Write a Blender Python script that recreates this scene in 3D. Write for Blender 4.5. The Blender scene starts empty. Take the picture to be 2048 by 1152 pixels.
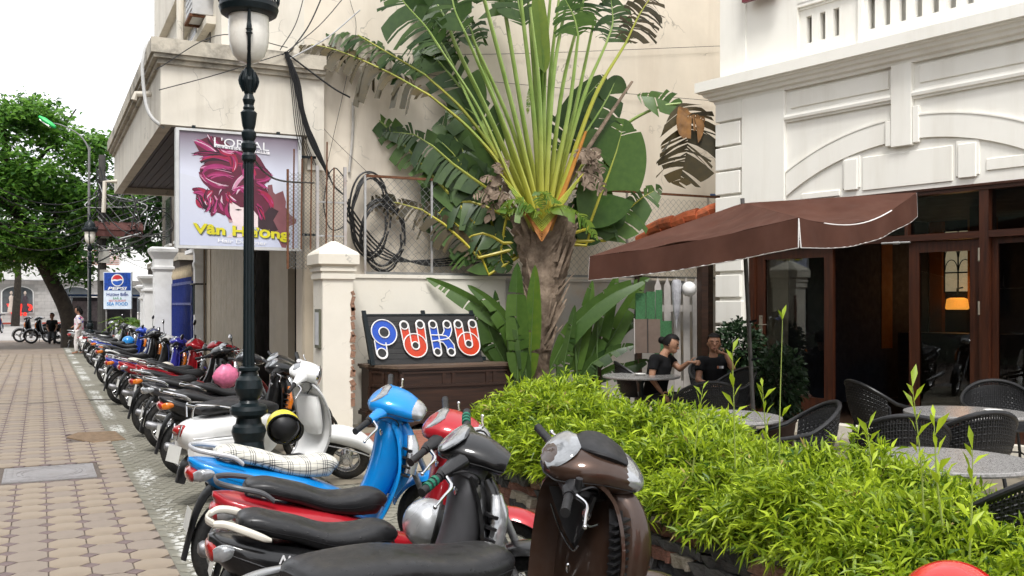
import bpy, bmesh, math, random
from mathutils import Vector, Matrix
import numpy as np

PI = math.pi
R = math.radians
scene = bpy.context.scene
COL = scene.collection
EYE = 1.55
FPX = 1920.0
CA, SA = 0.8974, 0.4412           # camera looks SA to the right of the street direction (+y)

# ------------------------------------------------------------------ camera
cam_d = bpy.data.cameras.new('camera')
cam = bpy.data.objects.new('camera', cam_d)
COL.objects.link(cam)
cam.location = (0, 0, EYE)
cam.rotation_euler = (R(90), 0, -math.atan2(SA, CA))
cam_d.sensor_width = 36.0
cam_d.lens = 36.0 * FPX / 2048.0
cam_d.shift_y = 34.0 / 2048.0
cam_d.clip_start = 0.05
cam_d.clip_end = 2000
scene.camera = cam

# ------------------------------------------------------------------ sky and sun
world = bpy.data.worlds.new('World')
scene.world = world
world.use_nodes = True
wn = world.node_tree
wn.nodes.clear()
w_out = wn.nodes.new('ShaderNodeOutputWorld')
w_bg = wn.nodes.new('ShaderNodeBackground')
w_sky = wn.nodes.new('ShaderNodeTexSky')
w_sky.sky_type = 'NISHITA'
w_sky.sun_disc = False
SUN_EL, SUN_AZ = R(58), R(205)     # azimuth measured from +y clockwise
w_sky.sun_elevation = SUN_EL
w_sky.sun_rotation = SUN_AZ
w_sky.air_density = 1.0
w_sky.dust_density = 4.0
w_mix = wn.nodes.new('ShaderNodeMix')
w_mix.data_type = 'RGBA'
w_mix.inputs[0].default_value = 0.86
w_mix.inputs[7].default_value = (10.0, 10.1, 10.4, 1)
wn.links.new(w_sky.outputs[0], w_mix.inputs[6])
wn.links.new(w_mix.outputs[2], w_bg.inputs[0])
w_bg.inputs[1].default_value = 0.088
wn.links.new(w_bg.outputs[0], w_out.inputs[0])

sun_d = bpy.data.lights.new('sun', 'SUN')
sun_d.energy = 1.9
sun_d.angle = R(16)
sun_d.color = (1.0, 0.98, 0.95)
sun = bpy.data.objects.new('sun', sun_d)
COL.objects.link(sun)
sd = Vector((math.sin(SUN_AZ) * math.cos(SUN_EL), math.cos(SUN_AZ) * math.cos(SUN_EL), math.sin(SUN_EL)))
sun.rotation_euler = sd.to_track_quat('Z', 'Y').to_euler()
sun.location = sd * 30

vs = scene.view_settings
vs.view_transform = 'Standard'
vs.look = 'None'
vs.exposure = 0.93
vs.gamma = 1.0
vs.use_curve_mapping = False
scene.cycles.max_bounces = 5
scene.cycles.diffuse_bounces = 3
scene.cycles.glossy_bounces = 3
scene.cycles.use_adaptive_sampling = True
scene.cycles.adaptive_threshold = 0.03
scene.cycles.transparent_max_bounces = 8
scene.cycles.caustics_reflective = False
scene.cycles.caustics_refractive = False
scene.cycles.use_denoising = True

# ------------------------------------------------------------------ pixel -> place
def C2W(xc, yc, z):
    return Vector((CA * xc + SA * yc, -SA * xc + CA * yc, z))
def at(u, v, d):                      # photo pixel at camera depth d
    return C2W((u - 1024) / FPX * d, d, EYE - (v - 610) / FPX * d)
def ground(u, v, z=0.0):
    return at(u, v, FPX * (EYE - z) / (v - 610))
def on_b(u, v, b):                    # on the plane y = b
    k = (u - 1024) / FPX
    return at(u, v, b / (-SA * k + CA))
def on_a(u, v, a):                    # on the plane x = a
    k = (u - 1024) / FPX
    return at(u, v, a / (CA * k + SA))

# ------------------------------------------------------------------ materials
MATS = {}
def M(name, col, rough=0.55, metal=0.0, var=0.12, scale=6.0, bump=0.0, bscale=80.0, coat=0.0, spec=0.5,
      col2=None, stain=None, stain_amt=0.0, stain_scale=1.3, streak=False, trans=0.0, rvar=0.1, emit=None, estr=0.0,
      sheen=0.0, subsurf=0.0, drops=0.0, ior=1.45, alpha=1.0, crack=0.0):
    if name in MATS:
        return MATS[name]
    m = bpy.data.materials.new(name)
    m.use_nodes = True
    nt = m.node_tree
    nd, lk = nt.nodes, nt.links
    b = nd['Principled BSDF']
    b.inputs['Roughness'].default_value = rough
    b.inputs['Metallic'].default_value = metal
    b.inputs['Specular IOR Level'].default_value = spec
    b.inputs['Coat Weight'].default_value = coat
    b.inputs['Coat Roughness'].default_value = 0.04
    b.inputs['IOR'].default_value = ior
    b.inputs['Transmission Weight'].default_value = trans
    b.inputs['Alpha'].default_value = alpha
    if sheen: b.inputs['Sheen Weight'].default_value = sheen
    if emit:
        b.inputs['Emission Color'].default_value = (*emit, 1)
        b.inputs['Emission Strength'].default_value = estr
    tc = nd.new('ShaderNodeTexCoord')
    n1 = nd.new('ShaderNodeTexNoise')
    n1.inputs['Scale'].default_value = scale
    n1.inputs['Detail'].default_value = 3
    n1.inputs['Roughness'].default_value = 0.6
    lk.new(tc.outputs['Object'], n1.inputs['Vector'])
    c2 = col2 if col2 else tuple(min(1, c * (1 + var)) for c in col)
    c1 = col if col2 else tuple(c * (1 - var) for c in col)
    mx = nd.new('ShaderNodeMix'); mx.data_type = 'RGBA'
    mr = nd.new('ShaderNodeMapRange')
    mr.inputs[1].default_value = 0.3; mr.inputs[2].default_value = 0.7
    lk.new(n1.outputs['Fac'], mr.inputs[0])
    lk.new(mr.outputs[0], mx.inputs[0])
    mx.inputs[6].default_value = (*c1, 1)
    mx.inputs[7].default_value = (*c2, 1)
    outc = mx.outputs[2]
    if stain:
        n2 = nd.new('ShaderNodeTexNoise')
        n2.inputs['Scale'].default_value = stain_scale
        n2.inputs['Detail'].default_value = 5
        n2.inputs['Roughness'].default_value = 0.68
        mp = nd.new('ShaderNodeMapping')
        if streak: mp.inputs['Scale'].default_value = (3.0, 3.0, 0.35)
        lk.new(tc.outputs['Object'], mp.inputs['Vector'])
        lk.new(mp.outputs[0], n2.inputs['Vector'])
        m2 = nd.new('ShaderNodeMapRange')
        m2.inputs[1].default_value = 0.48; m2.inputs[2].default_value = 0.72
        m2.inputs[4].default_value = stain_amt
        lk.new(n2.outputs['Fac'], m2.inputs[0])
        mx2 = nd.new('ShaderNodeMix'); mx2.data_type = 'RGBA'
        lk.new(m2.outputs[0], mx2.inputs[0])
        lk.new(outc, mx2.inputs[6])
        mx2.inputs[7].default_value = (*stain, 1)
        outc = mx2.outputs[2]
    if crack:
        nz = nd.new('ShaderNodeTexNoise'); nz.inputs['Scale'].default_value = 2.2; nz.inputs['Detail'].default_value = 4
        lk.new(tc.outputs['Object'], nz.inputs['Vector'])
        va = nd.new('ShaderNodeVectorMath'); va.operation = 'MULTIPLY_ADD'; lk.new(nz.outputs['Color'], va.inputs[0]); va.inputs[1].default_value = (.9, .9, .9); lk.new(tc.outputs['Object'], va.inputs[2])
        vo = nd.new('ShaderNodeTexVoronoi'); vo.feature = 'DISTANCE_TO_EDGE'; vo.inputs['Scale'].default_value = crack; lk.new(va.outputs[0], vo.inputs['Vector'])
        m5 = nd.new('ShaderNodeMapRange'); m5.inputs[1].default_value = .003; m5.inputs[2].default_value = .010; m5.inputs[3].default_value = 1; m5.inputs[4].default_value = 0; lk.new(vo.outputs['Distance'], m5.inputs[0])
        m6 = nd.new('ShaderNodeMapRange'); m6.inputs[1].default_value = .50; m6.inputs[2].default_value = .62; m6.inputs[4].default_value = .75; lk.new(nz.outputs['Fac'], m6.inputs[0])
        mm_ = nd.new('ShaderNodeMath'); mm_.operation = 'MULTIPLY'; lk.new(m5.outputs[0], mm_.inputs[0]); lk.new(m6.outputs[0], mm_.inputs[1])
        mx3 = nd.new('ShaderNodeMix'); mx3.data_type = 'RGBA'; lk.new(mm_.outputs[0], mx3.inputs[0]); lk.new(outc, mx3.inputs[6]); mx3.inputs[7].default_value = (*[c * .45 for c in col], 1); outc = mx3.outputs[2]
    lk.new(outc, b.inputs['Base Color'])
    if rvar:
        n3 = nd.new('ShaderNodeTexNoise')
        n3.inputs['Scale'].default_value = scale * 2.3
        n3.inputs['Detail'].default_value = 1
        lk.new(tc.outputs['Object'], n3.inputs['Vector'])
        m3 = nd.new('ShaderNodeMapRange')
        m3.inputs[1].default_value = 0.3; m3.inputs[2].default_value = 0.7
        m3.inputs[3].default_value = max(0.02, rough - rvar); m3.inputs[4].default_value = min(1, rough + rvar)
        lk.new(n3.outputs['Fac'], m3.inputs[0])
        lk.new(m3.outputs[0], b.inputs['Roughness'])
    if bump or drops:
        bp = nd.new('ShaderNodeBump')
        bp.inputs['Strength'].default_value = bump if bump else 0.5
        bp.inputs['Distance'].default_value = 0.01
        if drops:
            vo = nd.new('ShaderNodeTexVoronoi'); vo.inputs['Scale'].default_value = 55
            lk.new(tc.outputs['Object'], vo.inputs['Vector'])
            dr = nd.new('ShaderNodeMapRange')
            dr.inputs[1].default_value = 0.0; dr.inputs[2].default_value = 0.22
            dr.inputs[3].default_value = drops; dr.inputs[4].default_value = 0.0
            lk.new(vo.outputs['Distance'], dr.inputs[0])
            lk.new(dr.outputs[0], bp.inputs['Height'])
        else:
            n4 = nd.new('ShaderNodeTexNoise')
            n4.inputs['Scale'].default_value = bscale
            n4.inputs['Detail'].default_value = 2
            lk.new(tc.outputs['Object'], n4.inputs['Vector'])
            lk.new(n4.outputs['Fac'], bp.inputs['Height'])
        lk.new(bp.outputs[0], b.inputs['Normal'])
    MATS[name] = m
    return m

def leafmat(name, c1, c2, trans=0.35, rough=0.45, scale=14.0, spec=0.4):
    if name in MATS: return MATS[name]
    m = bpy.data.materials.new(name); m.use_nodes = True
    nd, lk = m.node_tree.nodes, m.node_tree.links
    b = nd['Principled BSDF']; out = nd['Material Output']
    b.inputs['Roughness'].default_value = rough
    b.inputs['Specular IOR Level'].default_value = spec
    ga = nd.new('ShaderNodeNewGeometry')
    tc = nd.new('ShaderNodeTexCoord')
    n1 = nd.new('ShaderNodeTexNoise'); n1.inputs['Scale'].default_value = scale; n1.inputs['Detail'].default_value = 3
    lk.new(tc.outputs['Object'], n1.inputs['Vector'])
    ad = nd.new('ShaderNodeMath'); ad.operation = 'MULTIPLY_ADD'
    lk.new(ga.outputs['Random Per Island'], ad.inputs[0]); ad.inputs[1].default_value = 0.75
    sb = nd.new('ShaderNodeMath'); sb.operation = 'MULTIPLY_ADD'
    lk.new(n1.outputs['Fac'], sb.inputs[0]); sb.inputs[1].default_value = 0.8; sb.inputs[2].default_value = -0.28
    lk.new(sb.outputs[0], ad.inputs[2])
    mx = nd.new('ShaderNodeMix'); mx.data_type = 'RGBA'; mx.clamp_factor = True
    lk.new(ad.outputs[0], mx.inputs[0])
    mx.inputs[6].default_value = (*c1, 1); mx.inputs[7].default_value = (*c2, 1)
    lk.new(mx.outputs[2], b.inputs['Base Color'])
    tr = nd.new('ShaderNodeBsdfTranslucent')
    lk.new(mx.outputs[2], tr.inputs['Color'])
    ms = nd.new('ShaderNodeMixShader'); ms.inputs[0].default_value = trans
    lk.new(b.outputs[0], ms.inputs[1]); lk.new(tr.outputs[0], ms.inputs[2])
    lk.new(ms.outputs[0], out.inputs['Surface'])
    MATS[name] = m
    return m

def wood(name, c1, c2, rough=0.4, axis='x', scale=3.0, coat=0.0):
    if name in MATS: return MATS[name]
    m = bpy.data.materials.new(name); m.use_nodes = True
    nd, lk = m.node_tree.nodes, m.node_tree.links
    b = nd['Principled BSDF']; b.inputs['Roughness'].default_value = rough; b.inputs['Coat Weight'].default_value = coat
    tc = nd.new('ShaderNodeTexCoord'); mp = nd.new('ShaderNodeMapping')
    s = {'x': (0.6, 9, 9), 'y': (9, 0.6, 9), 'z': (9, 9, 0.6)}[axis]
    mp.inputs['Scale'].default_value = s
    lk.new(tc.outputs['Object'], mp.inputs['Vector'])
    n = nd.new('ShaderNodeTexNoise'); n.inputs['Scale'].default_value = scale; n.inputs['Detail'].default_value = 4; n.inputs['Roughness'].default_value = 0.65
    lk.new(mp.outputs[0], n.inputs['Vector'])
    mr = nd.new('ShaderNodeMapRange'); mr.inputs[1].default_value = 0.3; mr.inputs[2].default_value = 0.7
    lk.new(n.outputs['Fac'], mr.inputs[0])
    mx = nd.new('ShaderNodeMix'); mx.data_type = 'RGBA'
    mx.inputs[6].default_value = (*c1, 1); mx.inputs[7].default_value = (*c2, 1)
    lk.new(mr.outputs[0], mx.inputs[0]); lk.new(mx.outputs[2], b.inputs['Base Color'])
    bp = nd.new('ShaderNodeBump'); bp.inputs['Strength'].default_value = 0.25; bp.inputs['Distance'].default_value = 0.004
    lk.new(n.outputs['Fac'], bp.inputs['Height']); lk.new(bp.outputs[0], b.inputs['Normal'])
    MATS[name] = m
    return m

# ------------------------------------------------------------------ mesh builder
def cr(p0, p1, p2, p3, t):
    return 0.5 * ((2 * p1) + (-p0 + p2) * t + (2 * p0 - 5 * p1 + 4 * p2 - p3) * t * t + (-p0 + 3 * p1 - 3 * p2 + p3) * t ** 3)
def spline(keys, m):
    k = np.array(keys, float)
    n = len(k)
    if n == 2:
        return np.array([k[0] * (1 - t) + k[1] * t for t in np.linspace(0, 1, m)])
    kk = np.vstack([2 * k[0] - k[1], k, 2 * k[-1] - k[-2]])
    out = []
    for t in np.linspace(0, n - 1, m):
        i = min(int(t), n - 2); f = t - i
        out.append(cr(kk[i], kk[i + 1], kk[i + 2], kk[i + 3], f))
    return np.array(out)

class MB:
    def __init__(s):
        s.v = []; s.f = []
    def add(s, vs_, fs_):
        o = len(s.v)
        s.v.extend([tuple(p) for p in vs_])
        s.f.extend([tuple(i + o for i in q) for q in fs_])
        return s
    def box(s, c, d, rot=None, taper=None):
        hx, hy, hz = d[0] / 2, d[1] / 2, d[2] / 2
        pts = []
        for z in (-1, 1):
            k = 1.0 if (taper is None or z < 0) else taper
            for x, y in ((-1, -1), (1, -1), (1, 1), (-1, 1)):
                pts.append(Vector((x * hx * k, y * hy * k, z * hz)))
        if rot is not None:
            rm = rot if isinstance(rot, Matrix) else Matrix.Rotation(rot, 3, 'Z')
            pts = [rm @ p for p in pts]
        c = Vector(c)
        return s.add([p + c for p in pts], [(3, 2, 1, 0), (4, 5, 6, 7), (0, 1, 5, 4), (1, 2, 6, 5), (2, 3, 7, 6), (3, 0, 4, 7)])
    def b2(s, lo, hi):
        return s.box([(a + b) / 2 for a, b in zip(lo, hi)], [abs(b - a) for a, b in zip(lo, hi)])
    def tube(s, pts, r, n=8, sm=0, cap=True, flat=None):
        pts = [Vector(p) for p in pts]
        if sm:
            pts = [Vector(p) for p in spline([tuple(p) for p in pts], sm)]
        k = len(pts)
        rs = r if hasattr(r, '__len__') else [r] * k
        if len(rs) != k:
            rs = np.interp(np.linspace(0, 1, k), np.linspace(0, 1, len(rs)), rs)
        t0 = (pts[1] - pts[0]).normalized()
        up = Vector((0, 0, 1)) if abs(t0.z) < 0.9 else Vector((1, 0, 0))
        nrm = t0.cross(up).normalized()
        vv, ff = [], []
        for i in range(k):
            t = (pts[min(i + 1, k - 1)] - pts[max(i - 1, 0)])
            t = t.normalized() if t.length > 1e-9 else t0
            nrm = (nrm - t * nrm.dot(t))
            nrm = nrm.normalized() if nrm.length > 1e-6 else t.orthogonal().normalized()
            bn = t.cross(nrm)
            for j in range(n):
                a = 2 * PI * j / n
                vv.append(pts[i] + nrm * math.cos(a) * rs[i] + bn * math.sin(a) * rs[i] * (flat or 1))
        for i in range(k - 1):
            for j in range(n):
                j2 = (j + 1) % n
                ff.append((i * n + j, i * n + j2, (i + 1) * n + j2, (i + 1) * n + j))
        if cap:
            ff.append(tuple(range(n - 1, -1, -1))); ff.append(tuple((k - 1) * n + j for j in range(n)))
        return s.add(vv, ff)
    def lathe(s, prof, c=(0, 0, 0), axis='z', n=20, rot=None, closed=False):
        vv, ff = [], []
        c = Vector(c)
        k = len(prof)
        for r, h in prof:
            for j in range(n):
                a = 2 * PI * j / n
                x, y = r * math.cos(a), r * math.sin(a)
                p = Vector((x, y, h)) if axis == 'z' else (Vector((x, h, y)) if axis == 'y' else Vector((h, x, y)))
                if rot is not None: p = rot @ p
                vv.append(p + c)
        fl = axis == 'y'
        for i in range(k if closed else k - 1):
            i2 = (i + 1) % k
            for j in range(n):
                j2 = (j + 1) % n
                q = (i * n + j, i * n + j2, i2 * n + j2, i2 * n + j)
                ff.append(q[::-1] if fl else q)
        if not closed:
            if prof[0][0] > 1e-6: ff.append(tuple(range(n)) if fl else tuple(range(n - 1, -1, -1)))
            if prof[-1][0] > 1e-6:
                q = tuple((k - 1) * n + j for j in range(n)); ff.append(q[::-1] if fl else q)
        return s.add(vv, ff)
    def loft(s, keys, n=18, m=22, yoff=True, pitch=None):
        # keys: (x, y, z, half_width, up, down, power); section spans y and the normal of the path in xz
        K = spline(keys, m); s.keys = keys
        vv, ff = [], []
        for i in range(m):
            x, y, z, hw, up, dn, p = K[i]
            hw, up, dn = max(hw, 0.001), max(up, 0.001), max(dn, 0.001)
            d = K[min(i + 1, m - 1)] - K[max(i - 1, 0)]
            if pitch is None:
                L = math.hypot(d[0], d[2]) or 1
                ux, uz = -d[2] / L, d[0] / L
            else:
                ux, uz = -math.sin(pitch), math.cos(pitch)
            for j in range(n):
                a = 2 * PI * j / n
                ca, sa = math.cos(a), math.sin(a)
                yy = hw * math.copysign(abs(ca) ** (2 / p), ca)
                hh = (up if sa > 0 else dn) * math.copysign(abs(sa) ** (2 / p), sa)
                vv.append((x + ux * hh, y + yy, z + uz * hh))
        for i in range(m - 1):
            for j in range(n):
                j2 = (j + 1) % n
                ff.append((i * n + j, i * n + j2, (i + 1) * n + j2, (i + 1) * n + j))
        ff.append(tuple(range(n - 1, -1, -1))); ff.append(tuple((m - 1) * n + j for j in range(n)))
        return s.add(vv, ff)
    def sheet(s, fn, nu, nv, th=0.0):
        # closed shell from fn(u, v) in [0,1]^2
        P = [[Vector(fn(i / nu, j / nv)) for j in range(nv + 1)] for i in range(nu + 1)]
        vv = [p for row in P for p in row]
        w = nv + 1
        ff = [(i * w + j, (i + 1) * w + j, (i + 1) * w + j + 1, i * w + j + 1) for i in range(nu) for j in range(nv)]
        if th:
            N = []
            for i in range(nu + 1):
                for j in range(nv + 1):
                    a = P[min(i + 1, nu)][j] - P[max(i - 1, 0)][j]
                    b = P[i][min(j + 1, nv)] - P[i][max(j - 1, 0)]
                    c = a.cross(b)
                    N.append(c.normalized() if c.length > 1e-9 else Vector((0, 0, 1)))
            o = len(vv)
            vv = vv + [p - nn * th for p, nn in zip(vv, N)]
            ff2 = [tuple(o + k for k in reversed(q)) for q in ff]
            rim = [(i * w) for i in range(nu + 1)]
            loop = [i * w for i in range(nu)] + [nu * w + j for j in range(nv)] + [i * w + nv for i in range(nu, 0, -1)] + [j for j in range(nv, 0, -1)]
            ff3 = []
            for q in range(len(loop)):
                a, b = loop[q], loop[(q + 1) % len(loop)]
                ff3.append((b, a, a + o, b + o))
            ff = ff + ff2 + ff3
        return s.add(vv, ff)
    def prism(s, poly, fn, h0, h1):
        # poly: 2-D outline (counter-clockwise), fn(x, y, h) -> 3-D
        k = len(poly)
        vv = [fn(x, y, h0) for x, y in poly] + [fn(x, y, h1) for x, y in poly]
        ff = [tuple(range(k - 1, -1, -1)), tuple(range(k, 2 * k))]
        ff += [(i, (i + 1) % k, k + (i + 1) % k, k + i) for i in range(k)]
        return s.add(vv, ff)
    def ball(s, c, r, n=16, m=10, sc=(1, 1, 1)):
        c = Vector(c)
        vv, ff = [], []
        for i in range(m + 1):
            th = PI * i / m
            for j in range(n):
                a = 2 * PI * j / n
                vv.append(c + Vector((r * sc[0] * math.sin(th) * math.cos(a), r * sc[1] * math.sin(th) * math.sin(a), r * sc[2] * math.cos(th))))
        for i in range(m):
            for j in range(n):
                j2 = (j + 1) % n
                ff.append((i * n + j, (i + 1) * n + j, (i + 1) * n + j2, i * n + j2))
        return s.add(vv, ff)
    def xf(s, mat, start=0):
        s.v[start:] = [tuple(mat @ Vector(p)) for p in s.v[start:]]
        return s
    def mesh(s, name, smooth=35):
        me = bpy.data.meshes.new(name)
        me.from_pydata(s.v, [], s.f)
        me.validate()
        me.update()
        if smooth:
            me.polygons.foreach_set('use_smooth', [True] * len(me.polygons))
            me.set_sharp_from_angle(angle=R(smooth))
        return me
    def build(s, name, mat, parent=None, smooth=35, **kw):
        return put(s.mesh(name, smooth), name, mat, parent, **kw)

def put(me, name, mat, parent=None, label=None, cat=None, group=None, kind=None):
    o = bpy.data.objects.new(name, me)
    COL.objects.link(o)
    if len(me.materials) == 0:
        me.materials.append(None)
    o.material_slots[0].link = 'OBJECT'
    o.material_slots[0].material = mat
    if parent is not None: o.parent = parent
    tag(o, label, cat, group, kind)
    return o
def tag(o, label=None, cat=None, group=None, kind=None):
    if label: o['label'] = label
    if cat: o['category'] = cat
    if group: o['group'] = group
    if kind: o['kind'] = kind
    return o
def thing(name, label, cat, loc=(0, 0, 0), rz=0, group=None):
    o = bpy.data.objects.new(name, None)
    o.empty_display_size = 0.1
    COL.objects.link(o)
    o.location = loc
    o.rotation_euler = (0, 0, rz)
    return tag(o, label, cat, group)
def copy_part(o, parent, mat=None):
    c = o.copy()
    COL.objects.link(c)
    c.parent = parent
    if mat: c.material_slots[0].material = mat
    return c
def copy_tree(o, parent=None):
    c = o.copy(); COL.objects.link(c); c.parent = parent
    for ch in o.children: copy_tree(ch, c)
    return c

TXT = {}
def text_mesh(body, size=1.0, ext=0.0, shear=0.0, bold=0.0, space=1.0, align='CENTER'):
    cu = bpy.data.curves.new('txt', 'FONT')
    cu.body = body; cu.size = size; cu.extrude = ext; cu.shear = shear
    cu.offset = bold; cu.space_character = space
    cu.align_x = align; cu.align_y = 'CENTER'
    cu.resolution_u = 3
    ob = bpy.data.objects.new('txt', cu)
    COL.objects.link(ob)
    bpy.context.view_layer.update()
    dg = bpy.context.evaluated_depsgraph_get()
    me = bpy.data.meshes.new_from_object(ob.evaluated_get(dg))
    COL.objects.unlink(ob); bpy.data.objects.remove(ob); bpy.data.curves.remove(cu)
    me.materials.clear()
    return me
def lettering(body, mat, parent, origin, ax, ay, size, width=None, name='lettering', bold=0.0, shear=0.0, ext=0.002, space=1.0, height=None):
    # flat text whose x runs along ax and y along ay, centred at origin
    me = text_mesh(body, 1.0, 0.0, shear, bold, space)
    co = np.array([v.co[:] for v in me.vertices])
    x0, x1 = co[:, 0].min(), co[:, 0].max(); y0, y1 = co[:, 1].min(), co[:, 1].max()
    sx = sy = size
    if width: sx = width / (x1 - x0); sy = sx if not height else height / (y1 - y0)
    ax, ay, og = Vector(ax).normalized(), Vector(ay).normalized(), Vector(origin)
    for v in me.vertices:
        p = v.co
        v.co = og + ax * (p.x - (x0 + x1) / 2) * sx + ay * (p.y - (y0 + y1) / 2) * sy
    return put(me, name, mat, parent)
rng = random.Random(7)
# ================================================================== common materials
m_cream = M('cream_paint', (0.74, 0.70, 0.61), rough=0.75, var=0.05, scale=2.2, bump=0.05, bscale=40, stain=(0.56, 0.50, 0.39), stain_amt=0.45, stain_scale=1.1, crack=1.3)
m_beige = M('beige_render', (0.68, 0.61, 0.505), rough=0.85, var=0.06, scale=1.6, bump=0.12, bscale=22, stain=(0.53, 0.45, 0.355), stain_amt=0.5, stain_scale=0.7, streak=True, crack=.8)
m_beige2 = M('canopy_render', (0.66, 0.615, 0.53), rough=0.85, var=0.06, scale=2.0, bump=0.1, bscale=30, stain=(0.46, 0.41, 0.33), stain_amt=0.6, stain_scale=0.9, streak=True, crack=1.1)
m_mould = M('mouldy_concrete', (0.42, 0.38, 0.31), rough=0.9, var=0.2, scale=5, col2=(0.56, 0.51, 0.42), stain=(0.05, 0.05, 0.045), stain_amt=0.9, stain_scale=2.4, bump=0.3, bscale=40)
m_white = M('white_facade', (0.86, 0.84, 0.775), rough=0.6, var=0.025, scale=1.5, bump=0.05, bscale=18, stain=(0.66, 0.62, 0.53), stain_amt=0.4, stain_scale=0.9, streak=True)
m_whitew = M('white_wash', (0.78, 0.78, 0.77), rough=0.7, var=0.05, scale=3, stain=(0.55, 0.54, 0.5), stain_amt=0.5, stain_scale=1.6)
m_greyw = M('grey_wall', (0.40, 0.38, 0.35), rough=0.85, var=0.12, scale=2.0, stain=(0.42, 0.28, 0.13), stain_amt=0.6, stain_scale=1.2, bump=0.1, bscale=30)
m_iron = M('dark_iron', (0.005, 0.010, 0.012), rough=0.42, metal=0.0, var=0.3, scale=30, spec=0.3, coat=0.05, bump=0.04, bscale=120)
m_black = M('black_plastic', (0.007, 0.007, 0.008), rough=0.42, var=0.2)
m_wire = M('black_cable', (0.015, 0.015, 0.016), rough=0.5, var=0.2)
m_steel = M('galvanised_steel', (0.42, 0.42, 0.41), rough=0.42, metal=0.7, var=0.15, scale=12, stain=(0.22, 0.11, 0.05), stain_amt=0.5, stain_scale=5)
m_rust = M('rusty_iron', (0.14, 0.06, 0.03), rough=0.85, metal=0.2, var=0.3, scale=20)
m_redwood = wood('red_wood', (0.018, 0.005, 0.0025), (0.062, 0.017, 0.006), rough=0.42, axis='z')
m_redwoodx = wood('red_wood_rail', (0.018, 0.005, 0.0025), (0.062, 0.017, 0.006), rough=0.42, axis='x')
m_darkwood = wood('old_dark_wood', (0.011, 0.0055, 0.0035), (0.044, 0.019, 0.010), rough=0.5, axis='x')
m_topwood = wood('worn_top_wood', (0.055, 0.032, 0.020), (0.14, 0.10, 0.07), rough=0.62, axis='x')
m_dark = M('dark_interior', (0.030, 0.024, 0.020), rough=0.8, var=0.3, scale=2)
m_terra = M('terracotta', (0.42, 0.10, 0.035), rough=0.8, var=0.3, scale=14, bump=0.2, bscale=60, stain=(0.10, 0.06, 0.04), stain_amt=0.6, stain_scale=6)

# ================================================================== ground
gm = M('street_asphalt', (0.145, 0.135, 0.125), rough=0.9, var=0.15, scale=0.7, bump=0.2, bscale=90)
MB().add([(-260, -60, 0), (260, -60, 0), (260, 420, 0), (-260, 420, 0)], [(0, 1, 2, 3)]).build('road', gm, kind='structure')
m_joint = M('paver_joint', (0.105, 0.085, 0.072), rough=0.95, var=0.3, scale=30, bump=0.3, bscale=200)
m_oct = M('paver_ochre', (0.258, 0.217, 0.172), rough=0.78, var=0.16, scale=1.1, bump=0.12, bscale=90, col2=(0.25, 0.194, 0.135), stain=(0.165, 0.135, 0.115), stain_amt=0.65, stain_scale=1.5)
m_oct2 = M('paver_rose', (0.23, 0.19, 0.155), rough=0.8, var=0.14, scale=1.3, bump=0.12, bscale=90, stain=(0.165, 0.135, 0.115), stain_amt=0.65, stain_scale=1.9)
m_dia = M('paver_violet', (0.140, 0.103, 0.100), rough=0.8, var=0.2, scale=2, bump=0.12, bscale=90, stain=(0.22, 0.17, 0.14), stain_amt=0.4)
PAVE_A = 0.72
pav = MB().add([(-11, -4, .004), (PAVE_A, -4, .004), (PAVE_A, 47, .004), (-11, 47, .004)], [(0, 1, 2, 3)]).build('pavement', m_joint, kind='structure')
TP, TQ = 0.225, 0.255
def oct_pts(cx, cy, g=0.003, ch=0.060):
    hx, hy = TP / 2 - g, TQ / 2 - g
    return [(cx - hx, cy - hy + ch), (cx - hx + ch, cy - hy), (cx + hx - ch, cy - hy), (cx + hx, cy - hy + ch),
            (cx + hx, cy + hy - ch), (cx + hx - ch, cy + hy), (cx - hx + ch, cy + hy), (cx - hx, cy + hy - ch)]
def dia_pts(cx, cy, d=0.053):
    return [(cx - d, cy), (cx, cy - d), (cx + d, cy), (cx, cy + d)]
def slab(mb, pts, z0, z1, bev=0.004):
    k = len(pts)
    cx = sum(p[0] for p in pts) / k; cy = sum(p[1] for p in pts) / k
    def inn(p):
        d = math.hypot(p[0] - cx, p[1] - cy); f = (d - bev) / d
        return (cx + (p[0] - cx) * f, cy + (p[1] - cy) * f)
    vv = [(p[0], p[1], z0) for p in pts] + [(p[0], p[1], z1 - bev * .7) for p in pts] + [(*inn(p), z1) for p in pts]
    ff = [(i, (i + 1) % k, k + (i + 1) % k, k + i) for i in range(k)] + [(k + i, k + (i + 1) % k, 2 * k + (i + 1) % k, 2 * k + i) for i in range(k)] + [tuple(range(2 * k, 3 * k))]
    mb.add(vv, ff)
oct_me = MB(); slab(oct_me, oct_pts(0, 0), 0, .010); oct_me = oct_me.mesh('paver', 0)
dia_me = MB(); slab(dia_me, dia_pts(0, 0), 0, .010); dia_me = dia_me.mesh('paver_insert', 0)
def in_view(a, b, pad=60):
    xc = CA * a - SA * b; yc = SA * a + CA * b
    if yc < 0.5: return None
    u = 1024 + FPX * xc / yc; v = 610 + FPX * EYE / yc
    if u < -pad or u > 2048 + pad or v > 1152 + pad: return None
    return yc
octs, dias = [], []
HOLES = [(-.33, 9.35, .50, 10.2), (.38, 11.8, .8, 12.5)]
def in_hole(a, b):
    return any(x0 < a < x1 and y0 < b < y1 for x0, y0, x1, y1 in HOLES)
for i in range(-40, 1):
    for j in range(0, 160):
        a = PAVE_A - TP / 2 + i * TP; b = 3.0 + j * TQ
        y = in_view(a, b)
        if y and y < 30 and not in_hole(a, b): octs.append((y, a, b))
        a2, b2 = a - TP / 2, b - TQ / 2
        y = in_view(a2, b2)
        if y and y < 22 and not in_hole(a2, b2): dias.append((y, a2, b2))
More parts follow.
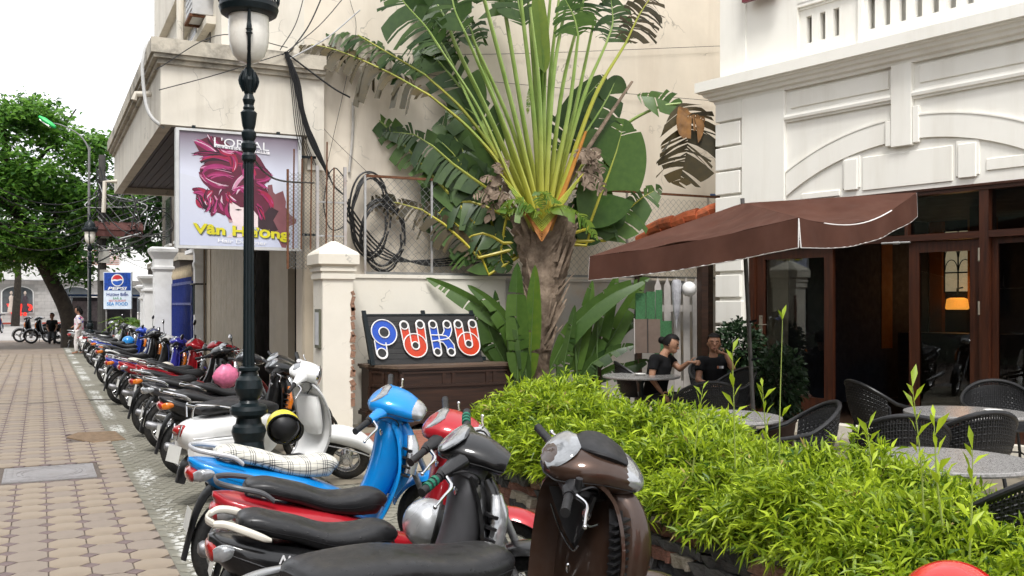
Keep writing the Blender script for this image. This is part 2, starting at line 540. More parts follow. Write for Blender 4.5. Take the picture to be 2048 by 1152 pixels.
octs.sort(); dias.sort()
rp = random.Random(3)
far = MB(); far2 = MB()
for k, (y, a, b) in enumerate(octs):
    if k < 290:
        o = put(oct_me, 'paver', m_oct if rp.random() < .62 else m_oct2, pav)
        o.location = (a, b, .0045 + rp.uniform(-.0015, .002)); o.rotation_euler = (rp.uniform(-.008, .008), rp.uniform(-.008, .008), 0)
    else:
        slab(far if rp.random() < .6 else far2, oct_pts(a, b), .0045, .0140 + rp.uniform(-.0015, .0015))
far.build('far_pavers', m_oct, pav, smooth=0, kind='stuff')
far2.build('far_pavers_rose', m_oct2, pav, smooth=0, kind='stuff')
far = MB()
for k, (y, a, b) in enumerate(dias):
    if k < 290:
        o = put(dia_me, 'paver_insert', m_dia, pav); o.location = (a, b, .0045 + rp.uniform(-.001, .001))
    else:
        slab(far, dia_pts(a, b), .0045, .0138)
far.build('far_paver_inserts', m_dia, pav, smooth=0, kind='stuff')
# beyond the built pavers: the same colour as one sheet
m_octfar = M('paver_far', (0.215, 0.17, 0.133), rough=0.85, var=0.14, scale=1.1, stain=(0.19, 0.15, 0.125), stain_amt=0.6)
MB().add([(-11, 27.0, .0075), (PAVE_A, 27.0, .0075), (PAVE_A, 47, .0075), (-11, 47, .0075)], [(0, 1, 2, 3)]).build('far_paving_sheet', m_octfar, pav)

# access cover plate and patched slab in the pavement
cov = thing('access_cover', 'grey rectangular cast access cover with oval ring set in the ochre pavers', 'manhole cover', (.08, 9.77, .004))
m_cover = M('cover_concrete', (0.235, 0.225, 0.225), rough=0.75, var=0.12, scale=9, bump=0.15, bscale=80, stain=(0.14, 0.12, 0.11), stain_amt=0.5, stain_scale=4)
mb = MB(); slab(mb, [(-.38, -.40), (.38, -.40), (.38, .40), (-.38, .40)], 0, .011); mb.build('cover_plate', m_cover, cov, smooth=0)
for sx, sy, nm in ((.37, .39, 'outer_frame'), (.315, .33, 'inner_frame')):
    mb = MB(); w = .012
    mb.b2((-sx, -sy, .011), (sx, -sy + w, .0145)); mb.b2((-sx, sy - w, .011), (sx, sy, .0145))
    mb.b2((-sx, -sy + w, .011), (-sx + w, sy - w, .0145)); mb.b2((sx - w, -sy + w, .011), (sx, sy - w, .0145)); mb.build(nm, m_cover, cov, smooth=0)
for rr in (.25, .21):
    mb = MB(); mb.tube([(rr * math.cos(t) * 1.1, rr * 1.15 * math.sin(t), .0115) for t in np.linspace(0, 2 * PI, 41)], .004, 6, cap=False); mb.build('ring', m_cover, cov)
pt = MB(); slab(pt, [(.27, 12.3), (.53, 11.65), (.88, 11.8), (.82, 12.6), (.4, 12.65)], .004, .022, .012)
pt.build('patched_slab', M('patch_mud', (0.17, 0.115, 0.07), rough=0.95, var=0.25, scale=14, bump=0.5, bscale=60), smooth=0,
         label='brown broken slab patching a hole between the pavers and the parking strip', cat='paving slab')

# parking strip of small grey tiles with a worn white line
def strip_mat():
    m = M('strip_tiles', (0.205, 0.195, 0.16), rough=0.95, spec=0.15, var=0.16, scale=1.6, bump=0.2, bscale=90, stain=(0.135, 0.13, 0.095), stain_amt=0.6, stain_scale=1.2)
    nt = m.node_tree; nd, lk = nt.nodes, nt.links
    b = nd['Principled BSDF']
    src = b.inputs['Base Color'].links[0].from_socket
    tc = nd.new('ShaderNodeTexCoord'); sp = nd.new('ShaderNodeSeparateXYZ')
    lk.new(tc.outputs['Object'], sp.inputs[0])
    d = nd.new('ShaderNodeMath'); d.operation = 'SUBTRACT'; lk.new(sp.outputs[0], d.inputs[0]); d.inputs[1].default_value = PAVE_A + .135
    ab = nd.new('ShaderNodeMath'); ab.operation = 'ABSOLUTE'; lk.new(d.outputs[0], ab.inputs[0])
    band = nd.new('ShaderNodeMapRange'); lk.new(ab.outputs[0], band.inputs[0])
    band.inputs[1].default_value = .055; band.inputs[2].default_value = .10; band.inputs[3].default_value = 1; band.inputs[4].default_value = 0
    n = nd.new('ShaderNodeTexNoise'); n.inputs['Scale'].default_value = 16; n.inputs['Detail'].default_value = 7; n.inputs['Roughness'].default_value = .75
    lk.new(tc.outputs['Object'], n.inputs['Vector'])
    n2 = nd.new('ShaderNodeTexNoise'); n2.inputs['Scale'].default_value = 0.9; lk.new(tc.outputs['Object'], n2.inputs['Vector'])
    ad = nd.new('ShaderNodeMath'); ad.operation = 'ADD'; lk.new(n.outputs['Fac'], ad.inputs[0]); lk.new(n2.outputs['Fac'], ad.inputs[1])
    th = nd.new('ShaderNodeMapRange'); lk.new(ad.outputs[0], th.inputs[0]); th.inputs[1].default_value = 1.0; th.inputs[2].default_value = 1.10
    mu = nd.new('ShaderNodeMath'); mu.operation = 'MULTIPLY'; lk.new(band.outputs[0], mu.inputs[0]); lk.new(th.outputs[0], mu.inputs[1])
    mx = nd.new('ShaderNodeMix'); mx.data_type = 'RGBA'
    lk.new(mu.outputs[0], mx.inputs[0]); lk.new(src, mx.inputs[6]); mx.inputs[7].default_value = (.50, .50, .47, 1)
    lk.new(mx.outputs[2], b.inputs['Base Color'])
    return m
m_strip = strip_mat()
stp = MB().add([(PAVE_A, -4, .005), (3.12, -4, .005), (3.12, 60, .005), (PAVE_A, 60, .005)], [(0, 1, 2, 3)])  .build('parking_strip', M('strip_joint', (.16, .155, .125), rough=.95), kind='structure')
mb = MB(); q = 0.105
for i in range(0, 20):
    for j in range(0, 190):
        a = PAVE_A + q / 2 + i * q + (0 if j % 2 else .0); b = 3.2 + j * q * .9
        y = in_view(a, b)
        if not y or y > 21: continue
        off = q / 2 if j % 2 else 0
        pts = [(a + off - q * .46, b - q * .12), (a + off, b - q * .5), (a + off + q * .46, b - q * .12), (a + off + q * .40, b + q * .26), (a + off, b + q * .40), (a + off - q * .40, b + q * .26)]
        slab(mb, pts, .0055, .0105 + rp.uniform(-.0012, .0012), .003)
mb.build('small_pavers', m_strip, stp, smooth=0, kind='stuff')
MB().add([(PAVE_A, 19, .0095), (3.12, 19, .0095), (3.12, 60, .0095), (PAVE_A, 60, .0095)], [(0, 1, 2, 3)]).build('far_strip_sheet', m_strip, stp)
# stone flags and brick apron by the chest, terrace floor
m_flag = M('wet_flagstone', (0.27, 0.235, 0.18), rough=0.55, var=0.3, scale=1.2, bump=0.4, bscale=14, stain=(0.09, 0.085, 0.06), stain_amt=0.75, stain_scale=2.0)
MB().add([(3.12, 8.35, .012), (12, 8.35, .012), (12, 12.4, .012), (3.12, 12.4, .012)], [(0, 1, 2, 3)]).build('flagstone_apron', m_flag, kind='structure')
MB().add([(2.25, 8.0, .014), (3.12, 8.0, .014), (3.12, 12.3, .014), (2.25, 12.3, .014)], [(0, 1, 2, 3)]).build('flagstone_path', m_flag, kind='structure')
m_brick = M('brick_floor', (0.25, 0.10, 0.065), rough=0.75, var=0.25, scale=6, bump=0.2, bscale=60, stain=(0.13, 0.07, 0.05), stain_amt=0.5, stain_scale=3)
ter = MB().add([(3.95, -3, .010), (13, -3, .010), (13, 8.35, .010), (3.95, 8.35, .010)], [(0, 1, 2, 3)]).build('terrace', m_flag, kind='structure')
brk = MB().add([(3.2, 9.4, .0165), (5.6, 9.4, .0165), (5.6, 11.0, .0165), (3.2, 11.0, .0165)], [(0, 1, 2, 3)]).build('brick_path', m_joint, kind='structure')
bme = MB(); slab(bme, [(-.098, -.048), (.098, -.048), (.098, .048), (-.098, .048)], 0, .016, .004); bme = bme.mesh('brick', 0)
for i in range(12):
    for j in range(15):
        o = put(bme, 'brick', m_brick, brk); o.location = (3.3 + i * .203 + (.1 if j % 2 else 0), 9.46 + j * .103, .016 + rp.uniform(-.002, .003)); o.rotation_euler[2] = rp.uniform(-.02, .02)
# cross street at the far end with red and white kerb
MB().add([(-90, 47, .010), (30, 47, .010), (30, 86, .010), (-90, 86, .010)], [(0, 1, 2, 3)]).build('cross_street', M('pale_asphalt', (0.30, 0.285, 0.27), rough=0.9, var=0.08, scale=0.3), kind='structure')
kb = MB(); kb.b2((-90, 86, 0), (30, 88.5, .16)); kb.build('kerb', M('kerb_white', (0.72, 0.68, 0.64), rough=0.8), kind='structure')
kb = MB()
for i in range(-24, 8):
    kb.b2((i * 3.2, 85.98, .02), (i * 3.2 + 1.6, 86.0, .163))
kb.build('kerb_paint', M('kerb_red', (0.50, 0.09, 0.06), rough=0.8), kind='structure')

# ================================================================== salon building with canopy
def holes_wall(mb, fn, s0, s1, z0, z1, holes, y0, y1):
    xs = sorted({s0, s1, *[h[0] for h in holes], *[h[1] for h in holes]})
    zs = sorted({z0, z1, *[h[2] for h in holes], *[h[3] for h in holes]})
    for x0, x1 in zip(xs, xs[1:]):
        run = None
        for za, zb in zip(zs, zs[1:]):
            cx, cz = (x0 + x1) / 2, (za + zb) / 2
            if any(h[0] < cx < h[1] and h[2] < cz < h[3] for h in holes):
                if run: mb.b2((x0, y0, run[0]), (x1, y1, run[1])); run = None
            else:
                run = (run[0], zb) if run else (za, zb)
        if run: mb.b2((x0, y0, run[0]), (x1, y1, run[1]))

sal = thing('salon_building', 'beige salon building with projecting canopy and tall cracked side wall', 'building', (3.1, 12.3, 0))
def S(mb, name, mat, parent=sal, smooth=35, **k):      # world coordinates -> child of the salon
    mb.v = [(p[0] - 3.1, p[1] - 12.3, p[2]) for p in mb.v]
    return mb.build(name, mat, parent, smooth, **k)
mb = MB()
mb.b2((3.1, 12.46, 0), (16, 12.9, 9.5))
S(mb, 'side_wall', m_beige)
mb = MB(); mb.b2((2.05, 12.46, 4.6), (3.1, 12.9, 9.5)); mb.b2((2.05, 12.9, 4.6), (2.3, 20.4, 9.5)); S(mb, 'upper_wall', m_beige2)
# canopy
mb = MB()
mb.b2((1.31, 12.30, 3.74), (3.1, 12.44, 4.56)); mb.b2((1.31, 12.44, 3.74), (1.45, 20.4, 4.56)); mb.b2((1.45, 20.26, 3.74), (3.1, 20.4, 4.56))
mb.b2((3.1, 12.30, 3.3), (3.32, 12.455, 4.56))
cano = S(mb, 'canopy', m_beige2)
mb = MB()
for k, (o, z0, z1) in enumerate(((.04, 4.47, 4.53), (.09, 4.53, 4.58), (.12, 4.58, 4.76))):
    mb.b2((1.31 - o, 12.30 - o, z0), (3.32, 12.45 - .01 * k, z1)); mb.b2((1.31 - o, 12.45 - .01 * k, z0), (1.45 + .004 * k, 20.4 + o, z1))
S(mb, 'cornice', m_mould, cano)
mb = MB(); mb.b2((1.45, 12.44, 4.50), (3.1, 20.26, 4.54)); S(mb, 'canopy_roof', m_mould, cano)
mb = MB()
for i in range(13):
    x = 1.46 + i * .126
    mb.b2((x, 12.45, 3.86), (x + .115, 20.25, 3.89))
S(mb, 'soffit_board', wood('soffit_wood', (0.022, 0.014, 0.010), (0.06, 0.036, 0.024), rough=.6, axis='y'), cano)
# street facade under the canopy: folding shutters, panel, dark doorway, frame
fz = 3.74
m_shut = M('shutter_paint', (0.42, 0.355, 0.265), rough=0.6, var=0.08, scale=3, stain=(0.25, 0.2, 0.14), stain_amt=0.4, stain_scale=2)
m_panel = M('panel_paint', (0.50, 0.43, 0.33), rough=0.7, var=0.06, scale=2, stain=(0.36, 0.3, 0.22), stain_amt=0.4)
mb = MB(); mb.b2((3.1, 20.2, 0), (3.4, 21.2, 4.6)); mb.b2((3.1, 12.32, 0), (3.3, 12.455, 3.3)); mb.b2((3.14, 12.455, 0), (3.3, 12.56, 3.8)); S(mb, 'facade_pier', m_panel, kind='stuff')
for i in range(5):
    mb = MB(); mb.b2((3.07, 12.325 + i * .030, .05), (3.1, 12.340 + i * .030, 3.7)); S(mb, 'flute', m_panel)
for i in range(16):
    y = 16.0 + i * .27
    mb = MB()
    mb.add([(3.12, y, .05), (3.20, y + .135, .05), (3.12, y + .265, .05), (3.12, y, 3.7), (3.20, y + .135, 3.7), (3.12, y + .265, 3.7)],
           [(0, 1, 4, 3), (1, 2, 5, 4), (2, 0, 3, 5), (0, 2, 1), (3, 4, 5)])
    S(mb, 'shutter_leaf', m_shut, smooth=0)
mb = MB(); mb.b2((3.22, 13.9, 0.0), (3.32, 15.15, 3.74)); S(mb, 'infill_panel', m_panel)
mb = MB(); mb.b2((3.9, 12.9, 0), (3.95, 20.2, 3.8)); mb.b2((3.32, 12.9, 3.70), (3.9, 20.2, 3.8)); S(mb, 'dark_recess', m_dark)
mb = MB(); mb.b2((3.16, 12.60, 0), (3.30, 12.72, 3.7)); mb.b2((3.16, 12.72, 3.3), (3.30, 13.9, 3.7)); S(mb, 'door_frame', M('frame_grey', (0.5, 0.48, 0.44), rough=.6))
dl = MB(); dl.b2((3.5, 12.95, .05), (3.55, 13.4, 2.9)); dlo = S(dl, 'door', wood('door_dark', (0.02, 0.016, 0.013), (0.05, 0.036, 0.026), rough=.5, axis='z'))
mb = MB()
for k in range(3): mb.b2((3.49, 13.0 + k * .13, 1.0), (3.497, 13.08 + k * .13, 2.6))
S(mb, 'pane', M('dark_pane', (0.05, 0.055, 0.06), rough=.15), dlo)
# upper storey: ledges, drainpipe
for z in (5.2, 5.75, 6.4):
    mb = MB(); mb.b2((1.93, 12.9, z), (2.05, 20.4, z + .10)); S(mb, 'ledge', m_beige2)
for y in (13.3, 14.6, 16.2):
    w = MB(); w.b2((2.035, y, 5.0), (2.052, y + .8, 5.68)); S(w, 'window', M('upper_pane', (0.06, 0.065, 0.07), rough=.2))
mb = MB(); mb.tube([(1.86, 14.9, 4.7), (1.86, 14.9, 9)], .055, 10); S(mb, 'drainpipe', m_beige2)
mb = MB(); mb.tube([(3.02, 20.9, 0), (3.02, 20.9, 3.7)], .05, 8); mb.tube([(3.06, 20.7, 0), (3.06, 20.7, 3.5)], .02, 6); S(mb, 'downpipe', M('pipe_rusty', (0.22, 0.17, 0.12), rough=.7, var=.3, scale=8))
# hose over the canopy edge and drain spout
mb = MB(); mb.tube([(1.30, 13.2, 4.80), (1.22, 12.9, 4.86), (1.14, 12.7, 4.55), (1.16, 12.6, 4.1), (1.22, 12.5, 3.86), (1.36, 12.42, 3.72)], .022, 8, sm=24); S(mb, 'hose', M('grey_hose', (0.45, 0.45, 0.44), rough=.5), cano)
mb = MB(); mb.tube([(1.32, 13.4, 4.32), (1.12, 13.4, 4.30), (1.10, 13.4, 4.22)], .04, 8); S(mb, 'drain_spout', m_beige2, cano)
mb = MB(); mb.tube([(1.32, 19.7, 3.9), (1.1, 19.7, 3.88), (1.08, 19.7, 3.3)], .04, 8); S(mb, 'drain_spout', m_beige2, cano)
# air conditioner
ac = thing('air_conditioner', 'pale grey air conditioner on a rusty bracket above the canopy', 'air conditioner', tuple(at(405, 46, 12.9)))
mb = MB(); mb.box((0, 0, .36), (.34, .62, .66)); mb.build('casing', M('ac_case', (0.52, 0.52, 0.52), rough=.5, stain=(.3, .27, .22), stain_amt=.5), ac, smooth=0)
for k in range(7):
    mb = MB(); mb.b2((-.178, -.28, .1 + k * .08), (-.170, .28, .14 + k * .08)); mb.build('louvre', M('ac_case', (0.5, 0.5, 0.5)), ac, smooth=0)
mb = MB()
for y in (-.25, .25):
    mb.b2((-.2, y - .02, -.0), (.55, y + .02, .035)); mb.b2((.1, y - .015, -.3), (.13, y + .015, 0))
mb.b2((-.2, -.23, .002), (-.16, .23, .034)); mb.build('bracket', m_rust, ac, smooth=0)

# ================================================================== gate pillar, garden wall, wire fence
pil = thing('gate_pillar', 'cream square gate pillar with pyramid cap and broken plaster edge', 'pillar', (3.27, 11.70, 0))
def prof_sq(mb, levels):     # stacked square sections (z, half size)
    vv, ff = [], []
    for z, hx, hy in levels:
        vv += [(-hx, -hy, z), (hx, -hy, z), (hx, hy, z), (-hx, hy, z)]
    for i in range(len(levels) - 1):
        for j in range(4):
            ff.append((i * 4 + j, i * 4 + (j + 1) % 4, i * 4 + 4 + (j + 1) % 4, i * 4 + 4 + j))
    ff.append((3, 2, 1, 0)); n = (len(levels) - 1) * 4; ff.append((n, n + 1, n + 2, n + 3))
    mb.add(vv, ff)
mb = MB(); prof_sq(mb, [(0, .19, .22), (1.86, .19, .22)]); mb.build('shaft', m_cream, pil, smooth=0)
mb = MB(); prof_sq(mb, [(1.86, .195, .225), (1.87, .215, .245), (1.93, .215, .245), (1.935, .20, .23), (1.96, .20, .23), (1.965, .225, .255), (2.0, .225, .255), (2.005, .205, .235), (2.02, .205, .235), (2.05, .255, .285), (2.17, .255, .285), (2.20, .235, .265), (2.34, .03, .04)]); mb.build('cap', m_cream, pil, smooth=0)
mb = MB()   # broken plaster along the right-hand arris
rp2 = random.Random(11)
for k in range(17):
    z = .35 + k * .085 + rp2.uniform(-.02, .02)
    mb.box((.188, -.215, z), (.03 + rp2.random() * .035, .035, .05 + rp2.random() * .05), rot=Matrix.Rotation(rp2.uniform(-.5, .5), 3, 'Y'))
mb.build('broken_plaster', M('bare_brick', (0.26, 0.15, 0.10), rough=.95, var=.35, scale=30, bump=.5, bscale=60), pil, smooth=0)
nb = MB(); nb.b2((-.215, -.16, 1.02), (-.192, .06, 1.50)); nbo = nb.build('notice_frame', M('frame_olive', (0.11, 0.11, 0.075), rough=.6), pil, smooth=0)
mb = MB(); mb.b2((-.2175, -.13, 1.06), (-.2148, .03, 1.46)); mb.build('notice_sheet', M('paper_grey', (0.55, 0.55, 0.56), rough=.5), nbo, smooth=0)

gw = thing('garden_wall', 'cream garden wall carrying the chain link fence behind the painted sign', 'wall', (3.46, 12.02, 0))
mb = MB(); mb.b2((0, 0, 0), (2.35, .22, 1.90)); mb.b2((-.0, -.02, 1.902), (2.35, .235, 1.95)); mb.build('wall_panel', m_cream, gw, smooth=0)
mb = MB(); mb.b2((2.352, .01, 0), (8.5, .22, 1.88)); mb.b2((2.352, -.01, 1.882), (8.5, .23, 1.92)); mb.build('grey_wall_panel', m_greyw, gw, smooth=0)
m_fence = M('fence_wire', (0.20, 0.20, 0.19), rough=.5, metal=.4, var=.2)
fen = thing('chain_link_fence', 'rusty chain link fence on top of the cream garden wall', 'fence', (3.46, 12.10, 1.95))
def chain_link(mb, x0, x1, z0, z1, p, r, y=0):
    n = int((x1 - x0 + (z1 - z0)) / p) + 1
    H = z1 - z0
    for k in range(-int(H / p) - 1, int((x1 - x0) / p) + 2):
        for sgn in (1, -1):
            xa = x0 + k * p if sgn > 0 else x0 + k * p + H
            pa, pb = Vector((xa, y, z0)), Vector((xa + sgn * H, y, z1))
            # clip to [x0, x1]
            t0, t1 = 0.0, 1.0
            dx = pb.x - pa.x
            for lim, s in ((x0, 1), (x1, -1)):
                tt = (lim - pa.x) / dx
                if s * dx > 0: t0 = max(t0, tt)
                else: t1 = min(t1, tt)
            if t1 - t0 > .02:
                mb.tube([pa + (pb - pa) * t0 + Vector((0, sgn * r * .8, 0)), pa + (pb - pa) * t1 + Vector((0, sgn * r * .8, 0))], r, 3, cap=False)
mb = MB(); chain_link(mb, .42, 2.9, .02, 1.28, .10, .0026); chain_link(mb, 2.94, 7.4, .02, 1.22, .10, .0026); mb.build('wire_mesh', m_fence, fen)
for x in (.35, 1.28, 2.1, 2.92, 4.4, 5.9, 7.4):
    mb = MB(); mb.b2((x - .014, -.014, 0), (x + .014, .014, 1.30)); mb.build('post', m_steel, fen, smooth=0)
for z in (.02, 1.29):
    mb = MB(); mb.b2((.36, -.02, z - .016), (7.4, .012, z + .016)); mb.build('rail', m_rust if z > 1 else m_fence, fen, smooth=0)
mb = MB(); mb.b2((5.95, -.022, 1.31), (7.4, .014, 1.34)); mb.build('rail', M('rail_blue', (0.10, 0.15, 0.30), rough=.6), fen, smooth=0)
gf = thing('mesh_gate', 'small wire mesh panel in a grey angle iron frame above the gate pillar', 'fence', (3.14, 12.02, 2.0))
for x in (.0, .36):
    mb = MB(); mb.b2((x, -.02, 0), (x + .035, .02, 1.32)); mb.build('post', M('angle_paint', (0.42, 0.40, 0.39), rough=.5, stain=(.2, .1, .05), stain_amt=.6, stain_scale=6), gf, smooth=0)
for z in (.42, .85): mb = MB(); mb.b2((.036, -.015, z), (.359, .01, z + .02)); mb.build('crossbar', m_steel, gf, smooth=0)
mb = MB(); chain_link(mb, -.34, .36, .0, 1.22, .05, .0028); mb.build('wire_mesh', m_fence, gf)
mb = MB(); mb.b2((-.37, -.01, 0), (-.345, .015, 1.25)); mb.build('rusty_post', m_rust, gf, smooth=0)
for x, h in ((.12, 1.62), (-.30, 1.5), (-.08, 1.42), (-.2, 1.38), (.21, 1.3)):
    mb = MB(); mb.tube([(x, -.04, .25 if h < 1.6 else .3), (x + .01, -.05, h)], .010, 6); mb.build('rebar', m_rust, gf)

# ================================================================== far end of the street
fb = thing('corner_shop', 'white shop across the junction with grey brick front and arched windows', 'building', (.1, 88.5, 0))
mb = MB(); holes_wall(mb, None, -14, 24, 0.1, 3.6, [(-2.9, -.6, .9, 2.55), (1.4, 3.7, .9, 2.55), (6.0, 8.3, .9, 2.55)], 0, .4); mb.build('brick_front', M('grey_brick', (0.40, 0.385, 0.37), rough=.85, var=.1, scale=1.2), fb, smooth=0)
mb = MB(); mb.b2((-14, -.6, 3.62), (24, .4, 4.7)); mb.b2((-14, .2, 4.72), (24, .6, 9)); mb.build('white_fascia', m_whitew, fb, smooth=0)
mb = MB(); mb.b2((-14, .6, 0.1), (24, .7, 3.6)); mb.build('shop_interior', m_dark, fb, smooth=0)
gl_dark = M('shop_glass', (0.10, 0.11, 0.12), rough=.06, var=.3, scale=1.0)
for x in (-1.75, 2.55, 7.15):
    pts = [(x - 1.15, .9), (x + 1.15, .9), (x + 1.15, 2.55)] + [(x + 1.15 * math.cos(t), 2.55 + .55 * math.sin(t)) for t in np.linspace(.2, PI - .2, 9)] + [(x - 1.15, 2.55)]
    mb = MB(); mb.prism(pts[::-1], lambda X, Y, h: (X, h, Y), -.012, .25); w = mb.build('window', gl_dark, fb, smooth=0)
    mb = MB(); pp = [(p[0], -.03, p[1]) for p in pts]; mb.tube(pp + [pp[0]], .05, 6); mb.build('window_frame', m_whitew, w)
mb = MB()
for j in range(12):
    for i in range(76):
        x = -14 + i * .5 + (.25 if j % 2 else 0); z = .14 + j * .285
        if any(h0 - .5 < x < h1 + .02 and .9 - .28 < z < 3.1 for h0, h1 in ((-2.9, -.6), (1.4, 3.7), (6.0, 8.3))): continue
        mb.b2((x, -.02, z), (x + .47, .0, z + .26))
mb.build('brick_facing', M('grey_brick2', (0.50, 0.48, 0.46), rough=.85, var=.15, scale=1.2), fb, smooth=0, kind='stuff')
for k in range(8): mb = MB(); mb.b2((-12, .18 - k * .06 - .03, 5.0 + k * .16), (6, .22 - k * .06, 5.03 + k * .16)); mb.build('roof_tile_row', m_terra, fb, smooth=0)
lettering('VIP', M('red_sign', (0.7, 0.02, 0.02), rough=.4, emit=(1, .05, .03), estr=.6), fb, (-1.6, -.35, 1.15), (1, 0, 0), (0, 0, 1), .8, width=1.9, bold=.03)
for x in (-2.2, -1.2):
    mq = thing('mannequin', 'shop mannequin in a %s standing in the arched window' % ('pale long dress' if x < -2 else 'dark jacket'), 'mannequin', (.1 + x, 88.2, .95))
    mb = MB(); mb.lathe([(.12, 0), (.30, .02), (.22, .5), (.13, .85), (.19, 1.15), (.15, 1.32), (.05, 1.38)], n=12); mb.build('garment', M('dress_pale', (.62, .52, .45)) if x < -2 else M('jacket_dark', (.06, .04, .05)), mq)
    mb = MB(); mb.lathe([(.045, 1.36), (.05, 1.46), (.10, 1.5), (.105, 1.62), (.06, 1.72), (.001, 1.74)], n=10); mb.build('head', M('mannequin_skin', (.55, .45, .38)), mq)
# small orange tiled roof line behind the trees
# houses beyond the salon on the same side
hs = thing('shophouse', 'dark cluttered shophouse front beyond the white gate piers', 'building', (3.6, 29, 0))
mb = MB(); mb.b2((0, 0, 0), (6, 9, 3.0)); mb.build('ground_floor', M('shop_dark', (0.09, 0.075, 0.065), rough=.8, var=.3, scale=1.0), hs, smooth=0)
mb = MB(); mb.b2((.5, .2, 3.0), (6, 9, 6.6)); mb.build('upper_floor', M('shop_upper', (0.22, 0.19, 0.16), rough=.8, var=.25, scale=1.0, stain=(.08, .07, .06), stain_amt=.7), hs, smooth=0)
for k in range(3):
    mb = MB(); mb.b2((.44, .9 + k * 2.6, 3.7), (.49, 2.2 + k * 2.6, 5.3)); wv = mb.build('window', M('win_dark', (.03, .03, .03), rough=.3), hs, smooth=0)
    mb = MB(); mb.b2((.40, .82 + k * 2.6, 3.6), (.5, 2.28 + k * 2.6, 3.68)); mb.build('sill', m_whitew, wv, smooth=0)
mb = MB(); mb.b2((-.05, -.1, 2.85), (.5, 8.8, 3.05)); mb.build('ledge', m_mould, hs, smooth=0)
mb = MB(); mb.b2((-.02, -.02, .1), (-.0, 2.2, 2.3)); mb.build('shutter', M('rust_shutter', (.10, .05, .04), rough=.7), hs, smooth=0)
h2 = thing('brick_house', 'narrow house with red brick wall and white balcony panel above the blue gate', 'building', (3.6, 21.6, 0))
mb = MB(); mb.b2((.6, 0, 0), (6, 7, 7)); mb.build('wall', M('house_brown', (0.16, 0.11, 0.085), rough=.85, var=.25, scale=2), h2, smooth=0)
mb = MB()
for j in range(30):
    mb.b2((.50, -.06, 3.6 + j * .075), (.62, .38, 3.6 + j * .075 + .062))
mb.build('brick_pier', M('orange_brick', (.42, .13, .06), rough=.9, var=.2, scale=12), h2, smooth=0)
mb = MB(); mb.b2((-.1, .6, 2.9), (.6, 5.5, 3.0)); mb.b2((-.1, .6, 3.0), (-.05, 3.2, 4.2)); mb.build('balcony', m_whitew, h2, smooth=0)
for k in range(9):
    mb = MB(); mb.b2((-.09, 3.3 + k * .24, 3.0), (-.06, 3.33 + k * .24, 3.9)); mb.build('baluster', m_iron, h2, smooth=0)
# white gate piers and blue gate
def pier(y, h, w, label, name='gate_pier', x=2.75):
    t = thing(name, label, 'pillar', (x, y, 0))
    mb = MB(); mb.b2((-w, -w, 0), (w, w, h * .80)); mb.build('shaft', m_whitew, t, smooth=0)
    mb = MB(); prof_sq(mb, [(h * .80, w * 1.02, w * 1.02), (h * .82, w * 1.18, w * 1.18), (h * .84, w * 1.18, w * 1.18), (h * .845, w * 1.02, w * 1.02), (h * .90, w * 1.04, w * 1.04), (h * .96, w * 1.5, w * 1.5), (h * .985, w * 1.55, w * 1.55), (h, w * 1.3, w * 1.3)]); mb.build('cap', m_whitew, t, smooth=0)
    return t
pier(24.7, 2.95, .21, 'tall white gate pier with wide moulded cap beside the blue gate', x=2.68)
pier(27.3, 2.35, .27, 'shorter white gate pier behind the tall one')
pier(28.4, 2.1, .24, 'weathered black stained gate pier nearest the green fern')
pier(20.85, 2.9, .12, 'slim white gate post between the blue gate and the salon', 'gate_post', 3.0)
bg = thing('blue_gate', 'blue steel gate with gold tipped spikes between white piers', 'gate', (2.85, 21.05, 0))
m_blue = M('gate_blue', (0.012, 0.030, 0.20), rough=.45, var=.15, scale=3)
mb = MB(); mb.b2((0, 0, .05), (.04, 3.4, .10)); mb.b2((0, 0, 2.0), (.05, 3.4, 2.06)); mb.b2((0, 0, 1.55), (.05, 3.4, 1.6)); mb.b2((0, 0, .1), (.05, .06, 2.0)); mb.b2((0, 3.34, .1), (.05, 3.4, 2.0)); mb.build('frame', m_blue, bg, smooth=0)
mb = MB(); mb.b2((.035, .06, .1), (.045, 3.34, 1.55)); mb.build('sheet', m_blue, bg, smooth=0)
for k in range(18):
    y = .15 + k * .18
    mb = MB(); mb.tube([(.01, y, .1), (.01, y, 2.15)], .014, 6); b_ = mb.build('bar', m_blue, bg)
    mb = MB(); mb.lathe([(.016, 2.15), (.035, 2.22), (.012, 2.30), (.002, 2.42)], (.01, y, 0), n=6); mb.build('spike', M('gilt', (.55, .45, .30), rough=.5), b_)
mx_ = thing('meter_box', 'grey green electricity meter box on the gate post', 'meter box', (3.0, 20.95, 1.35))
mb = MB(); mb.b2((-.12, -.2, 0), (.1, .2, .62)); mb.build('case', M('meter_green', (.13, .17, .15), rough=.6), mx_, smooth=0)
mb = MB(); mb.b2((-.10, -.208, .06), (.08, -.2, .34)); mb.build('paper_label', M('paper_grey', (.4, .4, .38)), mx_, smooth=0)
mb = MB(); mb.b2((-.16, -.24, .62), (.14, .24, .65)); mb.build('lid', m_black, mx_, smooth=0)
